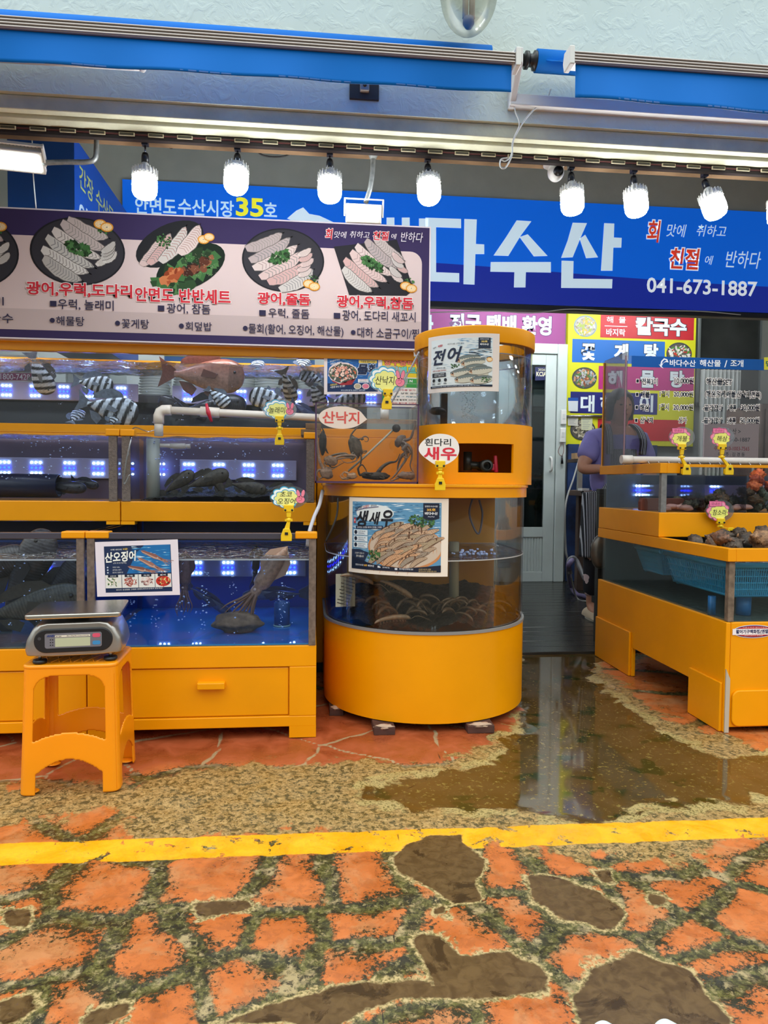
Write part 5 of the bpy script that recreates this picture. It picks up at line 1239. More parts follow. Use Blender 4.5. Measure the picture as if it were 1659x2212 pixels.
MB().prism(dshape(RC_ + .012, YBK), z3t - .012, z3t).build('lid', YEL2, t, bevel=.002)
MB().box(XC - RC_ + .02, XC + RC_ - .02, YBK - .022, YBK - .010, z1t, z2t).build('back_panel', mat('ochre_back', 'DC9A14', .5, var=.12, scale=4), t)
wlr = PZ(912, 1214, YC - RC_)
shade(MB().prism(dshape(RC_ - .013, YBK - .025), z1t - .04, wlr, smooth=True).build('water_body', WATER_Y, t))
sfp = dshape(RC_ - .014, YBK - .026, 40); cc = Vector((XC, YC + .0, wlr + .003))
sm = MB(); vs = []; fs = []; nrg = 14
for i in range(nrg + 1):
    for (x_, y_) in sfp:
        f_ = i / nrg; xx, yy = XC + (x_ - XC) * f_, YC + (y_ - YC) * f_; vs.append((xx, yy, wlr + .003 + .006 * noise.noise(Vector((xx * 14, yy * 14, 2))) * (1 if i < nrg else .3)))
n = len(sfp)
for i in range(nrg):
    for k in range(n): k2 = (k + 1) % n; fs.append((i * n + k, (i + 1) * n + k, (i + 1) * n + k2, i * n + k2))
sm.add(vs, fs, True).build('water_surface', water_surf('amber_top', (.6, .55, .5), .30, 30, .8), t)
shade(drim(RC_ - .0035, .003, wlr + .001, wlr + .005, YBK - .03).build('water_line', mat('line_pale', 'B8B4B0', .3), t))
WBLK = mat('dark_wood_block', '4A2C22', .8, var=.4, scale=20); PAP = mat('torn_paper', 'B49880', .8)
for i, (u, v, lb) in enumerate(((727, 1530, 'dark wooden block under the left side of the round tank'), (831, 1572, 'dark wooden block under the front left of the round tank'), (1040, 1568, 'dark wooden block under the front right of the round tank'))):
    g = G(u, v + 16); wd_ = (.06, .085, .11)[i] / 2
    t2 = thing('wooden_block', (g.x, g.y, 0), lb, 'wooden block', 'wooden blocks under the round tank')
    MB().box(g.x - wd_, g.x + wd_, g.y + .005, g.y + .16, -.003, z0t - .004).build('block', WBLK, t2, bevel=.003)
    lw = lump((g.x, g.y + .02, z0t - .006), (wd_ * .85, .018, .009), i, ('A88C74', 'BFA58C'), 20, 12, amp=.5, f=2.5); lw.build('paper_wad', PAP, t2)
# inside the large round tank
o = MB(); o.grid(lambda a_, b_: (lambda X_, Y_: Vector((X_, Y_, z1t - .03 + .05 + .05 * noise.noise(Vector((X_ * 6, Y_ * 6, 4))) + .012 * noise.noise(Vector((X_ * 40, Y_ * 40, 4))) + .07 * b_)))(XC + (RC_ - .03) * math.cos(PI * (1 - a_)) * 1.0, (lambda f_: (YC - (RC_ - .03) * math.sin(PI * (1 - a_))) * (1 - f_) + (YBK - .05) * f_)(b_)), 90, 40)
o = o.build('gravel', mat('shrimp_bed', '2C2418', .55, var=.65, scale=45, bump=.9, bscale=120)); tag(o, 'dark weedy bed on the floor of the shrimp tank', 'gravel', kind='stuff')
SHR = mat('shrimp_shell', '5E4C38', .35, var=.45, scale=60)
def shrimp(c, l, ang, yaw, label, bright=False, curl=.9, grp='live shrimp in the round tank'):
    M = Matrix.Translation(c) @ Matrix.Rotation(yaw, 4, 'Z') @ Matrix.Rotation(-ang, 4, 'Y')
    pts2 = [M @ Vector((l * (.5 * math.cos(a_) * .9), 0, l * (.32 * math.sin(a_) * curl))) for a_ in [PI * (.05 + .9 * k / 15) for k in range(16)]]
    rad = [l * r_ for r_ in (.012, .035, .055, .062, .064, .064, .062, .060, .056, .052, .048, .042, .036, .03, .022, .01)]
    rad = [r_ * (1 + .08 * (k % 2)) for k, r_ in enumerate(rad)]
    mt = mat('shrimp_bright', '8E7860', .3, var=.3, scale=60) if bright else SHR
    o = MB().tube(pts2, rad, 10).build('shrimp', mt); tag(o, label, 'shrimp', grp)
    lg = MB()
    for k in range(3, 12):
        for s_ in (-1, 1):
            a_ = pts2[k]; d_ = (M.to_3x3() @ Vector((-.02 * l, s_ * .03 * l, -.06 * l))); lg.tube([a_, a_ + d_, a_ + d_ * 1.5 + Vector((.01 * l, 0, -.01 * l))], l * .004, 4, cap=False)
    for s_ in (-1, 1): lg.tube(bez([pts2[0], pts2[0] + M.to_3x3() @ Vector((.2 * l, s_ * .05 * l, .05 * l)), pts2[0] + M.to_3x3() @ Vector((.5 * l, s_ * .12 * l, -.1 * l))], 4), l * .004, 4, cap=False)
    lg.build('legs_and_feelers', mt, o)
    return o
places = ['at the left glass', 'near the left glass', 'left of the middle', 'in the middle near the glass', 'right of the middle', 'towards the right glass', 'at the right glass']
for i in range(34):
    a_ = random.uniform(.12, .88) * PI; r2_ = (RC_ - .07) * random.uniform(.55, 1); x_, y_ = XC - r2_ * math.cos(a_), YC - r2_ * math.sin(a_)
    k_ = min(6, int((x_ - (XC - RC_)) / (2 * RC_) * 7)); dp = 'front' if r2_ > .8 * RC_ else 'back'
    shrimp((x_, y_, z1t + .045 + random.uniform(-.01, .05)), random.uniform(.09, .13), random.uniform(-.4, .4), random.uniform(-.9, .9) + (PI if i % 2 else 0), f'brown shrimp in the {dp} of the heap, {places[k_]}')
c_ = YC - RC_ + .10
shrimp(P(770, 1256, 2.95), .16, -.25, .0, 'pale shrimp swimming over the white plate', True, .45)
shrimp(P(855, 1275, 2.92), .17, -.5, .0, 'pale shrimp drifting below the shrimp poster', True, .25)
shrimp((PX(850, 1350, 2.83), 2.86, z1t + .035), .17, .1, .1, 'pinkish shrimp lying against the front glass at the bottom', True, .35)
p = P(746, 1275, 3.0); M = Matrix.Translation(p) @ Matrix.Rotation(.15, 4, 'Z')
t2 = thing('slotted_plate', p, 'pale slotted plastic sheet standing in the shrimp tank at the left', 'plastic sheet')
pl_ = MB().box(-.042, .042, -.003, .003, -.07, .07, M).build('sheet', mat('slot_white', 'B6B4A0', .5), t2)
sl = MB()
for k in range(9): sl.box(-.036 + random.uniform(0, .02), .03, -.0045, -.003, -.060 + k * .014, -.057 + k * .014, M @ Matrix.Rotation(.3, 4, 'Y'))
sl.build('slots', BLACK, pl_)
t2 = thing('standpipe', (PX(981, 1270, 3.2), 3.2, z1t), 'pale grey upright pipe in the shrimp tank right of the poster', 'pipe')
MB().tube([(PX(981, 1270, 3.2), 3.2, z1t + .03), (PX(981, 1180, 3.2), 3.2, PZ(981, 1170, 3.2))], S(11, 3.2), 16).build('pipe_body', mat('pipe_grey', 'A8A690', .4), t2)
cable([P(730, 1075, 2.95), P(728, 1110, 2.95), P(718, 1140, 2.95), P(704, 1170, 2.97)], .004, mat('hose_dark', '2C2A2A', .5), 'dark air hose entering the shrimp tank at the left', 'hose', 'air_hose')
cable([P(1020, 1078, 3.05), P(1014, 1110, 3.05), P(1026, 1145, 3.05), P(1036, 1150, 3.05), P(1042, 1110, 3.05), P(1035, 1080, 3.05)], .0045, mat('net_grey', '5A5866', .6), 'grey loop of cord hanging in the shrimp tank at the right', 'cord', 'cord_loop')
bubbles([(XC + .02, XC + .28, 2.95, 3.05, wlr + .002, wlr + .02)], 40, 'foam bubbles on the shrimp tank surface', .003, .009)
# upper round tank
XU, YU, RU = PX(1022, 900, 3.17), 3.17, S(125, 3.17)
zu0, zu1, zu2, zu3 = z3t + .001, PZ(1022, 914, YU - RU), PZ(1022, 738, YU - RU), PZ(1022, 702, YU - RU)
t = thing('round_tank', (XU, YU, zu0), 'small round tank with a yellow rim stacked on the large round tank', 'fish tank')
# lower shell with a rectangular window
RW = RU * 1.02
aw0, aw1 = math.asin((PX(990, 990, YU - RU * .95) - XU) / RW), math.asin((PX(1109, 990, YU - RU * .9) - XU) / RW)
zw0, zw1 = PZ(1050, 1021, YU - RU), PZ(1050, 958, YU - RU)
def shell(a0, a1, z0, z1, n=24):
    mb = MB(); f_ = lambda r: (lambda u_, w_: Vector((XU + r * math.sin(a0 + (a1 - a0) * u_), YU - r * math.cos(a0 + (a1 - a0) * u_), z0 + (z1 - z0) * w_)))
    mb.grid(f_(RW), n, 1); mb.grid(f_(RW - .012), n, 1); n0 = (n + 1) * 2
    for k in range(n): mb.f += [(k + n0, k + 1 + n0, k + 1, k), (k + n + 1, k + n + 2, k + n + 2 + n0, k + n + 1 + n0)]; mb.sm += [False, False]
    mb.f += [(0, n + 1, n + 1 + n0, n0), (n, n + n0, 2 * n + 1 + n0, 2 * n + 1)]; mb.sm += [False, False]
    return mb
A = shell(-PI, PI, zw1, zu1, 72)
for q_ in (shell(-PI, PI, zu0, zw0, 72), shell(-PI, aw0, zw0, zw1, 40), shell(aw1, PI, zw0, zw1, 40)): A.add(q_.v, q_.f, True)
shade(A.build('lower_shell', YEL, t, weld=True))
MB().lathe([(0, zu1 - .03), (RW - .014, zu1 - .03), (RW - .014, zu1 - .02), (0, zu1 - .02)], (XU, YU, 0), 48).build('tank_floor', mat('white_floor', 'A5ACB0', .5), t)
MB().lathe([(RU - .007, zu1 - .02), (RU, zu1 - .02), (RU, zu2), (RU - .007, zu2), (RU - .007, zu1 - .02)], (XU, YU, 0), 64).build('curved_glass', ACR, t)
rr_ = MB().lathe([(RU - .035, zu2), (RU + .008, zu2), (RU + .010, zu2 + .004), (RU + .010, zu3 - .004), (RU + .006, zu3), (RU - .035, zu3), (RU - .035, zu2)], (XU, YU, 0), 72); shade(rr_.build('rim', YEL2, t))
wlu = PZ(1022, 762, YU - RU)
MB().lathe([(0, zu1 - .018), (RU - .009, zu1 - .018), (RU - .009, wlu), (0, wlu)], (XU, YU, 0), 48).build('water_body', glass('pale_water', (.80, .86, .90), .04, .8, .03), t)
MB().lathe([(RU - .0095, wlu + .001), (RU - .0075, wlu + .001), (RU - .0075, wlu + .006), (RU - .0095, wlu + .006), (RU - .0095, wlu + .001)], (XU, YU, 0), 48).build('water_line', mat('line_pale2', '9AA0B4', .3), t)
t2 = thing('drain_valve', (PX(1048, 1005, 3.0), 3.05, zw0), 'black pipe valve with a red lever inside the yellow opening', 'valve')
a = P(1050, 1006, YU - RU * .72); Mx = Matrix.Rotation(PI / 2, 4, 'X')
MB().lathe([(.016, -.02), (.026, -.02), (.026, .02), (.022, .03), (.022, .10), (0, .10), (0, .0), (.016, 0)][::1], (a.x, a.y, a.z), 20, Mx @ Matrix.Diagonal((1, 1, -1, 1))).build('pipe_mouth', mat('dark_fitting', '2A2C2A', .35), t2)
MB().tube([(a.x - .005, a.y + .05, a.z), (a.x - .07, a.y + .05, a.z + .005)], .016, 14).tube([(a.x - .07, a.y + .05, a.z - .02), (a.x - .07, a.y + .05, a.z + .06)], .018, 14).build('side_pipe', mat('dark_fitting', '2A2C2A', .35), t2)
MB().box(a.x + .026, a.x + .05, a.y + .01, a.y + .025, a.z - .02, a.z + .008).tube([(a.x + .044, a.y + .015, a.z + .045), (a.x + .048, a.y + .015, a.z - .028)], [.008, .011], 8).build('lever', mat('red_lever', 'C2203A', .35), t2, bevel=.003)
t2 = thing('air_column', (PX(1010, 880, 3.15), 3.15, zu1), 'milky column of rising bubbles in the small round tank', 'bubbles')
tag(t2, kind='stuff'); mb = MB()
for _ in range(420):
    f_ = random.random(); a_ = random.uniform(0, 2 * PI); r2_ = (.03 + .03 * f_) * math.sqrt(random.random()); rr2 = random.uniform(.0012, .003)
    mb.ball((PX(1012, 880, 3.15) + r2_ * math.cos(a_), 3.13 + r2_ * math.sin(a_), zu1 + (wlu - zu1) * f_), rr2, 5, 4)
mb.build('bubble_cloud', mat('bubble_milk', 'D4DCDC', .2), t2)
t2 = thing('air_pump', (PX(955, 900, 3.1), 3.1, zu1), 'black pump standing at the left inside the small round tank', 'pump')
MB().box(PX(952, 900, 3.1), PX(966, 900, 3.1), 3.09, 3.12, zu1 - .018, PZ(955, 850, 3.1)).build('body', BLACK, t2, bevel=.003); MB().ball((PX(945, 888, 3.08), 3.08, PZ(945, 888, 3.08)), (.04, .02, .018), 16, 10).build('fish_shape_weight', BLACK, t2)
cable([P(905, 760, 3.0), P(885, 800, 3.0), P(868, 830, 3.02), P(850, 862, 3.04), P(838, 880, 3.04)], .0035, mat('hose_grey', '9C9AA0', .4), 'thin grey hose from the round rim down into the octopus box', 'hose', 'air_hose')
# ================================================================ OCTOPUS BOX
YO = 2.90; xo0, xo1 = PX(681, 960, YO), PX(904, 960, YO); zo0, zo1 = z3t + .001, PZ(793, 871, YO); YOB = YO + .20
t = thing('octopus_box', ((xo0 + xo1) / 2, YO, zo0), 'clear box of small octopuses on the round tank with a white drop label', 'fish tank')
OG = glass('box_glass', (.96, .95, .94), .03, 1, .03)
MB().box(xo0, xo1, YO, YO + .006, zo0 + .006, zo1).build('front_glass', OG, t)
for xx in (xo0, xo1 - .006): MB().box(xx, xx + .006, YO + .006, YOB, zo0 + .006, zo1).build('side_glass', OG, t)
MB().box(xo0, xo1, YOB, YOB + .006, zo0 + .006, zo1).build('back_glass', OG, t)
MB().box(xo0, xo1, YO, YOB + .006, zo0, zo0 + .006).build('bottom_glass', mat('violet_edge', '4A3050', .25), t)
PE = mat('violet_edge', '4A3050', .25); ed = MB()
ed.box(xo0 - .001, xo0 + .005, YO - .001, YO + .005, zo0, zo1).box(xo1 - .005, xo1 + .001, YO - .001, YO + .005, zo0, zo1).box(xo0, xo1, YO - .001, YO + .004, zo1 - .004, zo1).box(xo0, xo1, YO - .001, YO + .004, zo0, zo0 + .008)
ed.build('dark_edging', PE, t)
zwo = PZ(793, 906, YO)
MB().box(xo0 + .008, xo1 - .008, YO + .008, YOB - .002, zo0 + .007, zwo).build('water_body', glass('octo_water', (.98, .96, .92), .03, .5, .0), t)
MB().box(xo0 + .008, xo1 - .008, YO + .0065, YO + .0078, zwo, zwo + .003).build('water_line', mat('line_tan', 'B8A080', .3), t)
lb = PP(YO - .0015)
cx_, cz_ = lb.q(738, 902); k_ = YO / FPX
drop = [(cx_ + 49 * k_ * math.cos(a_) - 0 * k_, cz_ + 24 * k_ * math.sin(a_)) for a_ in [math.radians(q_) for q_ in range(32, 329, 8)]] + [lb.q(793, 906)]
lb.poly(drop, 'E9D6C8', 0); lb.pt('산낙지', 697, 889, 776, 915, 'D8564E', 2, bold=.02); lb.build('drop_label', t, label='white drop-shaped label with red writing')
OCT = lambda c1, c2: None
def octo(u, v, Y, cols, label, head, arms, hang=0):
    c1, c2 = cols; p = P(u, v, Y); mm = mat('octo_' + c1, c1, .35, var=.35, scale=45)
    hb = lump(p, tuple(q_ * 1.35 for q_ in head), u * .1, cols, 20, 14, amp=.25, f=1.6, M=Matrix.Rotation(hang, 4, 'Y'))
    o = hb.build('octopus', attr_mat('octo_skin', .3, var=.25, scale=90, bump=.25), colors=True); tag(o, label, 'octopus', 'small octopuses in the clear box')
    for pts2, r0 in arms:
        pp_ = [P(a_, b_, Y + d_) for a_, b_, d_ in pts2]; cv = bez([p] + pp_, 6); n = len(cv)
        mb = MB().tube(cv, [r0 * (1 - .85 * k / (n - 1)) for k in range(n)], 8)
        for k in range(2, n - 2, 1):
            if k % 2 == 0: mb.ball(cv[k] + Vector((.0, -r0 * (1 - .85 * k / n) * .9, 0)), r0 * .38 * (1 - .7 * k / n), 6, 4)
        mb.build('arm', mm, o)
    return o
GR, PKB, DK = ('5C5248', '443C36'), ('9C8070', '7A6458'), ('3A302C', '2A2422')
def curl(u, v, r, turns, a0, d, n=8, s=1): return [(u + r * (1 - k / (n * 1.3)) * math.cos(a0 + s * turns * 2 * PI * k / n), v + r * (1 - k / (n * 1.3)) * math.sin(a0 + s * turns * 2 * PI * k / n), d) for k in range(n)]
octo(768, 966, 3.02, ('6E6254', '4A4038'), 'grey octopus hanging in the middle left of the box with curled arm tips', (.020, .016, .038), [
    ([(757, 945, 0), (770, 925, 0), (782, 920, .01)], .006), ([(772, 950, 0), (785, 948, 0)] + curl(790, 950, 9, 1.1, PI, 0), .004), ([(778, 975, 0), (786, 975, 0)] + curl(786, 974, 6, 1, 0, 0), .0035),
    ([(780, 985, -.01), (778, 1005, 0), (772, 1012, 0), (773, 1020, 0)], .005), ([(758, 985, -.02), (735, 985, -.03), (712, 1000, -.03), (720, 1010, -.03), (745, 998, -.03)], .007), ([(762, 990, -.02), (745, 980, -.04), (715, 985, -.04), (702, 1000, -.04), (715, 1006, -.04)], .008)], -.3)
octo(715, 995, 2.94, ('A58A78', '8A6E5E'), 'pinkish octopus folded against the front glass at the left', (.022, .012, .014), [
    ([(735, 985, 0), (765, 984, 0), (770, 994, 0), (750, 1000, 0), (735, 992, 0)], .006), ([(740, 990, 0), (760, 990, .0), (762, 996, 0)], .005), ([(700, 1000, 0), (712, 1014, 0), (728, 1008, 0), (738, 996, 0)], .004)], .3)
octo(706, 1022, 2.94, ('B09484', '94786A'), 'pale octopus in the lower left corner with an arm up the side', (.020, .014, .018), [
    ([(692, 1000, 0), (687, 970, 0), (685, 940, 0), (684, 925, 0)], .008), ([(690, 1015, 0), (684, 1025, 0), (690, 1035, 0)], .007), ([(698, 1030, 0), (688, 1036, 0), (700, 1037, 0)], .005)])
octo(760, 1028, 2.935, ('D8B090', 'C09A80'), 'small cream octopus curled on the bottom at the middle', (.016, .012, .010), [
    ([(745, 1020, 0), (740, 1026, 0), (748, 1034, 0)], .006), ([(742, 1034, 0), (735, 1028, 0), (742, 1020, 0)], .005), ([(752, 1034, 0), (738, 1036, 0)], .006)])
octo(812, 1028, 3.0, ('4A3E34', '352C26'), 'dark octopus spread low on the bottom with a hooped arm', (.045, .02, .012), [
    ([(790, 1022, 0), (778, 1026, 0), (774, 1012, 0), (782, 1004, 0), (790, 1014, 0), (792, 1022, 0)], .007), ([(825, 1010, 0), (840, 1000, 0), (856, 996, 0), (864, 980, 0)], .010), ([(790, 1024, -.03), (805, 1022, -.04), (800, 1028, -.04)], .006), ([(830, 1034, -.05), (828, 1028, -.05), (836, 1030, -.05)], .003)])
octo(864, 952, 2.99, ('7A6A64', '5A4C48'), 'mottled octopus climbing the right side of the box', (.014, .014, .022), [
    ([(885, 948, -.03), (893, 930, -.04), (897, 912, -.04), (892, 905, -.04)], .008), ([(878, 960, -.04)] + curl(880, 972, 11, 1.2, PI, -.04), .007), ([(885, 965, -.04), (890, 985, -.04), (886, 1005, -.04), (892, 1020, -.04)], .008),
    ([(878, 985, -.03), (865, 1010, -.04), (850, 1030, -.05), (842, 1036, -.05)], .008), ([(880, 975, 0), (868, 985, 0), (860, 1005, .02), (858, 1025, .02)], .012), ([(885, 975, -.05)] + curl(876, 983, 8, 1, 0, -.05), .004)], .7)
octo(878, 1028, 2.93, ('9A8074', '7E665C'), 'pink-grey octopus bunched in the lower right corner', (.026, .014, .012), [
    (curl(889, 1026, 9, 1.1, PI / 2, -.0), .006), ([(865, 1030, 0), (848, 1038, 0), (842, 1037, 0)], .006), ([(890, 1034, 0), (896, 1030, 0), (893, 1015, 0)], .005), ([(870, 1020, 0), (855, 1032, 0), (862, 1037, 0)], .005)])
octo(697, 955, 3.03, ('2E2A28', '24201E'), 'black octopus behind the milky water column at the left', (.012, .012, .036), [([(700, 935, 0), (693, 920, 0)], .007), ([(706, 975, 0), (710, 980, 0)], .006)])
t = thing('suction_cup', P(854, 925, 3.0), 'black suction cup with a grey tube inside the octopus box', 'suction cup')
MB().lathe([(0, -.006), (.016, -.006), (.018, 0), (.014, .006), (0, .006)], P(856, 925, 3.04), 20, Matrix.Rotation(PI / 2, 4, 'X')).build('cup', BLACK, t)
MB().tube([P(853, 925, 3.05), P(790, 985, 3.06), P(752, 1018, 3.06)], .0045, 8).build('tube', mat('clear_tube', 'B8B4A8', .3), t)
t = thing('overflow_pipe', P(831, 893, 3.02), 'short white pipe under the yellow clip in the octopus box', 'pipe')
MB().tube([P(831, 882, 3.02), P(831, 906, 3.02)], S(9, 3.02), 18).build('pipe_body', WHITE, t)
# ================================================================ POSTERS
def poster_base(name, label, loc): return thing(name, loc, label, 'poster')
def small_rows(p, x, y, w, n, dy, h, col, z): 
    for k in range(n): p.rect(x, y - k * dy - h, x + w * (.75 + .25 * ((k * 7) % 3) / 2), y - k * dy, col, z)
def prawns(p, cx, cy, w, h, n, cols, z, rot=.5):
    for i in range(n):
        f_ = (i + .5) / n; x_ = cx + w * random.uniform(-.42, .42); y_ = cy + h * (.42 - .84 * f_)
        l = w * random.uniform(.24, .34); c = random.choice(cols); zz = z + i * .55
        q_ = []
        for k in range(13):
            s_ = k / 12; wd_ = l * .11 * (math.sin(PI * min(1, s_ * .85 + .12)) ** .6); q_.append((l * (s_ - .5), .10 * l * math.sin(PI * s_), wd_))
        R2 = lambda a_, b_: (x_ + a_ * math.cos(rot) - b_ * math.sin(rot), y_ + a_ * math.sin(rot) + b_ * math.cos(rot))
        p.poly([R2(a_, b_ + w_ * 1.25) for a_, b_, w_ in q_] + [R2(a_, b_ - w_ * 1.25) for a_, b_, w_ in q_[::-1]], '5E3E2C', zz)
        p.poly([R2(a_, b_ + w_) for a_, b_, w_ in q_] + [R2(a_, b_ - w_) for a_, b_, w_ in q_[::-1]], c, zz + .3)
        for k in range(3, 11): a_, b_, w_ = q_[k]; p.line([R2(a_, b_ + w_), R2(a_ + l * .02, b_ - w_)], l * .012, '8C6A52', zz + .5)
        p.ell(*R2(-l * .42, .02 * l), l * .015, l * .015, '14110E', zz + .6, n=6)
        for k in range(3): p.line([R2(-l * .48, 0), R2(-l * (.62 + .1 * k), -l * (.1 + .06 * k))], l * .01, 'B4724C', zz + .2)
def waterbg(p, x0, y0, x1, y1, pal, z, n=160, l=.03):
    for _ in range(n):
        x_, y_ = random.uniform(x0, x1), random.uniform(y0, y1); w_ = random.uniform(.3, 1) * l
        xa_, xb_ = max(x0, x_ - w_), min(x1, x_ + w_); h_ = w_ * random.uniform(.05, .15)
        p.poly([(xa_, y_), (x_, max(y0, y_ - h_)), (xb_, y_), (x_, min(y1, y_ + h_))], random.choice(pal), z + random.random() * .5)
LAY = .00004
# shrimp poster on the curved glass, local metres: origin at lower left of sheet
Rg = RC_ - .004
def cyl_place(u0, u1, v0, v1, cx, cy, R):
    def ang(u):
        lo_, hi_ = -1.4, 1.4
        for _ in range(50):
            m_ = (lo_ + hi_) / 2; x_, y_ = cx + R * math.sin(m_), cy - R * math.cos(m_)
            # pixel column of that point
            w_ = ROT.transposed() @ Vector((x_, y_, 0)); 
            if W / 2 + FPX * w_.x / -w_.z < u: lo_ = m_
            else: hi_ = m_
        return (lo_ + hi_) / 2
    a0, a1 = ang(u0), ang(u1); yf_ = cy - R * math.cos((a0 + a1) / 2); um = (u0 + u1) / 2
    return a0, (a1 - a0) * R, PZ(um, v1, yf_), PZ(um, v0, yf_)
def wavy(cx, cy, R, a0, z0, amp):
    g_ = cyl_map(cx, cy, R, a0, z0)
    return lambda x, y, z: g_(x, y, z + amp * (1 + math.sin(x * 22 + 1) * (1 - y * 2)))
a0, w_, zz0, zz1 = cyl_place(756, 970, 1076, 1243, XC, YC, Rg + .002); h_ = zz1 - zz0
p = Print(wavy(XC, YC, Rg + .003, a0, zz0, .0015))
t = thing('shrimp_poster', (XC, YC - RC_, zz0), 'laminated live shrimp poster with black brush lettering on the large round tank', 'poster')
p.rect(0, 0, w_, h_, 'EFE0D0', 0, step=.02); bx, by = w_ * .048, h_ * .055
p.base = 6; p.rect(bx, by + h_ * .02, w_ * .935, h_ * .945, '5E93B8', 0, step=.02)
waterbg(p, bx, h_ * .45, w_ * .93, h_ * .94, ['7FB0CC', '3F78A0', 'A9C8DA', '2F6690', 'DCE8EE'], 5, 320, .022)
waterbg(p, bx, h_ * .05, w_ * .35, h_ * .5, ['9CC0D4', '6FA0C0', 'C8DCE6'], 5, 120, .02)
p.ell(w_ * .30, h_ * .80, w_ * .2, h_ * .11, 'E2E6E6', 8)
ex, ey = w_ * .60, h_ * .36
bask = [(ex + w_ * .36 * math.cos(a_), ey + h_ * .29 * math.sin(a_)) for a_ in [2 * PI * k / 40 for k in range(40)]]
p.poly([(min(x_, w_ * .934), max(y_, by + .002)) for x_, y_ in bask], 'C88452', 9); p.poly([(min(ex + (x_ - ex) * .95, w_ * .934), max(ey + (y_ - ey) * .93 + .004, by + .006)) for x_, y_ in bask], 'C9B4A0', 10)
prawns(p, ex + w_ * .02, ey + .01, w_ * .66, h_ * .52, 60, ['B49A80', 'A89478', 'C4A284', '9A8C7C', 'C89A74'], 12, .55)
for hx_, hy_ in ((.30, .25), (.71, .72), (.80, .70)): herbs(p, w_ * hx_, h_ * hy_, w_ * .07, h_ * .07, 45, 0, 50)
p.poly([(bx, by), (w_ * .935, by), (w_ * .935, h_ * .145), (w_ * .6, h_ * .10), (w_ * .3, h_ * .13), (bx, h_ * .22)], '141C30', 50)
p.poly([(bx, h_ * .15), (bx, h_ * .31), (w_ * .14, h_ * .32), (w_ * .25, h_ * .28), (w_ * .2, h_ * .16)], '1E2A44', 49)
p.poly([(w_ * .77, h_ * .94), (w_ * .915, h_ * .94), (w_ * .915, h_ * .745), (w_ * .842, h_ * .72), (w_ * .77, h_ * .745)], '161E34', 50)
p.text('안면도수산시장', w_ * .842, h_ * .90, w_ * .115, h_ * .022, 'E8EAF0', 52); p.text('35호', w_ * .842, h_ * .858, w_ * .08, h_ * .035, 'F0B84A', 52, .03); p.text('비다수산', w_ * .842, h_ * .81, w_ * .115, h_ * .036, 'F4F4F6', 52, .03); p.text('~~', w_ * .842, h_ * .768, w_ * .06, h_ * .014, 'B8BCC8', 52)
p.text('생', w_ * .175, h_ * .72, w_ * .145, h_ * .22, '14141E', 52, .03, .25); p.text('새', w_ * .31, h_ * .735, w_ * .12, h_ * .17, '14141E', 52, .03, .25); p.text('우', w_ * .435, h_ * .735, w_ * .12, h_ * .22, '14141E', 52, .03, .2)
p.text('탱글탱글!', w_ * .13, h_ * .865, w_ * .085, h_ * .035, '20203A', 52, .01, .3, rot=.22); p.text('신선함이', w_ * .215, h_ * .885, w_ * .075, h_ * .035, 'C03038', 52, .01, .3, rot=.18); p.text('살아있는', w_ * .30, h_ * .90, w_ * .065, h_ * .025, '20203A', 52, .01, .3, rot=.12)
p.line([(w_ * .08, h_ * .82), (w_ * .2, h_ * .86), (w_ * .35, h_ * .885)], h_ * .008, '3A3A70', 52)
p.poly([(w_ * .10, h_ * .585), (w_ * .395, h_ * .60), (w_ * .395, h_ * .64), (w_ * .10, h_ * .625)], '161E3C', 52); p.text('살아있는 신선함! 바다의 건강을 그대로!', w_ * .25, h_ * .612, w_ * .27, h_ * .024, 'E8EAF0', 54, .005, rot=.04)
p.rect(w_ * .072, h_ * .66, w_ * .096, h_ * .73, 'B83038', 53); p.text('활어', w_ * .084, h_ * .695, w_ * .018, h_ * .03, 'F4E8E8', 54)
for k, s_ in enumerate(('신선한 활새우', '깨끗한 해수 관리', '선어이용 안심요리')):
    yy_ = h_ * (.54 - k * .083); p.rect(w_ * .07, yy_ - h_ * .036, w_ * .235, yy_ + h_ * .036, 'DCE4E8', 52); p.ell(w_ * .098, yy_, w_ * .018, h_ * .028, '1A2236', 53, n=14); p.text(s_, w_ * .17, yy_ + h_ * .014, w_ * .085, h_ * .02, '1E2236', 54, .01)
    small_rows(p, w_ * .128, yy_ - h_ * .004, w_ * .09, 2, h_ * .014, h_ * .006, '6E7488', 54)
p.text('신선함이 다릅니다!', w_ * .145, h_ * .265, w_ * .11, h_ * .024, 'E4E0D8', 54, 0, .2); p.text('맛이 다릅니다!', w_ * .15, h_ * .225, w_ * .09, h_ * .03, 'ECE8DC', 54, .01, .2)
p.text('안면도수산시장', w_ * .145, h_ * .11, w_ * .095, h_ * .024, 'E8EAF0', 54, .01); p.text('35호', w_ * .215, h_ * .11, w_ * .035, h_ * .026, 'F0B84A', 54, .03); p.text('비다수산', w_ * .275, h_ * .108, w_ * .065, h_ * .028, 'F4F4F6', 54, .02)
p.rect(w_ * .345, h_ * .09, w_ * .365, h_ * .115, 'D8DCE4', 54); p.rect(w_ * .365, h_ * .09, w_ * .375, h_ * .105, 'D8DCE4', 54); p.text('전국 택배 가능', w_ * .43, h_ * .098, w_ * .07, h_ * .02, 'E0E2EA', 54)
p.rect(w_ * .515, h_ * .075, w_ * .54, h_ * .10, 'D8DCE4', 54); p.text('포장·배달·단체주문 환영', w_ * .62, h_ * .09, w_ * .13, h_ * .02, 'E0E2EA', 54)
p.text('신선한 바다의 선물!', w_ * .79, h_ * .093, w_ * .11, h_ * .02, 'D8B878', 54, 0, .1); p.text('바다수산이 전해드립니다!', w_ * .815, h_ * .068, w_ * .16, h_ * .02, 'D8B878', 54, 0, .1)
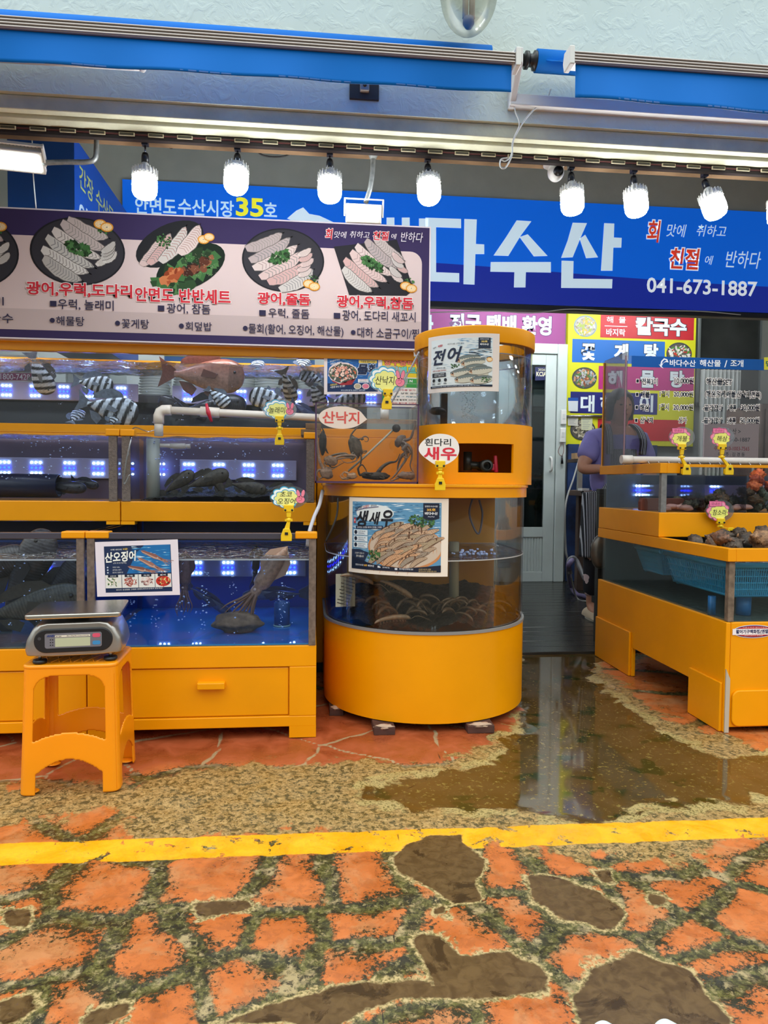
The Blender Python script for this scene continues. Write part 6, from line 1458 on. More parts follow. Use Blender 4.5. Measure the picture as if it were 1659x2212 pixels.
p.build('poster_sheet', t, PRINT, cut=.012)
# gizzard shad poster on the small round tank
a0, w_, zz0, zz1 = cyl_place(926, 1077, 722, 846, XU, YU, RU + .002); h_ = zz1 - zz0
p = Print(wavy(XU, YU, RU + .0115, a0, zz0, .001))
t = thing('fish_poster', (XU, YU - RU, zz0), 'laminated silver fish poster with black brush lettering on the small round tank', 'poster')
p.rect(0, 0, w_, h_, 'E6D8CE', 0, step=.02); p.base = 6
p.rect(w_ * .06, h_ * .08, w_ * .91, h_ * .93, 'DCE2E2', 0, step=.02); waterbg(p, w_ * .45, h_ * .6, w_ * .9, h_ * .92, ['8FB4CC', '5F90B4', 'C8D8E0'], 4, 120, .02); waterbg(p, w_ * .06, h_ * .1, w_ * .4, h_ * .55, ['C4D0D4', 'B4C4CC', 'E4E8E8'], 4, 90, .02)
waterbg(p, w_ * .6, h_ * .55, w_ * .9, h_ * .75, ['1E3448', '2C4A64', '14202C'], 8, 60, .018)
for i, (x_, y_) in enumerate(((.60, .56), (.66, .50), (.68, .40), (.52, .33), (.70, .28), (.58, .22), (.76, .36), (.78, .20))):
    l = .21 * w_ * 1.5; R2 = lambda a_, b_: (min(w_ * .905, x_ * w_ + a_ * math.cos(.12) - b_ * math.sin(.12)), y_ * h_ + a_ * math.sin(.12) + b_ * math.cos(.12)); q_ = [(l * (k / 12 - .5), l * .16 * math.sin(PI * min(1, .1 + k / 12 * .85)) ** .7) for k in range(13)]
    p.poly([R2(a_, b_ * 1.1) for a_, b_ in q_] + [R2(a_, -b_ * 1.1) for a_, b_ in q_[::-1]], '4A3E30', 12 + i * 3); p.poly([R2(a_, b_ * .3) for a_, b_ in q_] + [R2(a_, -b_) for a_, b_ in q_[::-1]], 'C8C2B0', 12.5 + i * 3); p.poly([R2(a_, b_) for a_, b_ in q_] + [R2(a_, b_ * .3) for a_, b_ in q_[::-1]], '6F7A78', 12.7 + i * 3)
    p.poly([R2(a_, b_) for a_, b_ in ((-l * .5, 0), (-l * .36, l * .1), (-l * .36, -l * .1))], 'B88A68', 13.2 + i * 3); p.ell(*R2(-l * .4, l * .02), l * .03, l * .03, '101010', 13.6 + i * 3, n=8)
    for k in range(6): p.ell(*R2(-l * .25 + k * l * .1, l * .03), l * .02, l * .012, '3A3E40', 13.4 + i * 3, n=6)
herbs(p, w_ * .42, h_ * .45, w_ * .06, h_ * .05, 34, 0, 30); lemon(p, w_ * .87, h_ * .55, w_ * .04, 38); herbs(p, w_ * .82, h_ * .20, w_ * .06, h_ * .05, 40, 0, 30)
p.rect(w_ * .06, h_ * .08, w_ * .91, h_ * .115, '16243A', 42); p.text('안면도수산시장 35호 비다수산에서 신선한 전어를 만나보세요!', w_ * .42, h_ * .098, w_ * .66, h_ * .018, 'D8DCE4', 44)
p.rect(w_ * .725, h_ * .74, w_ * .88, h_ * .925, '16243A', 42); p.text('안면도수산시장', w_ * .80, h_ * .90, w_ * .11, h_ * .02, 'E0E4EC', 44); p.text('35호', w_ * .80, h_ * .86, w_ * .08, h_ * .032, 'F0D070', 44, .03); p.text('비다수산', w_ * .80, h_ * .81, w_ * .11, h_ * .034, 'F4F4F6', 44, .03)
p.text('전', w_ * .20, h_ * .62, w_ * .2, h_ * .27, '1E2740', 44, .03, .3); p.text('어', w_ * .42, h_ * .65, w_ * .2, h_ * .27, '1E2740', 44, .03, .3)
p.text('지금이', w_ * .12, h_ * .80, w_ * .06, h_ * .03, '2A2A3A', 44, .01, .3, rot=.15); p.text('제철!', w_ * .21, h_ * .82, w_ * .08, h_ * .04, 'C03038', 44, .02, .3, rot=.15); p.text('바다의 선물, 고소한 별미!', w_ * .43, h_ * .835, w_ * .22, h_ * .028, '2A2A3A', 44, 0, .2)
p.text('가을 바다의 보물', w_ * .22, h_ * .43, w_ * .14, h_ * .025, '3A3A3A', 44); p.text('진짜 고소함을 맛보세요!', w_ * .20, h_ * .385, w_ * .21, h_ * .03, 'B04A3A', 44)
p.rect(w_ * .09, h_ * .27, w_ * .30, h_ * .345, '30343E', 43); p.text('신선하게 손질하여', w_ * .2, h_ * .325, w_ * .15, h_ * .02, 'E8E8E8', 45); p.text('맛이 다릅니다!', w_ * .2, h_ * .295, w_ * .15, h_ * .022, 'E8E8E8', 45)
for k in range(3): p.ell(w_ * (.115 + k * .09), h_ * .215, w_ * .022, h_ * .03, '22262E', 44, n=16); small_rows(p, w_ * (.09 + k * .09), h_ * .165, w_ * .05, 2, h_ * .016, h_ * .007, '55585E', 44)
p.build('poster_sheet', t, PRINT, cut=.010)
# squid poster on the lowest right tank
def flat_poster(pts_px, Y, name, label, sheet):
    c_ = [P(u, v, Y) for u, v in pts_px]; x0, x1, z0, z1 = c_[0].x, c_[1].x, (c_[3].z), c_[0].z
    w_, h_ = ((c_[1] - c_[0]).length + (c_[2] - c_[3]).length) / 2, ((c_[0] - c_[3]).length + (c_[1] - c_[2]).length) / 2
    f = lambda x, y, z: tuple((c_[3] * (1 - x / w_) + c_[2] * (x / w_)) * (1 - y / h_) + (c_[0] * (1 - x / w_) + c_[1] * (x / w_)) * (y / h_) + Vector((0, -z, 0)))
    t = thing(name, tuple(c_[3]), label, 'poster'); p = Print(f); p.rect(0, 0, w_, h_, sheet, 0); p.base = 6; return t, p, w_, h_
t, p, w_, h_ = flat_poster([(205, 1171), (384, 1165), (389, 1285), (210, 1289)], Y1 - .003, 'squid_poster', 'tilted laminated live squid poster on the lowest right tank', 'E8DCE4')
X = lambda u: (u - 850) / 765 * w_
Yv = lambda v: (865 - v) / 500 * h_
p.rect(X(930), Yv(830), X(1545), Yv(408), '14284E', 0); p.poly([(X(1130), Yv(660)), (X(1230), Yv(470)), (X(1300), Yv(408)), (X(1540), Yv(408)), (X(1540), Yv(660))], '1C6AA8', 1)
waterbg(p, X(1180), Yv(655), X(1540), Yv(415), ['2C86C0', '155488', '5AA8D4', 'D0E8F4'], 2, 90, .02)
for i, (xa, ya, xb_, yb_) in enumerate(((1265, 455, 1500, 560), (1235, 520, 1460, 640), (1140, 595, 1380, 650))):
    dx, dy = X(xb_) - X(xa), Yv(yb_) - Yv(ya); L2 = math.hypot(dx, dy); nx_, ny_ = -dy / L2, dx / L2
    q_ = [(0, 0), (.10, .055), (.25, .06), (.55, .09), (.70, .06), (.85, .05), (1.05, .02)]
    p.poly([(X(xa) + dx * a_ + nx_ * b_ * L2, Yv(ya) + dy * a_ + ny_ * b_ * L2) for a_, b_ in q_] + [(X(xa) + dx * a_ - nx_ * b_ * L2, Yv(ya) + dy * a_ - ny_ * b_ * L2) for a_, b_ in q_[::-1]], ['8C5A50', '9C6A5C', '7E4E46'][i], 6 + i * 3)
    p.poly([(X(xa) + dx * a_ - nx_ * b_ * L2 * .2, Yv(ya) + dy * a_ - ny_ * b_ * L2 * .2) for a_, b_ in q_] + [(X(xa) + dx * a_ - nx_ * b_ * L2 * .8, Yv(ya) + dy * a_ - ny_ * b_ * L2 * .8) for a_, b_ in q_[::-1]], 'C09A88', 7 + i * 3)
    p.ell(X(xa) + dx * .66, Yv(ya) + dy * .66, L2 * .025, L2 * .025, 'E8E0D8', 8 + i * 3, n=10); p.ell(X(xa) + dx * .66, Yv(ya) + dy * .66, L2 * .015, L2 * .015, '101014', 8.3 + i * 3, n=8)
    for k in range(4): p.line([(X(xa) + dx * .75, Yv(ya) + dy * .75), (X(xa) + dx * (1.1 + .05 * k) + nx_ * (k - 1.5) * .06 * L2, Yv(ya) + dy * 1.15 + ny_ * (k - 1.5) * .06 * L2)], L2 * .02, 'A06E60', 7.5 + i * 3)
p.text('산오징어', X(1080), Yv(505), X(1225) - X(935), Yv(460) - Yv(555), 'F2F0E8', 20, .03, .15, rot=.05); p.text('서해 바다의', X(1040), Yv(440), X(1090) - X(985), h_ * .03, 'E8E8E8', 20, .01, .1); p.text('보물!', X(1125), Yv(437), h_ * .09, h_ * .035, 'E8C25A', 20, .01, .1)
p.text('(초코오징어)', X(1070), Yv(563), X(1130) - X(1010), h_ * .03, 'E8E8E8', 20, 0)
for k, s_ in enumerate(('자연산 100%', '살아있는 활어!', '쫄깃하고 달콤한 맛!')): p.text(s_, X(1035 + k * 7), Yv(600 + 24 * k), (.085 + .02 * k) * w_, h_ * .026, 'E8E8E8', 20, 0); p.ell(X(957), Yv(600 + 24 * k), w_ * .01, w_ * .01, 'C8D0E0', 20, n=10)
for k, (s_, cs_) in enumerate((('오징어회', ['E4DCCC', 'D4C8B4', '4A6A38', 'F0E8DC']), ('통찜', ['A85A50', '8C3C3A', 'C07868']), ('숙회', ['C8A098', '7A5050', 'E4CCC4']), ('물회', ['C83A28', 'E0D080', '4A2018', 'D85038']))):
    xa, xb_ = 932 + k * 153, 932 + k * 153 + 148; p.rect(X(xa), Yv(790), X(xb_), Yv(670), 'E2DED8', 20)
    if k == 3: p.ell(X(xa + 74), Yv(735), w_ * .09, h_ * .095, 'C02E20', 21, n=24)
    for _ in range(36):
        r2 = math.sqrt(random.random()); a_ = random.uniform(0, 6.28); p.ell(X(xa + 74 + 55 * r2 * math.cos(a_)), Yv(735 - 40 * r2 * math.sin(a_)), w_ * random.uniform(.01, .028), h_ * random.uniform(.008, .016), random.choice(cs_), 22 + _ * .1, rot=random.uniform(0, 3), n=7)
    p.rect(X(xa + 25), Yv(692), X(xa + 118), Yv(668), '14182A', 27); p.text(s_, X(xa + 72), Yv(680), w_ * .07, h_ * .024, 'F0F0F0', 28, .01)
p.text('바다의 싱싱함을 그대로! 안면도비다수산에서 맛보세요!', X(1242), Yv(803), w_ * .56, h_ * .026, 'E8E8E8', 28, .005, rot=.02)
p.build('poster_sheet', t, PRINT)
# cold raw fish soup poster and review event poster on the long tank
t, p, w_, h_ = flat_poster([(700, 764), (825, 767), (824, 851), (700, 852)], Y3 - .004, 'soup_poster', 'blue poster with a bowl of pink raw fish on the long upper tank', 'E6D8D4')
X = lambda u: (u - 70) / 852 * w_
Yv = lambda v: (665 - v) / 605 * h_
p.rect(X(118), Yv(628), X(868), Yv(105), '1A5A9C', 0); waterbg(p, X(118), Yv(400), X(868), Yv(110), ['2F86C8', '1C6CB0', '7FC0E4', '144A84'], 1, 140, .02); p.rect(X(118), Yv(628), X(868), Yv(500), '122A54', 1)
p.ell(X(350), Yv(345), w_ * .26, h_ * .27, 'E4D0C8', 4, rot=-.05, n=40, jag=.04); p.ell(X(350), Yv(350), w_ * .245, h_ * .235, '4A5048', 5, n=40)
for _ in range(120):
    r2 = math.sqrt(random.random()); a_ = random.uniform(0, 6.28); q_ = r2 < .62
    p.ell(X(350) + w_ * .23 * r2 * math.cos(a_), Yv(335) + h_ * .21 * r2 * math.sin(a_), w_ * random.uniform(.014, .035), h_ * random.uniform(.012, .026), random.choice(['E8A48C', 'F0BCA4', 'E08C78', 'F4D0BC'] if q_ else ['C8907C', 'E0D0C0', '5A6A4A', '2E3434', 'D86A40', 'C8B8A8']), 6 + (1 - r2) * 8, rot=random.uniform(0, 3), n=8)
p.poly([(X(180), Yv(450)), (X(300), Yv(505)), (X(400), Yv(480)), (X(500), Yv(490)), (X(540), Yv(420)), (X(480), Yv(520)), (X(330), Yv(530)), (X(200), Yv(480))], 'A02830', 15)
p.text('물', X(640), Yv(285), X(720) - X(560), Yv(205) - Yv(370), '142040', 20, .05, .15, out=('E8F0F8', .03)); p.text('회', X(775), Yv(275), X(830) - X(720), Yv(200) - Yv(350), '142040', 20, .05, .15, out=('E8F0F8', .03))
p.rect(X(580), Yv(190), X(850), Yv(145), 'E0C050', 20); p.text('여름철 별미 보양', X(715), Yv(167), w_ * .24, h_ * .05, '303030', 22, .01, rot=-.02)
p.text('싱싱함이 가득!', X(230), Yv(160), w_ * .18, h_ * .045, 'F0F0F0', 20, .01, .3, rot=.2); p.text('새콤달콤 시원해요~', X(250), Yv(195), w_ * .22, h_ * .04, 'F0F0F0', 20, .01, .3, rot=.2)
p.text('새콤달콤~', X(215), Yv(520), w_ * .14, h_ * .045, 'E8D060', 20, .01, .2, rot=.12); p.text('시원한 바다 한그릇!', X(270), Yv(550), w_ * .26, h_ * .05, 'F0F0F0', 20, .01, .2, rot=.1)
p.rect(X(570), Yv(490), X(730), Yv(435), 'E4E4E4', 20); p.text('신선한 해산물이', X(650), Yv(450), w_ * .13, h_ * .03, 'C03A30', 22); p.text('듬뿍 들어가요', X(650), Yv(478), w_ * .13, h_ * .03, '303030', 22)
for x_, c in ((565, 'B8A888'), (685, 'E07890')): p.ell(X(x_), Yv(545), w_ * .065, h_ * .075, 'E4DCD4', 21, n=20); p.ell(X(x_), Yv(545), w_ * .055, h_ * .06, c, 22, n=20)
p.text('바다수산에서 즐기는 싱싱하고 시원한 물회!', X(500), Yv(605), w_ * .42, h_ * .035, 'D8E4F0', 22); p.build('poster_sheet', t, PRINT)
t, p, w_, h_ = flat_poster([(826, 767), (950, 772), (949, 880), (826, 878)], Y3 - .003, 'event_poster', 'yellow review event poster partly hidden by the small round tank', 'ECE4D8')
p.rect(0, h_ * .58, w_, h_, 'E8C426', 0); p.text('영수증리뷰', w_ * .36, h_ * .88, w_ * .68, h_ * .15, 'E87A60', 4, .04, out=('181818', .035)); p.text('이벤트!', w_ * .38, h_ * .72, w_ * .50, h_ * .14, '6AC8B8', 4, .04, out=('181818', .035))
p.rect(w_ * .05, h_ * .46, w_ * .9, h_ * .56, '3E9A48', 4); p.rect(w_ * .05, h_ * .38, w_ * .9, h_ * .455, '3E9A48', 4); p.text('N', w_ * .5, h_ * .51, w_ * .05, h_ * .05, 'F0F0F0', 6, .03); p.text('비밀', w_ * .37, h_ * .415, w_ * .1, h_ * .05, 'E8E060', 6, .01)
for k, s_ in enumerate(('영수증 받기', '→ 상호 검색', '리뷰 → 리뷰쓰기', '영수증 촬영후 사진과 리뷰', '카운터 확인후 이벤트 제공')): p.text(s_, w_ * .42, h_ * (.33 - .065 * k), w_ * (.3 + .08 * k), h_ * .036, ['C8404A', '303030', '2A7A8A', '303030', 'C8404A'][k], 6, .01)
p.rect(0, 0, w_ * .06, h_ * .4, '2E8A40', 5); p.build('poster_sheet', t, PRINT)
LAY = LAY0
# ================================================================ PRICE TAGS ON YELLOW CLIPS
CLIP = mat('clip_yellow', 'F0C410', .35); CLIP2 = CLIP
def clouds(p, cx, cy, rx, ry, col, z, n=9, k=.34):
    pts2 = []
    for i in range(90):
        a_ = 2 * PI * i / 90; r_ = .88 + .17 * abs(math.sin(n * a_ / 2)); pts2.append((cx + rx * r_ * math.cos(a_), cy + ry * r_ * math.sin(a_)))
    p.poly(pts2, col, z)
def tagcard(Y, cu, cv, ru, rv, kind, lines, clip, label, tilt=0):
    c = P(cu, cv, Y); k_ = Y / FPX
    t = thing('price_tag', P(clip[0], clip[1], Y), label, 'price tag', 'handwritten tags on yellow clips')
    rx, ry = ru * k_, rv * k_
    outl = [(c.x + rx * math.cos(a_) * (1 + .0), c.z + ry * math.sin(a_)) for a_ in [2 * PI * i / 40 for i in range(40)]]
    if kind == 'plain':
        outl = [(c.x + rx * 1.0 * math.cos(a_) * (.90 + .1 * math.cos(2 * a_) - .06 * math.cos(3 * a_)), c.z + ry * math.sin(a_) * (1 + .05 * math.sin(3 * a_))) for a_ in [2 * PI * i / 40 for i in range(40)]]
    cdm = mat('card_white', 'F0E8E2', .4) if kind == 'plain' else glass('laminate', (.80, .80, .84), .15, 1, .25)
    MB().wallprism(outl, Y, Y + .0012).build('card', cdm, t)
    p = Print(plane_map(Y - .0004)); global LAY; LAY = .00015
    if kind == 'plain':
        for s_, (dx, dy, w2, h2, col, b2) in lines: p.text(s_, c.x + dx * rx, c.z + dy * ry, w2 * rx, h2 * ry, col, 2, b2)
    else:
        rim, cl = ('38A6D0', 'FBFBF6') if kind == 'hand' else ('E8608A', 'F49AB4')
        clouds(p, c.x - rx * .14, c.z, rx * .78, ry * .90, rim, 1); clouds(p, c.x - rx * .14, c.z - .001, rx * .73, ry * .83, cl, 2)
        if kind == 'hand': clouds(p, c.x - rx * .10, c.z - ry * .10, rx * .66, ry * .74, '38A6D0', 3); clouds(p, c.x - rx * .10, c.z - ry * .12, rx * .62, ry * .69, 'F2EE8E', 4)
        else: clouds(p, c.x - rx * .06, c.z - ry * .16, rx * .68, ry * .62, '5A3030', 3); clouds(p, c.x - rx * .06, c.z - ry * .16, rx * .65, ry * .59, 'F2EE7A', 4)
        if kind == 'hand':
            hx, hy = c.x + rx * .60, c.z - ry * .02
            for z_, g_, col in ((6, 1.18, '303048'), (7, 1, 'F0849A')):
                for a_, dx in ((.28, -.11), (-.22, .13)): p.ell(hx + dx * rx, hy + ry * .34, rx * .085 * g_, ry * .33 * (1 + (g_ - 1) * .4), col, z_, rot=a_, n=20)
                p.ell(hx, hy - ry * .18, rx * .22 * (1 + (g_ - 1) * .5), ry * .30 * (1 + (g_ - 1) * .5), col, z_, n=24)
            p.line([(hx - rx * .12, hy - ry * .08), (hx, hy - ry * .02), (hx + rx * .08, hy - ry * .1), (hx + rx * .02, hy - ry * .26), (hx - rx * .1, hy - ry * .3)], rx * .018, 'A84058', 8)
        else:
            p.poly([(c.x - rx * .80, c.z + ry * .88), (c.x + rx * .12, c.z + ry * .88), (c.x + rx * .14, c.z + ry * .38), (c.x - rx * .76, c.z + ry * .34)], '6A2A40', 5); p.poly([(c.x - rx * .77, c.z + ry * .84), (c.x + rx * .10, c.z + ry * .84), (c.x + rx * .11, c.z + ry * .42), (c.x - rx * .73, c.z + ry * .38)], 'F07CA4', 6)
            p.text('국내산', c.x - rx * .32, c.z + ry * .62, rx * .62, ry * .26, '8A3048', 7, 0, .1)
        for s_, (dx, dy, w2, h2) in lines: p.text(s_, c.x + dx * rx, c.z + dy * ry, w2 * rx, h2 * ry, '1C1C20', 9, .0, .15)
    LAY = LAY0
    p.build('tag_print', t, PRINT)
    # clip: jaw, screws, neck, joint, arm, base grip
    xj, zj = c.x + (clip[2] if len(clip) > 2 else 0) * k_, c.z - ry * .92; xb_, zb_ = PX(clip[0], clip[1], Y), PZ(clip[0], clip[1], Y)
    wj = .019
    jw_ = MB().box(xj - wj, xj + wj, Y - .011, Y + .009, zj - .016, zj + .012).build('upper_jaw', CLIP, t, bevel=.003)
    sc_ = MB()
    for s_ in (-1, 1): sc_.lathe([(0, 0), (.0042, 0), (.0042, .003), (0, .003)], (xj + s_ * .013, Y - .011, zj - .008), 10, Matrix.Rotation(PI / 2, 4, 'X'))
    sc_.build('screw', BLACK, jw_)
    zm = zj * .55 + zb_ * .45
    MB().wallprism([(xj - .010, zj - .014), (xj + .010, zj - .014), (xj + .008, zm + .010), (xj - .008, zm + .010)], Y - .008, Y + .004).build('neck', CLIP, t, bevel=.002)
    MB().ball((xj, Y - .002, zm), .010, 14, 10).box(xj - .014, xj + .014, Y - .006, Y + .004, zm - .005, zm + .005).build('ball_joint', CLIP, t)
    MB().wallprism([(xj - .006, zm - .004), (xj + .006, zm - .004), (xb_ + .011, zb_ + .016), (xb_ - .011, zb_ + .016)], Y - .008, Y + .004).build('arm', CLIP, t, bevel=.002)
    g_ = MB().wallprism([(xb_ - .012, zb_ + .024), (xb_ + .012, zb_ + .024), (xb_ + .021, zb_ - .002), (xb_ + .020, zb_ - .024), (xb_ - .021, zb_ - .024), (xb_ - .021, zb_ - .002)], Y - .014, Y - .004).build('base_grip', CLIP, t, bevel=.002)
    MB().wallprism([(xb_ - .018, zb_ + .005), (xb_ + .018, zb_ + .005), (xb_ + .018, zb_ - .02), (xb_ - .018, zb_ - .02)], Y + .006, Y + .012).build('rear_grip', CLIP, t, bevel=.002)
    MB().box(xb_ - .006, xb_ + .006, Y - .017, Y - .012, zb_ + .0, zb_ + .010).build('spring_pin', BLACK, g_)
    return t
YT2 = Y2 - .015
tagcard(YT2, 604, 884, 36, 22, 'hand', [('놀래미', (-.14, -.10, .95, .62))], (604, 950), 'cloud tag with a pink victory hand clipped above the middle right tank')
tagcard(Y1 - .015, 624, 1074, 41, 25, 'hand', [('초코', (-.16, .28, .62, .40)), ('오징어', (-.12, -.34, .95, .50))], (619, 1155), 'cloud tag with a pink victory hand clipped to the squid tank rim')
tagcard(YO - .015, 838, 819, 44, 30, 'hand', [('산낙지', (-.14, -.10, .95, .62))], (835, 872), 'cloud tag with a pink victory hand clipped to the octopus box')
tagcard(2.70, 951, 970, 45, 35, 'plain', [('흰다리', (-.12, .42, 1.28, .46, '141414', .01)), ('새우', (0, -.28, 1.62, .82, 'D83040', .03))], (950, 1046), 'large white cloud tag with red writing clipped to the round tank lid')
# ================================================================ RIGHT DISPLAY OF SHELLFISH
XS = G(1562, 1582).x; YF = G(1562, 1582).y; YR = 3.97; XE = 3.6
zb0 = PZ(1562, 1345, YF); zf0, zf1 = PZ(1577, 1213, YF), PZ(1577, 1178, YF)
YM2 = 3.25; zm_0, zm_1 = PZ(1424, 1160, YM2), PZ(1424, 1107, YM2); zg1, zg2 = PZ(1430, 1022, YM2), PZ(1430, 1000, YM2)
zf1 = min(zf1, zm_0 - .002)
t = thing('shellfish_display', (XS, YF, 0), 'large stepped yellow display tank of shellfish on the right', 'fish tank')
side = [(YR, 0), (YR, zb0), (YF, zb0), (YF, 0), (YF + .26, 0), (YF + .26, .15), (YR - .46, .15), (YR - .46, 0)]
cb = MB().sideprism(side, XS, XS + .02); cb.build('side_panel', YEL, t, bevel=.003)
MB().box(XS + .021, XE, YF, YF + .02, .02, zb0).build('front_panel', YEL, t, bevel=.003)
MB().wallprism(rrect(XS + .03, .025, XE - .02, PZ(1600, 1490, YF), .03), YF - .010, YF - .001).build('front_door', YEL, t, bevel=.004)
for ya, yb_ in ((YF + .0, YF + .26), (YR - .46, YR)):
    MB().box(XS - .012, XS - .0005, ya + .012, yb_ - .006, .0, .20 if ya < 3 else .23).build('foot_board', YEL, t, bevel=.002)
MB().box(XS + .022, XE, YF + .021, YR, zb0 - .02, zb0 - .001).build('base_top', mat('sandy_floor', '59605A'), t)
MB().box(XS + .3, XE, YR - .02, YR, .02, zb0 - .02).build('rear_panel', mat('dark_rear', '1C1814', .8), t)
MB().wallprism([(XS + .002, .0), (XS + .02, .0), (XS + .02, .22), (XS + .002, .26)], YF - .006, YF - .0005).build('corner_strip', mat('pale_strip', 'B8AC9A', .5), t)
GD = glass('dull_glass', (.96, .975, .975), .04, .4, .02)
def rim_frame(x0, y0, x1, y1, z0, z1, w, nm, m=YEL2):
    MB().box(x0, x0 + w, y0, y1, z0, z1).box(x0 + w, x1, y0, y0 + w, z0, z1).box(x0 + w, x1, y1 - w, y1, z0, z1).build(nm, m, t, bevel=.002)
# lower tier
MB().box(XS + .012, XS + .020, YF + .02, YR - .02, zb0 + .001, zf0).build('side_glass', GD, t)
MB().box(XS + .020, XE, YF + .012, YF + .020, zb0 + .001, zf0).build('front_glass', GD, t)
MB().box(XS + .03, XE, YR - .03, YR - .02, zb0, zf0).build('back_panel', mat('olive_back', '46524E', .5, var=.3, scale=5), t)
MB().box(XS + .008, XS + .034, YF + .004, YF + .03, zb0 + .001, zf0).build('corner_post', mat('worn_post', '7C6C5C', .5, .2, var=.45, scale=40), t, bevel=.002)
rim_frame(XS - .006, YF - .008, XE, YR, zf0, zf1, .035, 'lower_rim', YEL)
wq = zf0 - .012
MB().box(XS + .022, XE, YF + .022, YR - .035, zb0 + .002, wq).build('water_body', glass('teal_water', (.90, .96, .97), .03, .5, .0), t)
sf = MB(); sf.grid(lambda a_, b_: Vector((XS + .03 + (XE - XS - .04) * a_, YF + .03 + .55 * b_, wq + .003 + .004 * noise.noise(Vector((a_ * 20, b_ * 12, 1))))), 60, 20); sf.build('water_surface', water_surf('amber_top2', (.75, .70, .60), .25, 30, .8), t)
# middle tier (full glass box set back)
MB().box(XS - .004, XE, YM2, YR, zm_0, zm_1).build('middle_band', YEL, t, bevel=.003)
MB().box(XS + .010, XS + .018, YM2 + .018, YR - .02, zm_1, zg1).build('side_glass', GD, t)
MB().box(XS + .018, XE, YM2 + .010, YM2 + .018, zm_1, zg1).build('front_glass', GD, t)
MB().box(XS + .03, XE, YR - .03, YR - .02, zm_1, zg1).build('back_panel', mat('slate_back', '55647A', .4, var=.3, scale=6), t)
MB().box(XS + .006, XS + .034, YM2 + .004, YM2 + .030, zm_1, zg1).build('corner_post', mat('grey_post', '7E7C7A', .45, .2, var=.2, scale=60), t, bevel=.002)
for u in (1520, 1610):
    xx = PX(u, 1060, YM2 + .02); MB().box(xx, xx + .006, YM2 + .02, YR - .04, zm_1, zg1 - .005).build('divider', glass('grey_divider', (.72, .72, .80), .05, 1, .06), t)
MB().box(XS + .02, XE, YM2 + .02, YR - .035, zm_1 + .001, zg1 - .016).build('water_body', glass('blue_grey_water', (.95, .97, 1.0), .03, .5, .0), t)
rim_frame(XS - .004, YM2, PX(1470, 1010, YM2), YR, zg1, zg2, .035, 'upper_rim', YEL)
MB().box(PX(1470, 1010, YM2), XE, YM2, YM2 + .02, zg2 - .018, zg2 - .004).build('thin_rim', YEL, t)
led_bar(XS + .2, XE, YR - .045, PZ(1480, 1060, YR - .05), [PX(u, 1060, YR - .05) for u in (1382, 1480, 1545, 1700)], 'light bar glowing behind the right shellfish tank', .035)
# price screen of clear acrylic
YA = 3.66; za1, za2 = zg2 + .001, PZ(1350, 768, YA)
xa_ = PX(1350, 900, YA)
ts = thing('price_screen', (XS, YA, za1), 'clear upright price screen with a blue header and black price lettering', 'price screen')
MB().box(xa_, XE, YA, YA + .005, za1, za2).build('acrylic_sheet', glass('screen_acrylic', (.86, .86, .88), .03, 1.0, .05), ts)
MB().box(XS + .002, XS + .008, YA, YR - .02, za1, za2 + .02).build('side_sheet', glass('screen_acrylic2', (.74, .72, .76), .03, 1.0, .05), ts)
MB().box(XS - .0, XS + .010, YR - .02, YR - .008, za1, za2 + .01).build('yellow_edge', YEL, ts); MB().box(XS + .001, xa_, YA, YA + .005, za1, za2 + .02).build('corner_sheet', glass('screen_acrylic2', (.74, .72, .76)), ts)
MB().box(xa_ - .004, xa_ + .002, YA - .002, YA + .006, za1, za2).build('edge_strip', mat('mauve_edge', '8A6A70', .3), ts)
p = PP(YA - .0008); zt1_ = PZ(1500, 796, YA)
p.rect(XS + .03, zt1_, XE, za2, '17549A', 0); p.base = 2
p.pt('바다수산', 1444, 777, 1505, 792, 'F2F6FA', 1, bold=.02); p.pt('해산물', 1509, 777, 1559, 792, 'F2F6FA', 1, bold=.02); p.pt('/', 1564, 778, 1571, 794, 'F2F6FA', 1, bold=.02); p.pt('조개', 1576, 777, 1607, 793, 'F2F6FA', 1, bold=.02)
fx = [(1424,794),(1426,786),(1430,778),(1436,774),(1441,778),(1443,783),(1437,781),(1431,787),(1430,793)]; p.pxpoly([(1423,787),(1427,789),(1433,796),(1427,793)], 'F2F6FA', 1); p.pxpoly([(1426,788),(1428,780),(1434,774),(1441,776),(1444,783),(1438,782),(1433,784),(1429,791)], 'F2F6FA', 1); p.pxpoly([(1429,787),(1431,781),(1435,777),(1440,779),(1436,781),(1431,785)], '17549A', 2)
HL = ('FAF0E8', .075); BK = '18202E'
for s_, a_ in (('전복3미', (1385, 817, 1421, 832)), ('10,000원', (1455, 815, 1500, 831)), ('개불', (1382, 845, 1404, 860)), ('1접시', (1424, 844, 1446, 858)), ('20,000원', (1453, 845, 1499, 859)), ('해삼', (1381, 873, 1403, 888)), ('1접시', (1423, 872, 1445, 887)), ('20,000원', (1452, 873, 1499, 888)), ('산낙지', (1381, 901, 1411, 915)), ('싯가', (1464, 901, 1484, 915)),
    ('해산물SET', (1522, 817, 1584, 833)), ('(해삼,멍게,개불,산낙지,전복)', (1516, 844, 1651, 862)), ('-골라잡아', (1515, 874, 1564, 889)), ('3종류', (1571, 874, 1591, 888)), ('30,000원', (1598, 873, 1643, 889)), ('-골라잡아', (1514, 902, 1563, 916)), ('5종류', (1569, 902, 1590, 916)), ('50,000원', (1596, 901, 1642, 916))):
    p.pt(s_, *a_, BK, 2, bold=.02, out=HL)
for u, v in ((1377, 823), (1376, 852), (1375, 880), (1374, 908)): p.box(u - 3.6, v - 4.6, u + 3.6, v + 4.6, 'F0E4DA', 1.5); p.box(u - 2.6, v - 3.4, u + 2.6, v + 3.4, BK, 2)
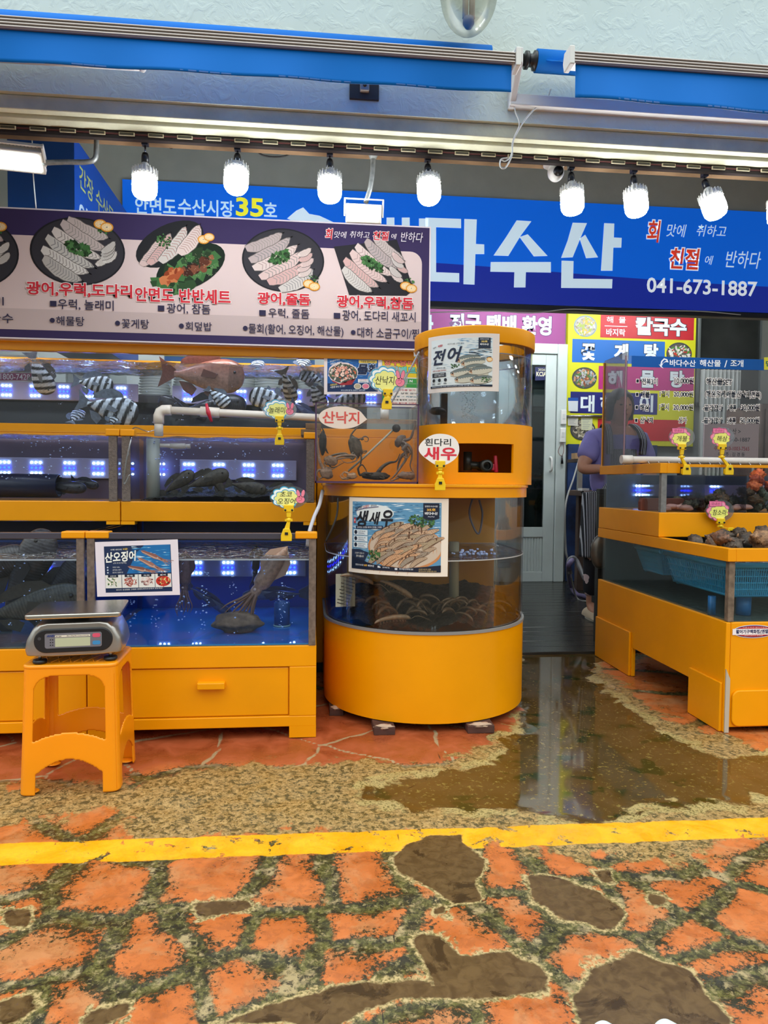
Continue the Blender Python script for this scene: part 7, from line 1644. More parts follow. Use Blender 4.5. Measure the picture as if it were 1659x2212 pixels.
p.pxpoly([(1650, 772), (1665, 772), (1665, 799), (1650, 799)], 'D8D040', 1); p.pt('민', 1653, 779, 1668, 792, '2A6A5A', 2, bold=.03)
p.build('price_lettering', ts, PRINTM)
# cream spray pipe along the screen
Yq = 3.50; t = thing('spray_pipe', P(1345, 993, Yq), 'cream spray pipe with a capped end lying along the shellfish display', 'pipe')
r_ = S(8.5, Yq); zq = zg2 + r_ + .004
xq0 = PX(1342, 993, Yq)
MB().tube([(xq0, Yq, zq), (PX(1365, 993, Yq), Yq, zq)], r_ * 1.15, 20).build('end_cap', PVC, t); MB().tube([(PX(1362, 993, Yq), Yq, zq), (XE, Yq, zq)], r_ * .9, 20).build('long_pipe', PVC, t)
hk_ = MB()
for k in range(22):
    xx = PX(1395, 1000, Yq) + k * .055; hk_.tube(bez([(xx, Yq - r_ * .9, zq - r_ * .4), (xx + .006, Yq - r_ - .006, zq - r_), (xx, Yq - r_ - .01, zq - r_ - .018)], 3), .0025, 6)
hk_.build('drip_nozzles', STEEL, t)
tagcard(YM2 - .02, 1473, 944, 31, 23, 'pink', [('개불', (0, -.16, .82, .55))], (1481, 1015), 'pink-cornered tag on the left clip of the shellfish display')
tagcard(YM2 - .02, 1560, 944, 30, 23, 'pink', [('해삼', (0, -.16, .82, .55))], (1573, 1015), 'pink-cornered tag on the right clip of the shellfish display')
tagcard(YM2 - .03, 1555, 1103, 34, 25, 'pink', [('참소라', (-.02, -.16, .98, .52))], (1576, 1150, 2), 'pink-cornered tag in front of the yellow middle band on the right')
# baskets
BSK = mat('cyan_plastic', '2C9CCC', .4)
def basket(x0, x1, y0, y1, z0, z1, label):
    t = thing('plastic_basket', ((x0 + x1) / 2, (y0 + y1) / 2, z0), label, 'basket', 'blue slotted baskets in the lower display tank')
    tp = .035
    def side_(A, B, C_, D_, nx, nz, nm):     # bottom A-B, top D-C as a lattice
        A, B, C_, D_ = map(Vector, (A, B, C_, D_)); L2 = lambda u_, w_: (A * (1 - u_) + B * u_) * (1 - w_) + (D_ * (1 - u_) + C_ * u_) * w_
        mb = MB()
        for k in range(nx + 1): mb.tube([L2(k / nx, 0), L2(k / nx, 1)], .0034, 4, cap=False)
        for w_ in [q_ / nz for q_ in range(nz + 1)]: mb.tube([L2(0, w_), L2(1, w_)], .0034, 4, cap=False)
        mb.tube([L2(0, .93), L2(1, .93)], .012, 6).tube([L2(0, 0), L2(1, 0)], .006, 6); mb.build(nm, BSK, t)
    a, b2, c2_, d_ = (x0 + tp, y0 + tp, z0), (x1 - tp, y0 + tp, z0), (x1, y0, z1), (x0, y0, z1)
    e1, f1, g1, h1 = (x0 + tp, y1 - tp, z0), (x1 - tp, y1 - tp, z0), (x1, y1, z1), (x0, y1, z1)
    side_(a, b2, c2_, d_, 36, 5, 'front_lattice'); side_(e1, f1, g1, h1, 36, 5, 'back_lattice'); side_(a, e1, h1, d_, 28, 5, 'side_lattice'); side_(b2, f1, g1, c2_, 28, 5, 'side_lattice')
    side_(a, b2, f1, e1, 20, 12, 'base_lattice'); return t
bz1 = zf0 - .015
basket(XS + .05, XS + .42, YF + .43 + .22, YF + .43 + .50, bz1 - .125, bz1, 'blue slotted basket farthest back in the lower display tank')
basket(XS + .04, XS + .42, YF + .06, YF + .42 + .18, bz1 - .14, bz1, 'blue slotted basket in the middle of the side of the lower display tank')
basket(XS + .045 + .40, XS + 1.0, YF + .05, YF + .40, bz1 - .14, bz1, 'blue slotted basket behind the front glass right of the corner post')
for u, lb in ((1555, 'slim blue'), (1625, 'broad blue')):
    p_ = P(u, 1310, YF + .1); t = thing('tank_standpipe', (p_.x, YF + .16, zb0), lb + ' upright pipe below the baskets by the corner post', 'pipe')
    MB().tube([(p_.x, YF + .16, zb0 + .002), (p_.x, YF + .16, bz1 - .15)], .016 if u < 1600 else .03, 14).build('pipe_body', mat('bright_blue_pipe', '1A66A0', .4), t)
# shellfish heaps
def shell_item(c, r, rot, pal, nm, label, grp, amp=.4, f=2.6):
    M = Euler((random.uniform(-.5, .5), random.uniform(-.5, .5), rot)).to_matrix().to_4x4()
    o = lump(c, r, random.random() * 50, pal, 18, 12, M, amp, f).build(nm, SHELLM, colors=True); tag(o, label, cat_, grp); return o
SHELLM = attr_mat('shell_skin', .55, var=.35, scale=90, bump=.6)
def whelk(c, l, rot, tilt, pal, label):
    M = Matrix.Translation(c) @ Matrix.Rotation(rot, 4, 'Z') @ Matrix.Rotation(tilt, 4, 'Y'); mb = MB(); n = 16; c1, c2 = lin(pal[0]), lin(pal[1])
    prof = [(.0, .01), (.06, .06), (.10, .05), (.15, .13), (.21, .12), (.28, .24), (.36, .22), (.46, .40), (.60, .42), (.75, .30), (.88, .14), (1.0, .04)]
    vs, cs = [], []
    for i, (x_, r_) in enumerate(prof):
        for k in range(n):
            a_ = 2 * PI * k / n; rr = r_ * (1 + .15 * math.cos(a_ * 5 + i)); vs.append(M @ Vector(((x_ - .5) * l, rr * l * .8 * math.cos(a_), rr * l * math.sin(a_) * .8))); w_ = .5 + .5 * math.sin(i * 2.1 + k); cs.append(tuple(c1[j] * w_ + c2[j] * (1 - w_) for j in range(3)) + (1,))
    mb.add(vs, [(i * n + k, (i + 1) * n + k, (i + 1) * n + (k + 1) % n, i * n + (k + 1) % n) for i in range(len(prof) - 1) for k in range(n)], True, cs)
    o = mb.build('conch', SHELLM, colors=True); tag(o, label, 'shellfish', 'shells heaped above the lower rim')
    MB().ball(M @ Vector((.12 * l, -.20 * l, -.10 * l)), (.22 * l, .05 * l, .13 * l), 14, 8, Matrix.Rotation(rot, 4, 'Z')).build('opening', mat('shell_inside', 'C9946A', .3), o)
    return o
dirs = ['far left', 'left', 'middle left', 'middle', 'middle right', 'right', 'far right']; cat_ = 'shellfish'
rnd = random.Random(5)
for i in range(30):
    f_ = rnd.random(); u = 1370 + 290 * f_; yy = YF + .07 + rnd.random() * .45; x_ = XS + .07 + (XE - XS - .9) * f_ * .95
    hgt = .01 + .05 * math.exp(-((x_ - XS - .45) / .18) ** 2)
    c = (x_, yy, zf1 - .012 + hgt * rnd.uniform(.1, 1)); k_ = min(6, int(f_ * 7)); dp = 'front' if yy < YF + .25 else 'back'
    whelk(c, rnd.uniform(.08, .12), rnd.uniform(0, 6), rnd.uniform(-.5, .5), [('5A4A3C', '2E2822'), ('8A6A50', '4A3A30'), ('3C342C', '6A5A4C')][i % 3], f'{["dark brown", "reddish brown", "greyish black"][i % 3]} rough conch in the {dp} of the open shell heap, {dirs[k_]}')
whelk(P(1640, 1170, YF + .10) + Vector((0, .0, .01)), .13, .4, .3, ('A8805C', '5A3E2C'), 'large open orange-mouthed shell at the right of the open heap')
whelk(P(1560, 1162, YF + .12), .10, 2.4, -.2, ('8A6046', '3A2A20'), 'reddish barnacled shell on top of the open heap')
t = thing('wicker_tray', P(1630, 1165, YF + .3), 'ochre tray edge behind the large open shell', 'tray'); MB().box(XS + .55, XE - .2, YF + .38, YF + .52, zf1 - .03, zf1 - .005).build('tray_board', mat('ochre_tray', 'A87A28', .5), t, bevel=.003)
# sea squirts, sea cucumbers, spoon worms in the upper glass tier
for i in range(22):
    f_ = rnd.random(); x_ = XS + .06 + .50 * f_; yy = YM2 + .05 + rnd.random() * .12
    if PX(1421, 1090, YM2 + .02) < x_ < PX(1438, 1090, YM2 + .02): x_ += .05
    mb = MB(); L_ = rnd.uniform(.045, .075); a_ = rnd.uniform(-.5, .5); d_ = Vector((math.cos(a_), math.sin(a_), 0)); c = Vector((x_, yy, zm_1 + .012 + rnd.random() * .012))
    mb.tube(bez([c - d_ * L_ / 2, c - d_ * L_ * .2 + Vector((0, 0, .004)), c + d_ * L_ * .2 + Vector((0, 0, .004)), c + d_ * L_ / 2], 4), [.003, .007, .010, .012, .013, .0135, .0135, .013, .012, .011, .009, .006, .003], 10)
    o = mb.build('spoon_worm', mat('spoon_worm_skin', 'B58478', .3, var=.15, scale=20)); tag(o, f'pink fleshy spoon worm on the display floor, {"left" if f_ < .33 else "middle" if f_ < .66 else "right"} of the corner post area, {"front" if yy < YM2 + .11 else "back"}', 'spoon worm', 'pink spoon worms in the middle tier')
t = thing('clay_divider', (XS + .2, YM2 + .2, zm_1), 'reddish brown clay tray standing behind the spoon worms', 'tray')
xa2, xb2_ = PX(1380, 1080, YM2 + .22), PX(1480, 1080, YM2 + .22); hz = .065
MB().wallprism([(xa2, zm_1 + .002), (xb2_, zm_1 + .002), (xb2_, zm_1 + hz * .8), (xb2_ - .02, zm_1 + hz), (xa2 + .008, zm_1 + hz), (xa2, zm_1 + hz * .7)], YM2 + .20, YM2 + .23).build('tray_wall', mat('clay_brown', '6E3420', .6, var=.2), t, bevel=.004)
cat_ = 'sea cucumber'
for i in range(44):
    f_ = rnd.random(); x_ = PX(1490, 1080, YM2 + .1) + .42 * f_; yy = YM2 + .06 + rnd.random() * .25
    shell_item((x_, yy, zm_1 + .02 + (.03 + .09 * f_) * rnd.random()), (.035, .022, .02), rnd.uniform(0, 3), [('4A4430', '2A281C'), ('5E5234', '34301E'), ('3A2E20', '6A4A2C')][i % 3], 'sea_cucumber', f'dark bumpy sea cucumber in the heap behind the right clips, {"lower" if i % 2 else "upper"} {dirs[min(6, int(f_ * 7))]}', 'sea cucumbers in the middle tier', .7, 4)
cat_ = 'sea squirt'
for i in range(9):
    x_ = PX(1622, 1040, YM2 + .1) + .035 * i + rnd.uniform(-.01, .01); zz = PZ(1640, 1030, YM2 + .1) - .05 + .03 * (i % 3)
    shell_item((x_, YM2 + .08 + .03 * (i % 3), zz), (.035, .03, .028), rnd.uniform(0, 3), [('B8481C', 'D8703A'), ('8A2E18', 'C85A2A')][i % 2], 'sea_squirt', f'orange knobbly sea squirt near the top right of the display, number {dirs[min(6, i)]} in the cluster' if False else f'orange knobbly sea squirt at the right edge, {["lower", "middle", "upper"][i % 3]} {["left", "centre", "right"][i // 3]} of its cluster', 'orange sea squirts', .6, 4)
cat_ = 'oyster'
for i in range(14):
    x_ = PX(1620, 1080, YM2 + .1) + .30 * rnd.random(); yy = YM2 + .05 + .1 * rnd.random()
    shell_item((x_, yy, zm_1 + .02 + .09 * rnd.random()), (.034, .014, .028), rnd.uniform(0, 3), ('3A3A30', '5E6654'), 'oyster', f'dark green-rimmed shell stacked below the sea squirts, {"low" if i % 2 else "high"} {"front" if yy < YM2 + .1 else "back"}', 'dark shells under the sea squirts', .35, 3)
# oval sticker
p = PP(YF - .0120 if False else YF - .002); p.pe(1628, 1364, 52, 15.5, 'E8E0E0', 0, n=40); p.pe(1628, 1364, 50.5, 14, '26306A', 1, n=40); p.pe(1628, 1364, 48.5, 12.4, 'B4202A', 2, n=40)
p.box(1582, 1358, 1674, 1371, 'ECE6E8', 3); p.pt('활어기구백화점(엔젤수족관)', 1583, 1359, 1690, 1370, '1C2A5A', 4, bold=.03); p.pt('각종수족관·활어수송차', 1600, 1353.5, 1660, 1357, 'E8B8B0', 4, bold=.0); p.pt('(041)672-0200', 1605, 1371.6, 1650, 1374.5, 'E8B8B0', 4)
o = p.build('oval_sticker', None); tag(o, 'red oval dealer sticker on the yellow front panel at the right', 'sticker')
# ================================================================ WORK AREA BEHIND
pk = PP(5.30); pk.pxpoly([(1526, 918), (1636, 918), (1634, 990), (1524, 990)], 'D8C0BC', 0); pk.base = 1
pk.pt('< 바다수산 >', 1540, 925, 1603, 938, '303038', 1); pk.pt('041-660-1887', 1550, 945, 1624, 954, '303038', 1, bold=.01); pk.pt('수납 : 010-1003-7565', 1538, 963, 1623, 974, 'B83040', 1); pk.pt('예금주 : 김 경 동', 1548, 977, 1612, 986, '303038', 1)
t = thing('account_notice', P(1580, 955, 5.3), 'pinkish bank account notice seen through the price screen', 'notice'); a_, b_ = P(1520, 994, 5.30), P(1640, 916, 5.30)
MB().box(a_.x, b_.x, 5.301, 5.315, a_.z, b_.z).build('notice_board', mat('notice_pink', 'D8C0BC', .6), t); pk.build('notice_lettering', t)
MB().box(a_.x + .02, a_.x + .04, 5.316, 5.34, .012, a_.z + .05).box(b_.x - .04, b_.x - .02, 5.316, 5.34, .012, a_.z + .05).build('stand_post', STEEL, t)
t = thing('curtain_panel', P(1560, 900, 6.6), 'pale ribbed plastic curtain seen through the price screen', 'curtain'); a_, b_ = P(1510, 930, 6.7), P(1600, 800, 6.7)
MB().grid(lambda u_, w_: Vector((a_.x + (b_.x - a_.x) * u_, 6.7 + .02 * math.sin(u_ * 60), .013 + (b_.z - .013) * w_)), 100, 4).build('panel', mat('pale_curtain', 'B8BAB4', .5), t)
t = thing('steel_cabinet', P(1650, 960, 5.5), 'brownish steel cabinet behind the price screen at the right', 'cabinet'); a_ = P(1646, 872, 5.4)
MB().box(a_.x, a_.x + .7, 5.4, 5.9, .012, a_.z).build('body', mat('brown_steel', '7A6860', .35, .5, var=.2), t, bevel=.006); MB().box(a_.x + .03, a_.x + .67, 5.38, 5.4, .1, a_.z - .04).build('door', mat('brown_steel', '7A6860'), t, bevel=.004)
# wooden table at the left of the woman
YTB = 5.9; tb0 = P(1222, 1062, YTB); t = thing('work_table', (tb0.x, YTB, .012), 'dark brown wooden table behind the woman at the left', 'table')
DKW = mat('dark_table_wood', '4A342A', .5, var=.3, scale=12); xt0 = PX(1226, 1062, 6.4); xt1 = xt0 + .9; ztb = PZ(1240, 1060, 5.7)
MB().box(xt0, xt1, 5.7, 6.4, ztb - .05, ztb).build('table_top', DKW, t, bevel=.004)
MB().box(xt0 + .05, xt1 - .05, 5.76, 5.79, ztb - .14, ztb - .05).build('apron_rail', DKW, t)
for xx, yy in ((xt0 + .07, 5.76), (xt1 - .15, 5.76), (xt0 + .07, 6.3), (xt1 - .15, 6.3)): MB().box(xx, xx + .08, yy, yy + .07, .012, ztb - .05).build('leg', DKW, t, bevel=.003)
t = thing('back_shelf', P(1230, 995, 6.5), 'thin dark shelf above the wooden table carrying a small box', 'shelf'); zs_ = PZ(1240, 991, 6.5); MB().box(xt0 + .12, xt0 + 1.2, 6.45, 6.75, zs_ - .03, zs_).build('shelf_board', DKW, t)
for xx in (xt0 + .14, xt0 + 1.14): MB().box(xx, xx + .04, 6.5, 6.54, ztb if xx < xt0 + .5 else .012, zs_ - .03).build('post', STEEL, t)
t = thing('cutlery_box', P(1247, 985, 6.55), 'small tan box of utensils on the thin shelf', 'box'); c = P(1247, 990, 6.55); MB().box(c.x - .04, c.x + .05, 6.5, 6.6, zs_, zs_ + .055).build('box_body', mat('tan_card', 'B08E68', .8), t); MB().tube([(c.x + .01, 6.55, zs_ + .05), (c.x + .04, 6.55, zs_ + .17)], .012, 8).build('yellow_handle', mat('utensil_yellow', 'E0C020', .4), t)
t = thing('blue_mural', P(1250, 1040, 6.9), 'dark blue wave pattern cloth behind the wooden table', 'cloth'); a_, b_ = P(1222, 1250, 6.9), P(1420, 962, 6.9)
MB().box(a_.x, b_.x, 6.9, 6.93, .02, b_.z).build('cloth_panel', mat('wave_cloth', '16305E', .6, var=.7, scale=7), t)
o = MB().box(PX(1253, 1055, 5.85), PX(1268, 1055, 5.85), 5.8, 5.9, ztb, ztb + .02).build('soap_dish', WHITE); tag(o, 'small white block on the wooden table beside the woman', 'dish')
# dark post stand with a round grey pan
YP = 4.25; t = thing('post_stand', (PX(1310, 1320, YP), YP, .012), 'dark steel stand between the woman and the display', 'stand'); DST = mat('dark_steel', '3A3B38', .4, .5, var=.2); zps = PZ(1310, 1068, YP)
x0_, x1_ = PX(1292, 1200, YP), PX(1312, 1200, YP)
MB().box(x0_, x1_, YP, YP + .05, .012, zps).build('front_leg', DST, t, bevel=.003); MB().box(x0_, x1_ + .55, YP, YP + .05, zps, zps + .035).build('top_bar', DST, t, bevel=.003); MB().box(x1_ + .5, x1_ + .55, YP, YP + .05, .012, zps).build('rear_leg', DST, t, bevel=.003)
MB().box(x0_ - .0, x1_ + .03, YP + .05, YP + .09, .25, .29).build('brace', DST, t); MB().box(x1_ + .01, x1_ + .4, YP + .0, YP + .05, zps + .035, zps + .06).build('board', mat('cutting_white', 'D8D8D0', .5), t)
pc = P(1297, 1192, YP - .06); t = thing('round_pan_lid', pc, 'large round grey lid leaning at the left of the display', 'lid')
MB().lathe([(0, .03), (.05, .028), (.085, .018), (.102, .004), (.104, -.004), (.100, -.006), (0, .0)], pc, 36, Matrix.Rotation(PI / 2, 4, 'X') @ Matrix.Diagonal((.62, 1.02, 1, 1))).build('dome', mat('dull_grey_lid', '6E6A62', .35, .6, var=.2, scale=12), t)
MB().tube([pc + Vector((.05, .01, .09)), pc + Vector((.035, .01, .17))], .006, 8).build('handle', BLACK, t)
# hoses on the deck
cable([P(1260, 960, 6.2), P(1240, 1030, 6.0), P(1222, 1090, 5.65), P(1222, 1180, 5.6), P(1228, 1215, 5.6), G(1245, 1290, .03), G(1275, 1300, .03)], .008, mat('grey_cord', '8A8A86', .5), 'thin grey cord running down beside the door to the deck')
hs_ = cable([P(1232, 1240, 5.3), P(1228, 1215, 5.3), P(1236, 1205, 5.3), P(1246, 1212, 5.3), P(1258, 1240, 5.2), P(1266, 1255, 5.1)], .018, mat('grey_hose', '77777A', .5), 'grey ribbed hose looped under the wooden table', 'hose', 'hose')
cable([P(1236, 1210, 5.25), P(1228, 1225, 5.22), G(1232, 1262, .10), G(1245, 1283, .03), G(1262, 1288, .03), G(1280, 1295, .03)], .02, mat('violet_hose', '6E6288', .45), 'violet hose looped on the dark deck by the woman\'s feet', 'hose', 'hose')
# ================================================================ THE WOMAN
YP_ = 4.98
def skin(name, verts, edges, radii, m, parent=None, sub=2, root=0, **k):
    me = D.meshes.new(name); me.from_pydata([tuple(v) for v in verts], edges, []); me.update(); o = D.objects.new(name, me); COL.objects.link(o)
    me.materials.append(m); sk = o.modifiers.new('skin', 'SKIN'); sk.use_smooth_shade = True
    for i, r_ in enumerate(radii): me.skin_vertices[0].data[i].radius = r_ if isinstance(r_, tuple) else (r_, r_); me.skin_vertices[0].data[i].use_root = (i == root)
    s_ = o.modifiers.new('sub', 'SUBSURF'); s_.levels = sub; s_.render_levels = sub
    if parent: attach(o, parent)
    tag(o, **k); return o
px_ = PX(1330, 1100, YP_); gz = .012
w = lambda dx, dy, z: Vector((px_ + dx, YP_ + dy, gz + z))
SK = mat('skin_tone', 'C08A6E', .5, var=.06, scale=10)
elR = P(1256, 1015, YP_ - .05); wrR = P(1306, 1012, YP_ - .18); shR = P(1272, 935, YP_ + .0)
V = [w(0, .02, .86), w(0, .03, 1.05), w(0, .03, 1.24), w(0, .01, 1.36), w(0, -.02, 1.42), w(0, -.03, 1.48), w(0, -.03, 1.56),   # 0 pelvis..6 head
     w(-.10, .02, .84), w(-.15, .0, .46), w(-.155, .04, .09), w(-.16, -.07, .04),                       # leg R (viewer left) 7-10
     w(.10, .02, .84), w(.11, .0, .46), w(.12, .04, .09), w(.13, -.07, .04),                            # 11-14
     w(-.17, .02, 1.31), Vector((elR.x, elR.y, elR.z)), Vector((wrR.x, wrR.y, wrR.z)),                    # 15-17
     w(.17, .02, 1.31), w(.25, -.04, 1.06), w(.10, -.20, 1.02)]                                          # 18-20
E_ = [(0, 1), (1, 2), (2, 3), (3, 4), (4, 5), (5, 6), (0, 7), (7, 8), (8, 9), (9, 10), (0, 11), (11, 12), (12, 13), (13, 14), (3, 15), (15, 16), (16, 17), (3, 18), (18, 19), (19, 20)]
Rr = [(.15, .12), (.14, .11), (.16, .12), (.11, .09), (.055, .055), (.075, .08), (.078, .09), (.095, .095), (.06, .06), (.035, .04), (.035, .03), (.095, .095), (.06, .06), (.035, .04), (.035, .03), .068, .048, .030, .068, .048, .030]
wo = skin('person', V, E_, Rr, SK, label='woman in a lavender shirt and striped apron working behind the display', cat='person')
hd = V[6]
FACE = mat('skin_tone', 'C08A6E')
MB().ball(hd + Vector((0, -.015, -.02)), (.078, .088, .108), 24, 18).build('face', SK, wo)
MB().ball(hd + Vector((0, -.108, -.03)), (.012, .016, .018), 10, 8).build('nose', SK, wo); MB().ball(hd + Vector((0, -.094, -.072)), (.022, .008, .006), 12, 6).build('mouth', mat('lips', '9A4A44', .4), wo)
for s_ in (-1, 1):
    MB().ball(hd + Vector((s_ * .030, -.092, -.005)), (.013, .006, .006), 10, 6).build('eye', mat('eye_dark', '1E1612', .2), wo); MB().ball(hd + Vector((s_ * .080, -.0, -.02)), (.012, .02, .026), 10, 8).build('ear', SK, wo)
mb = MB(); HM = Matrix.Identity(4)
vs = []; n, m_ = 28, 18
for i in range(m_ + 1):
    t_ = PI * .62 * i / m_
    for k in range(n):
        a_ = 2 * PI * k / n; d_ = Vector((math.sin(t_) * math.cos(a_), math.sin(t_) * math.sin(a_), math.cos(t_))); fr_ = max(0, -d_.y)
        q_ = Vector((d_.x * .098, d_.y * .108, d_.z * .118 if d_.z > -.1 else d_.z * .30)); 
        if fr_ > .45 and d_.z < .42: q_ = Vector((d_.x * .085, -.075, max(q_.z, .035)))
        vs.append(hd + q_ * (1 + .06 * noise.noise(d_ * 6)) + Vector((0, .005, .005)))
mb.add(vs, [(i * n + k, (i + 1) * n + k, (i + 1) * n + (k + 1) % n, i * n + (k + 1) % n) for i in range(m_) for k in range(n)], True); hr = mb.build('hair', mat('dark_hair', '181414', .5, bump=.4, bscale=120), wo)
hr.modifiers.new('s', 'SOLIDIFY').thickness = .012
# hands: palm, four fingers, thumb
def hand(wr, d, nm='hand'):
    d = d.normalized(); up = Vector((0, 0, 1)); sd = d.cross(up).normalized(); vs = [wr, wr + d * .04, wr + d * .085]; es = [(0, 1), (1, 2)]; rs_ = [(.024, .018), (.034, .016), (.034, .014)]
    for k in range(4):
        b_ = wr + d * .085 + sd * (k - 1.5) * .019; L_ = (.062, .072, .066, .052)[k]; i0 = len(vs); vs += [b_, b_ + d * L_ * .5 - up * .012, b_ + d * L_ * .8 - up * .038]; es += [(2, i0), (i0, i0 + 1), (i0 + 1, i0 + 2)]; rs_ += [.009, .0085, .007]
    i0 = len(vs); b_ = wr + d * .035 + sd * .030; vs += [b_, b_ + d * .03 + sd * .022 - up * .012, b_ + d * .055 + sd * .02 - up * .03]; es += [(1, i0), (i0, i0 + 1), (i0 + 1, i0 + 2)]; rs_ += [.013, .010, .008]
    return skin(nm, vs, es, rs_, SK, wo, 1)
hand(V[17], Vector((.9, -.4, -.25))); hand(V[20], Vector((-.9, -.4, -.1)))
# clothes
LAV = mat('lavender_shirt', '8C84C4', .8, var=.08, scale=14, bump=.15, bscale=18)
def off(i, dx=0, dy=0, dz=0): return V[i] + Vector((dx, dy, dz))
mid_ = V[15].lerp(V[16], .72); mid2 = V[18].lerp(V[19], .72)
skin('shirt', [w(0, .02, .86), w(0, .03, 1.08), w(0, .03, 1.25), w(0, .015, 1.34), V[15] + Vector((0, 0, .0)), mid_, V[18], mid2, w(0, 0, 1.40)], [(0, 1), (1, 2), (2, 3), (3, 4), (4, 5), (3, 6), (6, 7), (3, 8)], [(.205, .165), (.195, .155), (.20, .15), (.14, .11), (.088, .088), (.078, .082), (.088, .088), (.078, .082), (.068, .068)], LAV, wo, 2)
# striped apron
m, t_n, b = new_mat('striped_apron'); tcx = t_n.nodes.new('ShaderNodeTexCoord'); wv = t_n.nodes.new('ShaderNodeTexWave'); wv.bands_direction = 'X'; wv.inputs['Scale'].default_value = 34; wv.inputs['Distortion'].default_value = .5; wv.inputs['Detail Scale'].default_value = .5
t_n.links.new(tcx.outputs['Object'], wv.inputs['Vector']); rr = t_n.nodes.new('ShaderNodeValToRGB'); rr.color_ramp.interpolation = 'CONSTANT'; rr.color_ramp.elements[0].color = lin('1A1C24'); rr.color_ramp.elements[1].position = .74; rr.color_ramp.elements[1].color = lin('B9BCC4')
t_n.links.new(wv.outputs['Fac'], rr.inputs[0]); t_n.links.new(rr.outputs[0], b.inputs['Base Color']); b.inputs['Roughness'].default_value = .8; APR = m
def apr(u_, w_):
    z_ = .46 + .78 * w_; wd = .262 - .03 * w_ if w_ < .62 else .14 + (.262 - .14 - .02) * max(0, (.72 - w_)) / .1 if w_ < .72 else .14
    a_ = (u_ - .5) * (3.3 if w_ < .62 else 1.6); fl_ = .195 + .03 * (1 - w_)
    return w(math.sin(a_) * wd, .02 - math.cos(a_) * fl_ * .92 + .010 * math.sin(u_ * 34) * (1 - w_), z_)
ap = MB().grid(apr, 60, 40).build('apron', APR, wo); ap.modifiers.new('s', 'SOLIDIFY').thickness = .006
STR = mat('apron_strap', '23252E', .8); STW = mat('strap_stripe', 'C9CDD8', .8)
for s_ in (-1, 1):
    pts2 = [w(s_ * .12, -.155, 1.20), w(s_ * .125, -.155, 1.30), w(s_ * .115, -.10, 1.385), w(s_ * .10, .0, 1.425), w(s_ * .08, .12, 1.36)]
    cv = bez(pts2, 8); mb = MB(); vs = []
    for q_ in cv: vs += [q_ + Vector((-.026, 0, 0)), q_ + Vector((.026, 0, 0))]
    mb.add(vs, [(2 * i, 2 * i + 1, 2 * i + 3, 2 * i + 2) for i in range(len(cv) - 1)], True); so = mb.build('apron_strap', STR, wo); so.modifiers.new('s', 'SOLIDIFY').thickness = .008
    mb = MB()
    for dx in (-.012, .002, .012): mb.tube([q_ + Vector((dx, -.005, .003)) for q_ in cv], .0022, 5)
    mb.build('stripe', STW, so)
PANT = mat('floral_trousers', '14161E', .8)
tp_ = PANT.node_tree; N = tp_.nodes.new; L = tp_.links.new; tcx = N('ShaderNodeTexCoord'); vo = N('ShaderNodeTexVoronoi'); vo.inputs['Scale'].default_value = 9; L(tcx.outputs['Object'], vo.inputs['Vector'])
nz = N('ShaderNodeTexNoise'); nz.inputs['Scale'].default_value = 22; L(tcx.outputs['Object'], nz.inputs['Vector']); ad = N('ShaderNodeMath'); ad.operation = 'MULTIPLY_ADD'; ad.inputs[1].default_value = .55; L(nz.outputs['Fac'], ad.inputs[0]); L(vo.outputs['Distance'], ad.inputs[2])
rr = N('ShaderNodeValToRGB'); rr.color_ramp.interpolation = 'CONSTANT'; rr.color_ramp.elements[0].color = lin('D8C4C4'); rr.color_ramp.elements[1].position = .60; rr.color_ramp.elements[1].color = lin('14161E'); L(ad.outputs[0], rr.inputs[0]); L(rr.outputs[0], tp_.nodes['Principled BSDF'].inputs['Base Color'])
skin('trousers', [w(0, .03, .90), V[7], V[8], off(9, 0, 0, .06), V[11], V[12], off(13, 0, 0, .06)], [(0, 1), (1, 2), (2, 3), (0, 4), (4, 5), (5, 6)], [(.16, .13), (.11, .115), (.085, .09), (.06, .065), (.11, .115), (.085, .09), (.06, .065)], PANT, wo, 2)
SHO = mat('beige_shoe', 'B8A68C', .7, var=.1)
for i in (9, 13):
    c = V[i]; sh = MB(); sh.grid(lambda u_, w_: Vector((c.x + (.048 + .006 * math.sin(u_ * PI)) * math.cos(PI * w_), c.y + .06 - .25 * u_, gz + .018 + (.075 - .045 * u_ ** 1.5) * math.sin(PI * w_) * (math.sin(min(1, u_ * 1.0 + .12) * PI) ** .35))), 16, 12)
    so = sh.build('shoe', SHO, wo); pl = [(c.x + .050 * math.cos(a_), c.y - .065 + .13 * math.sin(a_)) for a_ in [2 * PI * k / 24 for k in range(24)]]; MB().prism(pl, gz + .001, gz + .024).build('sole', mat('pale_sole', 'D0C8B8', .7), so)
# ================================================================ STOOL AND SCALE
ORG = mat('orange_plastic', 'F09008', .28, var=.04, scale=4, spec=.5); 
g1, g2, g3 = G(50, 1722), G(245, 1712), G(292, 1632)
# stool frame: axes along its front edge
ex_ = (g2 - g1).normalized(); ey_ = Vector((-ex_.y, ex_.x, 0)); wb = (g2 - g1).length + .035; 
ang = math.atan2(ex_.y, ex_.x); yawd = ang
cst = g1 + ex_ * (wb / 2 - .018) + ey_ * (wb / 2 * .95)
t = thing('stool', cst, 'orange-yellow plastic stool standing in front of the lowest left tank', 'stool', rz=ang)
hs = .412; bw = wb / 2; bd = wb / 2 * .92; tw, td = .143, .125
MB_ = Matrix.Translation(cst) @ Matrix.Rotation(ang, 4, 'Z')
def sq(zf, k=1.0):       # half sizes at height fraction
    return bw + (tw - bw) * zf ** .9, bd + (td - bd) * zf ** .9
def corner_pts(hw, hd_, r_, n=6):
    return [(x_, y_) for x_, y_ in rrect(-hw, -hd_, hw, hd_, r_, n)]
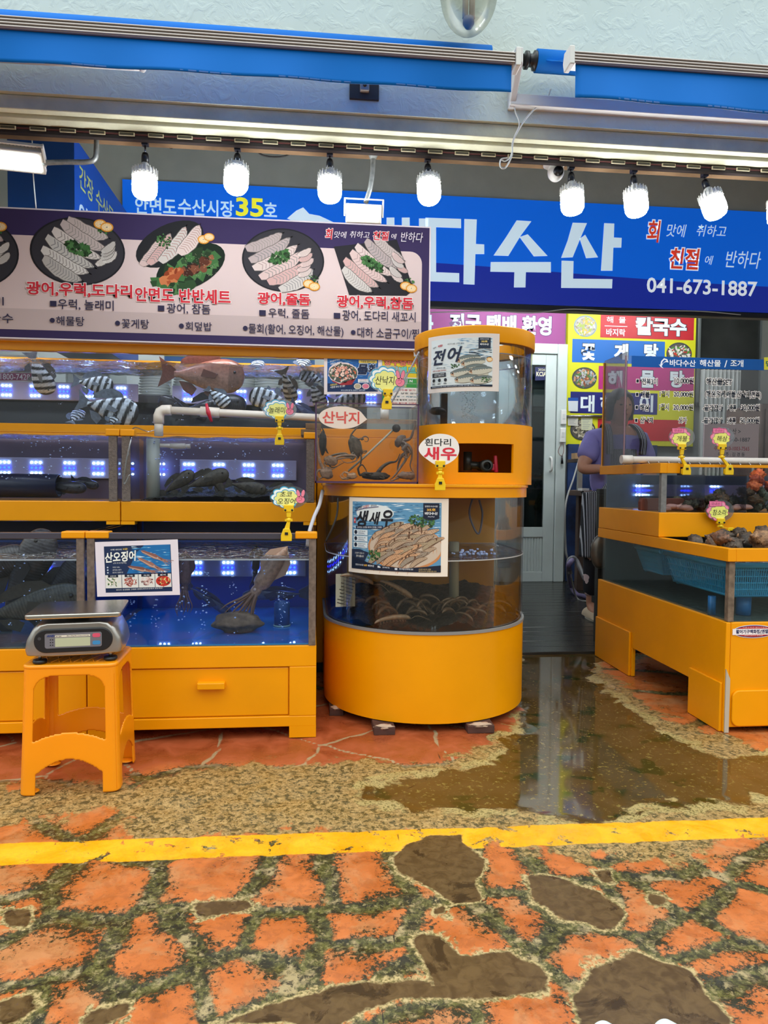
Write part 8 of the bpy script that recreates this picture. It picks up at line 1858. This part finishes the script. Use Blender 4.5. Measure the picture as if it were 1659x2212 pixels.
# four walls with window and arch holes, built as 2D outlines on the sloping face
def wall(side):
    hw0, hd0 = sq(0); hw1, hd1 = sq(1); W0, W1_ = (hw0, hw1) if side in (0, 2) else (hd0, hd1); nx_, nz_ = 40, 44
    def inhole(x_, z_):       # x in -1..1 of local half width, z 0..1
        wloc = (W0 + (W1_ - W0) * z_); X_ = x_ * wloc; Z_ = z_ * hs
        # window
        wh = wloc - .038; z0_, z1_ = .155, .375; r_ = .05
        if abs(X_) < wh and z0_ < Z_ < z1_:
            dx = abs(X_) - (wh - r_); dz = max(Z_ - (z1_ - r_), (z0_ + .016) - Z_ if False else -1); dz2 = (z0_ + .03 + .0 - Z_)
            if dx > 0 and Z_ > z1_ - r_ and dx * dx + (Z_ - (z1_ - r_)) ** 2 > r_ * r_: return False
            if Z_ < z0_ + .012 + .028 * (1 - (X_ / wh) ** 2) : return False
            return True
        # foot arch
        aw = wloc - .052
        if abs(X_) < aw and Z_ < .065 + .045 * (1 - (X_ / aw) ** 2): return True
        return False
    def pos(x_, z_, off_=0):
        wloc = (W0 + (W1_ - W0) * z_); hw_, hd_ = sq(z_); D_ = (hd_ if side in (0, 2) else hw_) - off_; X_ = x_ * (wloc - off_)
        a_ = side * PI / 2; lx, ly = X_, -D_
        # soft corners
        q_ = Vector((lx * math.cos(a_) - ly * math.sin(a_), lx * math.sin(a_) + ly * math.cos(a_), z_ * hs)); return MB_ @ q_
    import itertools
    xs_l = np.linspace(-1, 1, 61); zs_l = np.linspace(0, .985, 81)
    return xs_l, zs_l, inhole, pos
mb = MB(); nx_, nz_ = 84, 110
loc_v = {}
for side in range(4):
    xs_l, zs_l, inh, pos = wall(side)
    xs_l = np.linspace(-1, 1, nx_ + 1); zs_l = np.linspace(0, .985, nz_ + 1); n0 = len(mb.v)
    # vertices, shrunk corners
    for z_ in zs_l:
        for x_ in xs_l:
            p_ = pos(x_, z_); hw_, hd_ = sq(z_); c_l = MB_.inverted() @ p_; r_ = .028
            ax, ay = abs(c_l.x) - (hw_ - r_), abs(c_l.y) - (hd_ - r_)
            if ax > 0 and ay > 0:
                k_ = r_ / math.hypot(ax, ay) if math.hypot(ax, ay) > r_ else 1; c_l.x = math.copysign(hw_ - r_ + ax * k_, c_l.x); c_l.y = math.copysign(hd_ - r_ + ay * k_, c_l.y)
            mb.v.append(tuple(MB_ @ c_l)); mb.c.append((1, 1, 1, 1))
    for j in range(nz_):
        for i in range(nx_):
            if inh((xs_l[i] + xs_l[i + 1]) / 2, (zs_l[j] + zs_l[j + 1]) / 2): continue
            a_ = n0 + j * (nx_ + 1) + i; mb.f.append((a_, a_ + 1, a_ + nx_ + 2, a_ + nx_ + 1)); mb.sm.append(True)
o = mb.build('stool_body', ORG, t, weld=True); so = o.modifiers.new('s', 'SOLIDIFY'); so.thickness = .0055; so.offset = -1
sm_ = o.modifiers.new('cs', 'SMOOTH'); sm_.factor = .5; sm_.iterations = 3
hw_, hd_ = sq(.985)
top = MB().prism([(MB_ @ Vector((x_, y_, 0))).to_2d()[:] for x_, y_ in rrect(-hw_ - .002, -hd_ - .002, hw_ + .002, hd_ + .002, .03, 8)], hs * .985 - .008, hs).build('seat', ORG, t, bevel=.006, seg=3)
gr = MB()
for k in range(-3, 4):
    for s_ in (-1, 1):
        a_ = MB_ @ Vector((k * .035 - .03 * s_, -.09, hs + .0005)); b_ = MB_ @ Vector((k * .035 + .03 * s_, .09, hs + .0005)); gr.tube([a_, b_], .0014, 4)
gr.build('seat_ribs', ORG, top)
for k, (sx, sy) in enumerate(((-1, -1), (1, -1), (1, 1), (-1, 1))):
    c_l = MB_ @ Vector((sx * (bw - .03), sy * (bd - .03), .004)); MB().ball(c_l, (.026, .022, .004), 14, 6).build('foot_pad', ORG, t)
# scale
sc_c = MB_ @ Vector((.0, -.0, hs)); sa = ang - math.radians(-6); t = thing('digital_scale', sc_c, 'silver digital scale with a flat steel pan on the plastic stool', 'scale', rz=sa)
MS = Matrix.Translation(sc_c) @ Matrix.Rotation(sa, 4, 'Z') @ Matrix.Scale(1.08, 4)
k0 = P(165, 1380, 2.2)
SIL = mat('silver_body', 'A9A49E', .28, .85, var=.12, scale=10)
def body_ring(y_, sxx, z0_, z1_): return [MS @ Vector((sxx * c_, y_, z0_ + (z1_ - z0_) * s__)) for c_, s__ in ((-1.0, .0), (-1.03, .18), (-1.0, .45), (-.88, .78), (-.76, .95), (-.6, 1), (.6, 1), (.76, .95), (.88, .78), (1.0, .45), (1.03, .18), (1.0, .0), (.5, -.04), (-.5, -.04))]
rings = [body_ring(y_, sx_, .028, .122) for y_, sx_ in ((-.108, .120), (-.100, .130), (-.06, .136), (.06, .136), (.10, .130), (.108, .12))]
n = len(rings[0]); mb = MB(); mb.add([q_ for r_ in rings for q_ in r_], [(i * n + k, i * n + (k + 1) % n, (i + 1) * n + (k + 1) % n, (i + 1) * n + k) for i in range(len(rings) - 1) for k in range(n)] + [tuple(range(n - 1, -1, -1)), tuple((len(rings) - 1) * n + k for k in range(n))], True)
shade(mb.build('body', SIL, t, bevel=.004), 50)
FR = MS @ Matrix(((1, 0, 0, 0), (0, 0, -1, 0), (0, 1, 0, 0), (0, 0, 0, 1)))
dp = MB().prism(rrect(-.108, .036, .108, .106, .034, 8), .104, .114, FR).build('display_panel', BLACK, t, bevel=.003)
p = Print(lambda x, y, z: tuple(FR @ Vector((x, y, .1146 + z)))); p.poly(rrect(-.078, .050, .078, .094, .006), '6E6C74', 0); p.rect(-.050, .054, .046, .080, 'B4B89A', 1); p.rect(-.050, .082, .046, .088, 'D8CFC0', 1)
p.text('AND', -.062, .087, .022, .006, '2A3A78', 2, .04, .2); p.text('SK-20K', -.040, .085, .016, .003, '303030', 2); p.text('Max 20kg Min 0.2kg e=0.01kg', .012, .085, .06, .003, '303030', 2)
p.poly(rrect(.052, .078, .074, .090, .005), 'D0506A', 1); p.poly(rrect(.052, .056, .074, .068, .005), '3A84B8', 1)
for k in range(3): p.rect(-.064, .058 + k * .008, -.061, .061 + k * .008, '202024', 1); p.rect(-.058, .058 + k * .008, -.055, .061 + k * .008, '202024', 1)
p.ell(-.092, .080, .005, .005, '3A3A3E', 1, n=14); p.build('display_print', dp)
pan = MB(); pp_ = rrect(-.132, -.118, .132, .118, .012, 5)
pan.prism([(MS @ Vector((x_, y_, 0))).to_2d()[:] for x_, y_ in pp_], sc_c.z + .147, sc_c.z + .163).build('weighing_pan', mat('pan_steel', 'BEB8B0', .22, 1.0, var=.08, scale=9, bump=.05, bscale=200), t, bevel=.004)
MB().tube([MS @ Vector((0, 0, .118)), MS @ Vector((0, 0, .138))], .03, 16).build('pan_column', BLACK, t)
for sx, sy in ((-1, -1), (1, -1), (1, 1), (-1, 1)):
    c_ = MS @ Vector((sx * .098, sy * .082, 0)); ft = MB().lathe([(0, .0015), (.020, .0015), (.022, .006), (.020, .013), (0, .013)], c_, 20).build('foot', BLACK, t); MB().tube([c_ + Vector((0, 0, .013)), c_ + Vector((0, 0, .032))], .005, 10).build('screw_shaft', STEEL, ft)
st_ = Print(lambda x, y, z: tuple(MS @ Vector((.1365 + z, y, x)))) 
# white shoe toes at the lower edge
WS = mat('white_rubber', 'DCE6E8', .35)
for u, v, lab in ((1318, 2222, 'left white rubber shoe, only its toe in the frame'), (1455, 2218, 'right white rubber shoe, only its toe in the frame')):
    g_ = G(u, v + 25, .03); t = thing('rubber_shoe', (g_.x, g_.y, 0), lab, 'shoe', 'white shoes at the lower edge')
    sh = MB(); Ls = .26
    sh.grid(lambda u_, w_: Vector((g_.x + (.046 * (math.sin(min(1, u_ * .93 + .07) * PI * .93) ** .5) + .002) * math.cos(PI * w_), g_.y + .035 - Ls * u_, .012 + (.045 + .03 * u_) * math.sin(PI * w_) * (math.sin(min(1, u_ * .9 + .1) * PI) ** .45))), 28, 18)
    sh.build('upper', WS, t)
    so_ = [(g_.x + .050 * math.cos(a_), g_.y + .035 - Ls / 2 + (Ls / 2 + .004) * math.sin(a_)) for a_ in [2 * PI * k / 32 for k in range(32)]]; MB().prism(so_, .0, .016).build('sole', WS, t, bevel=.004)
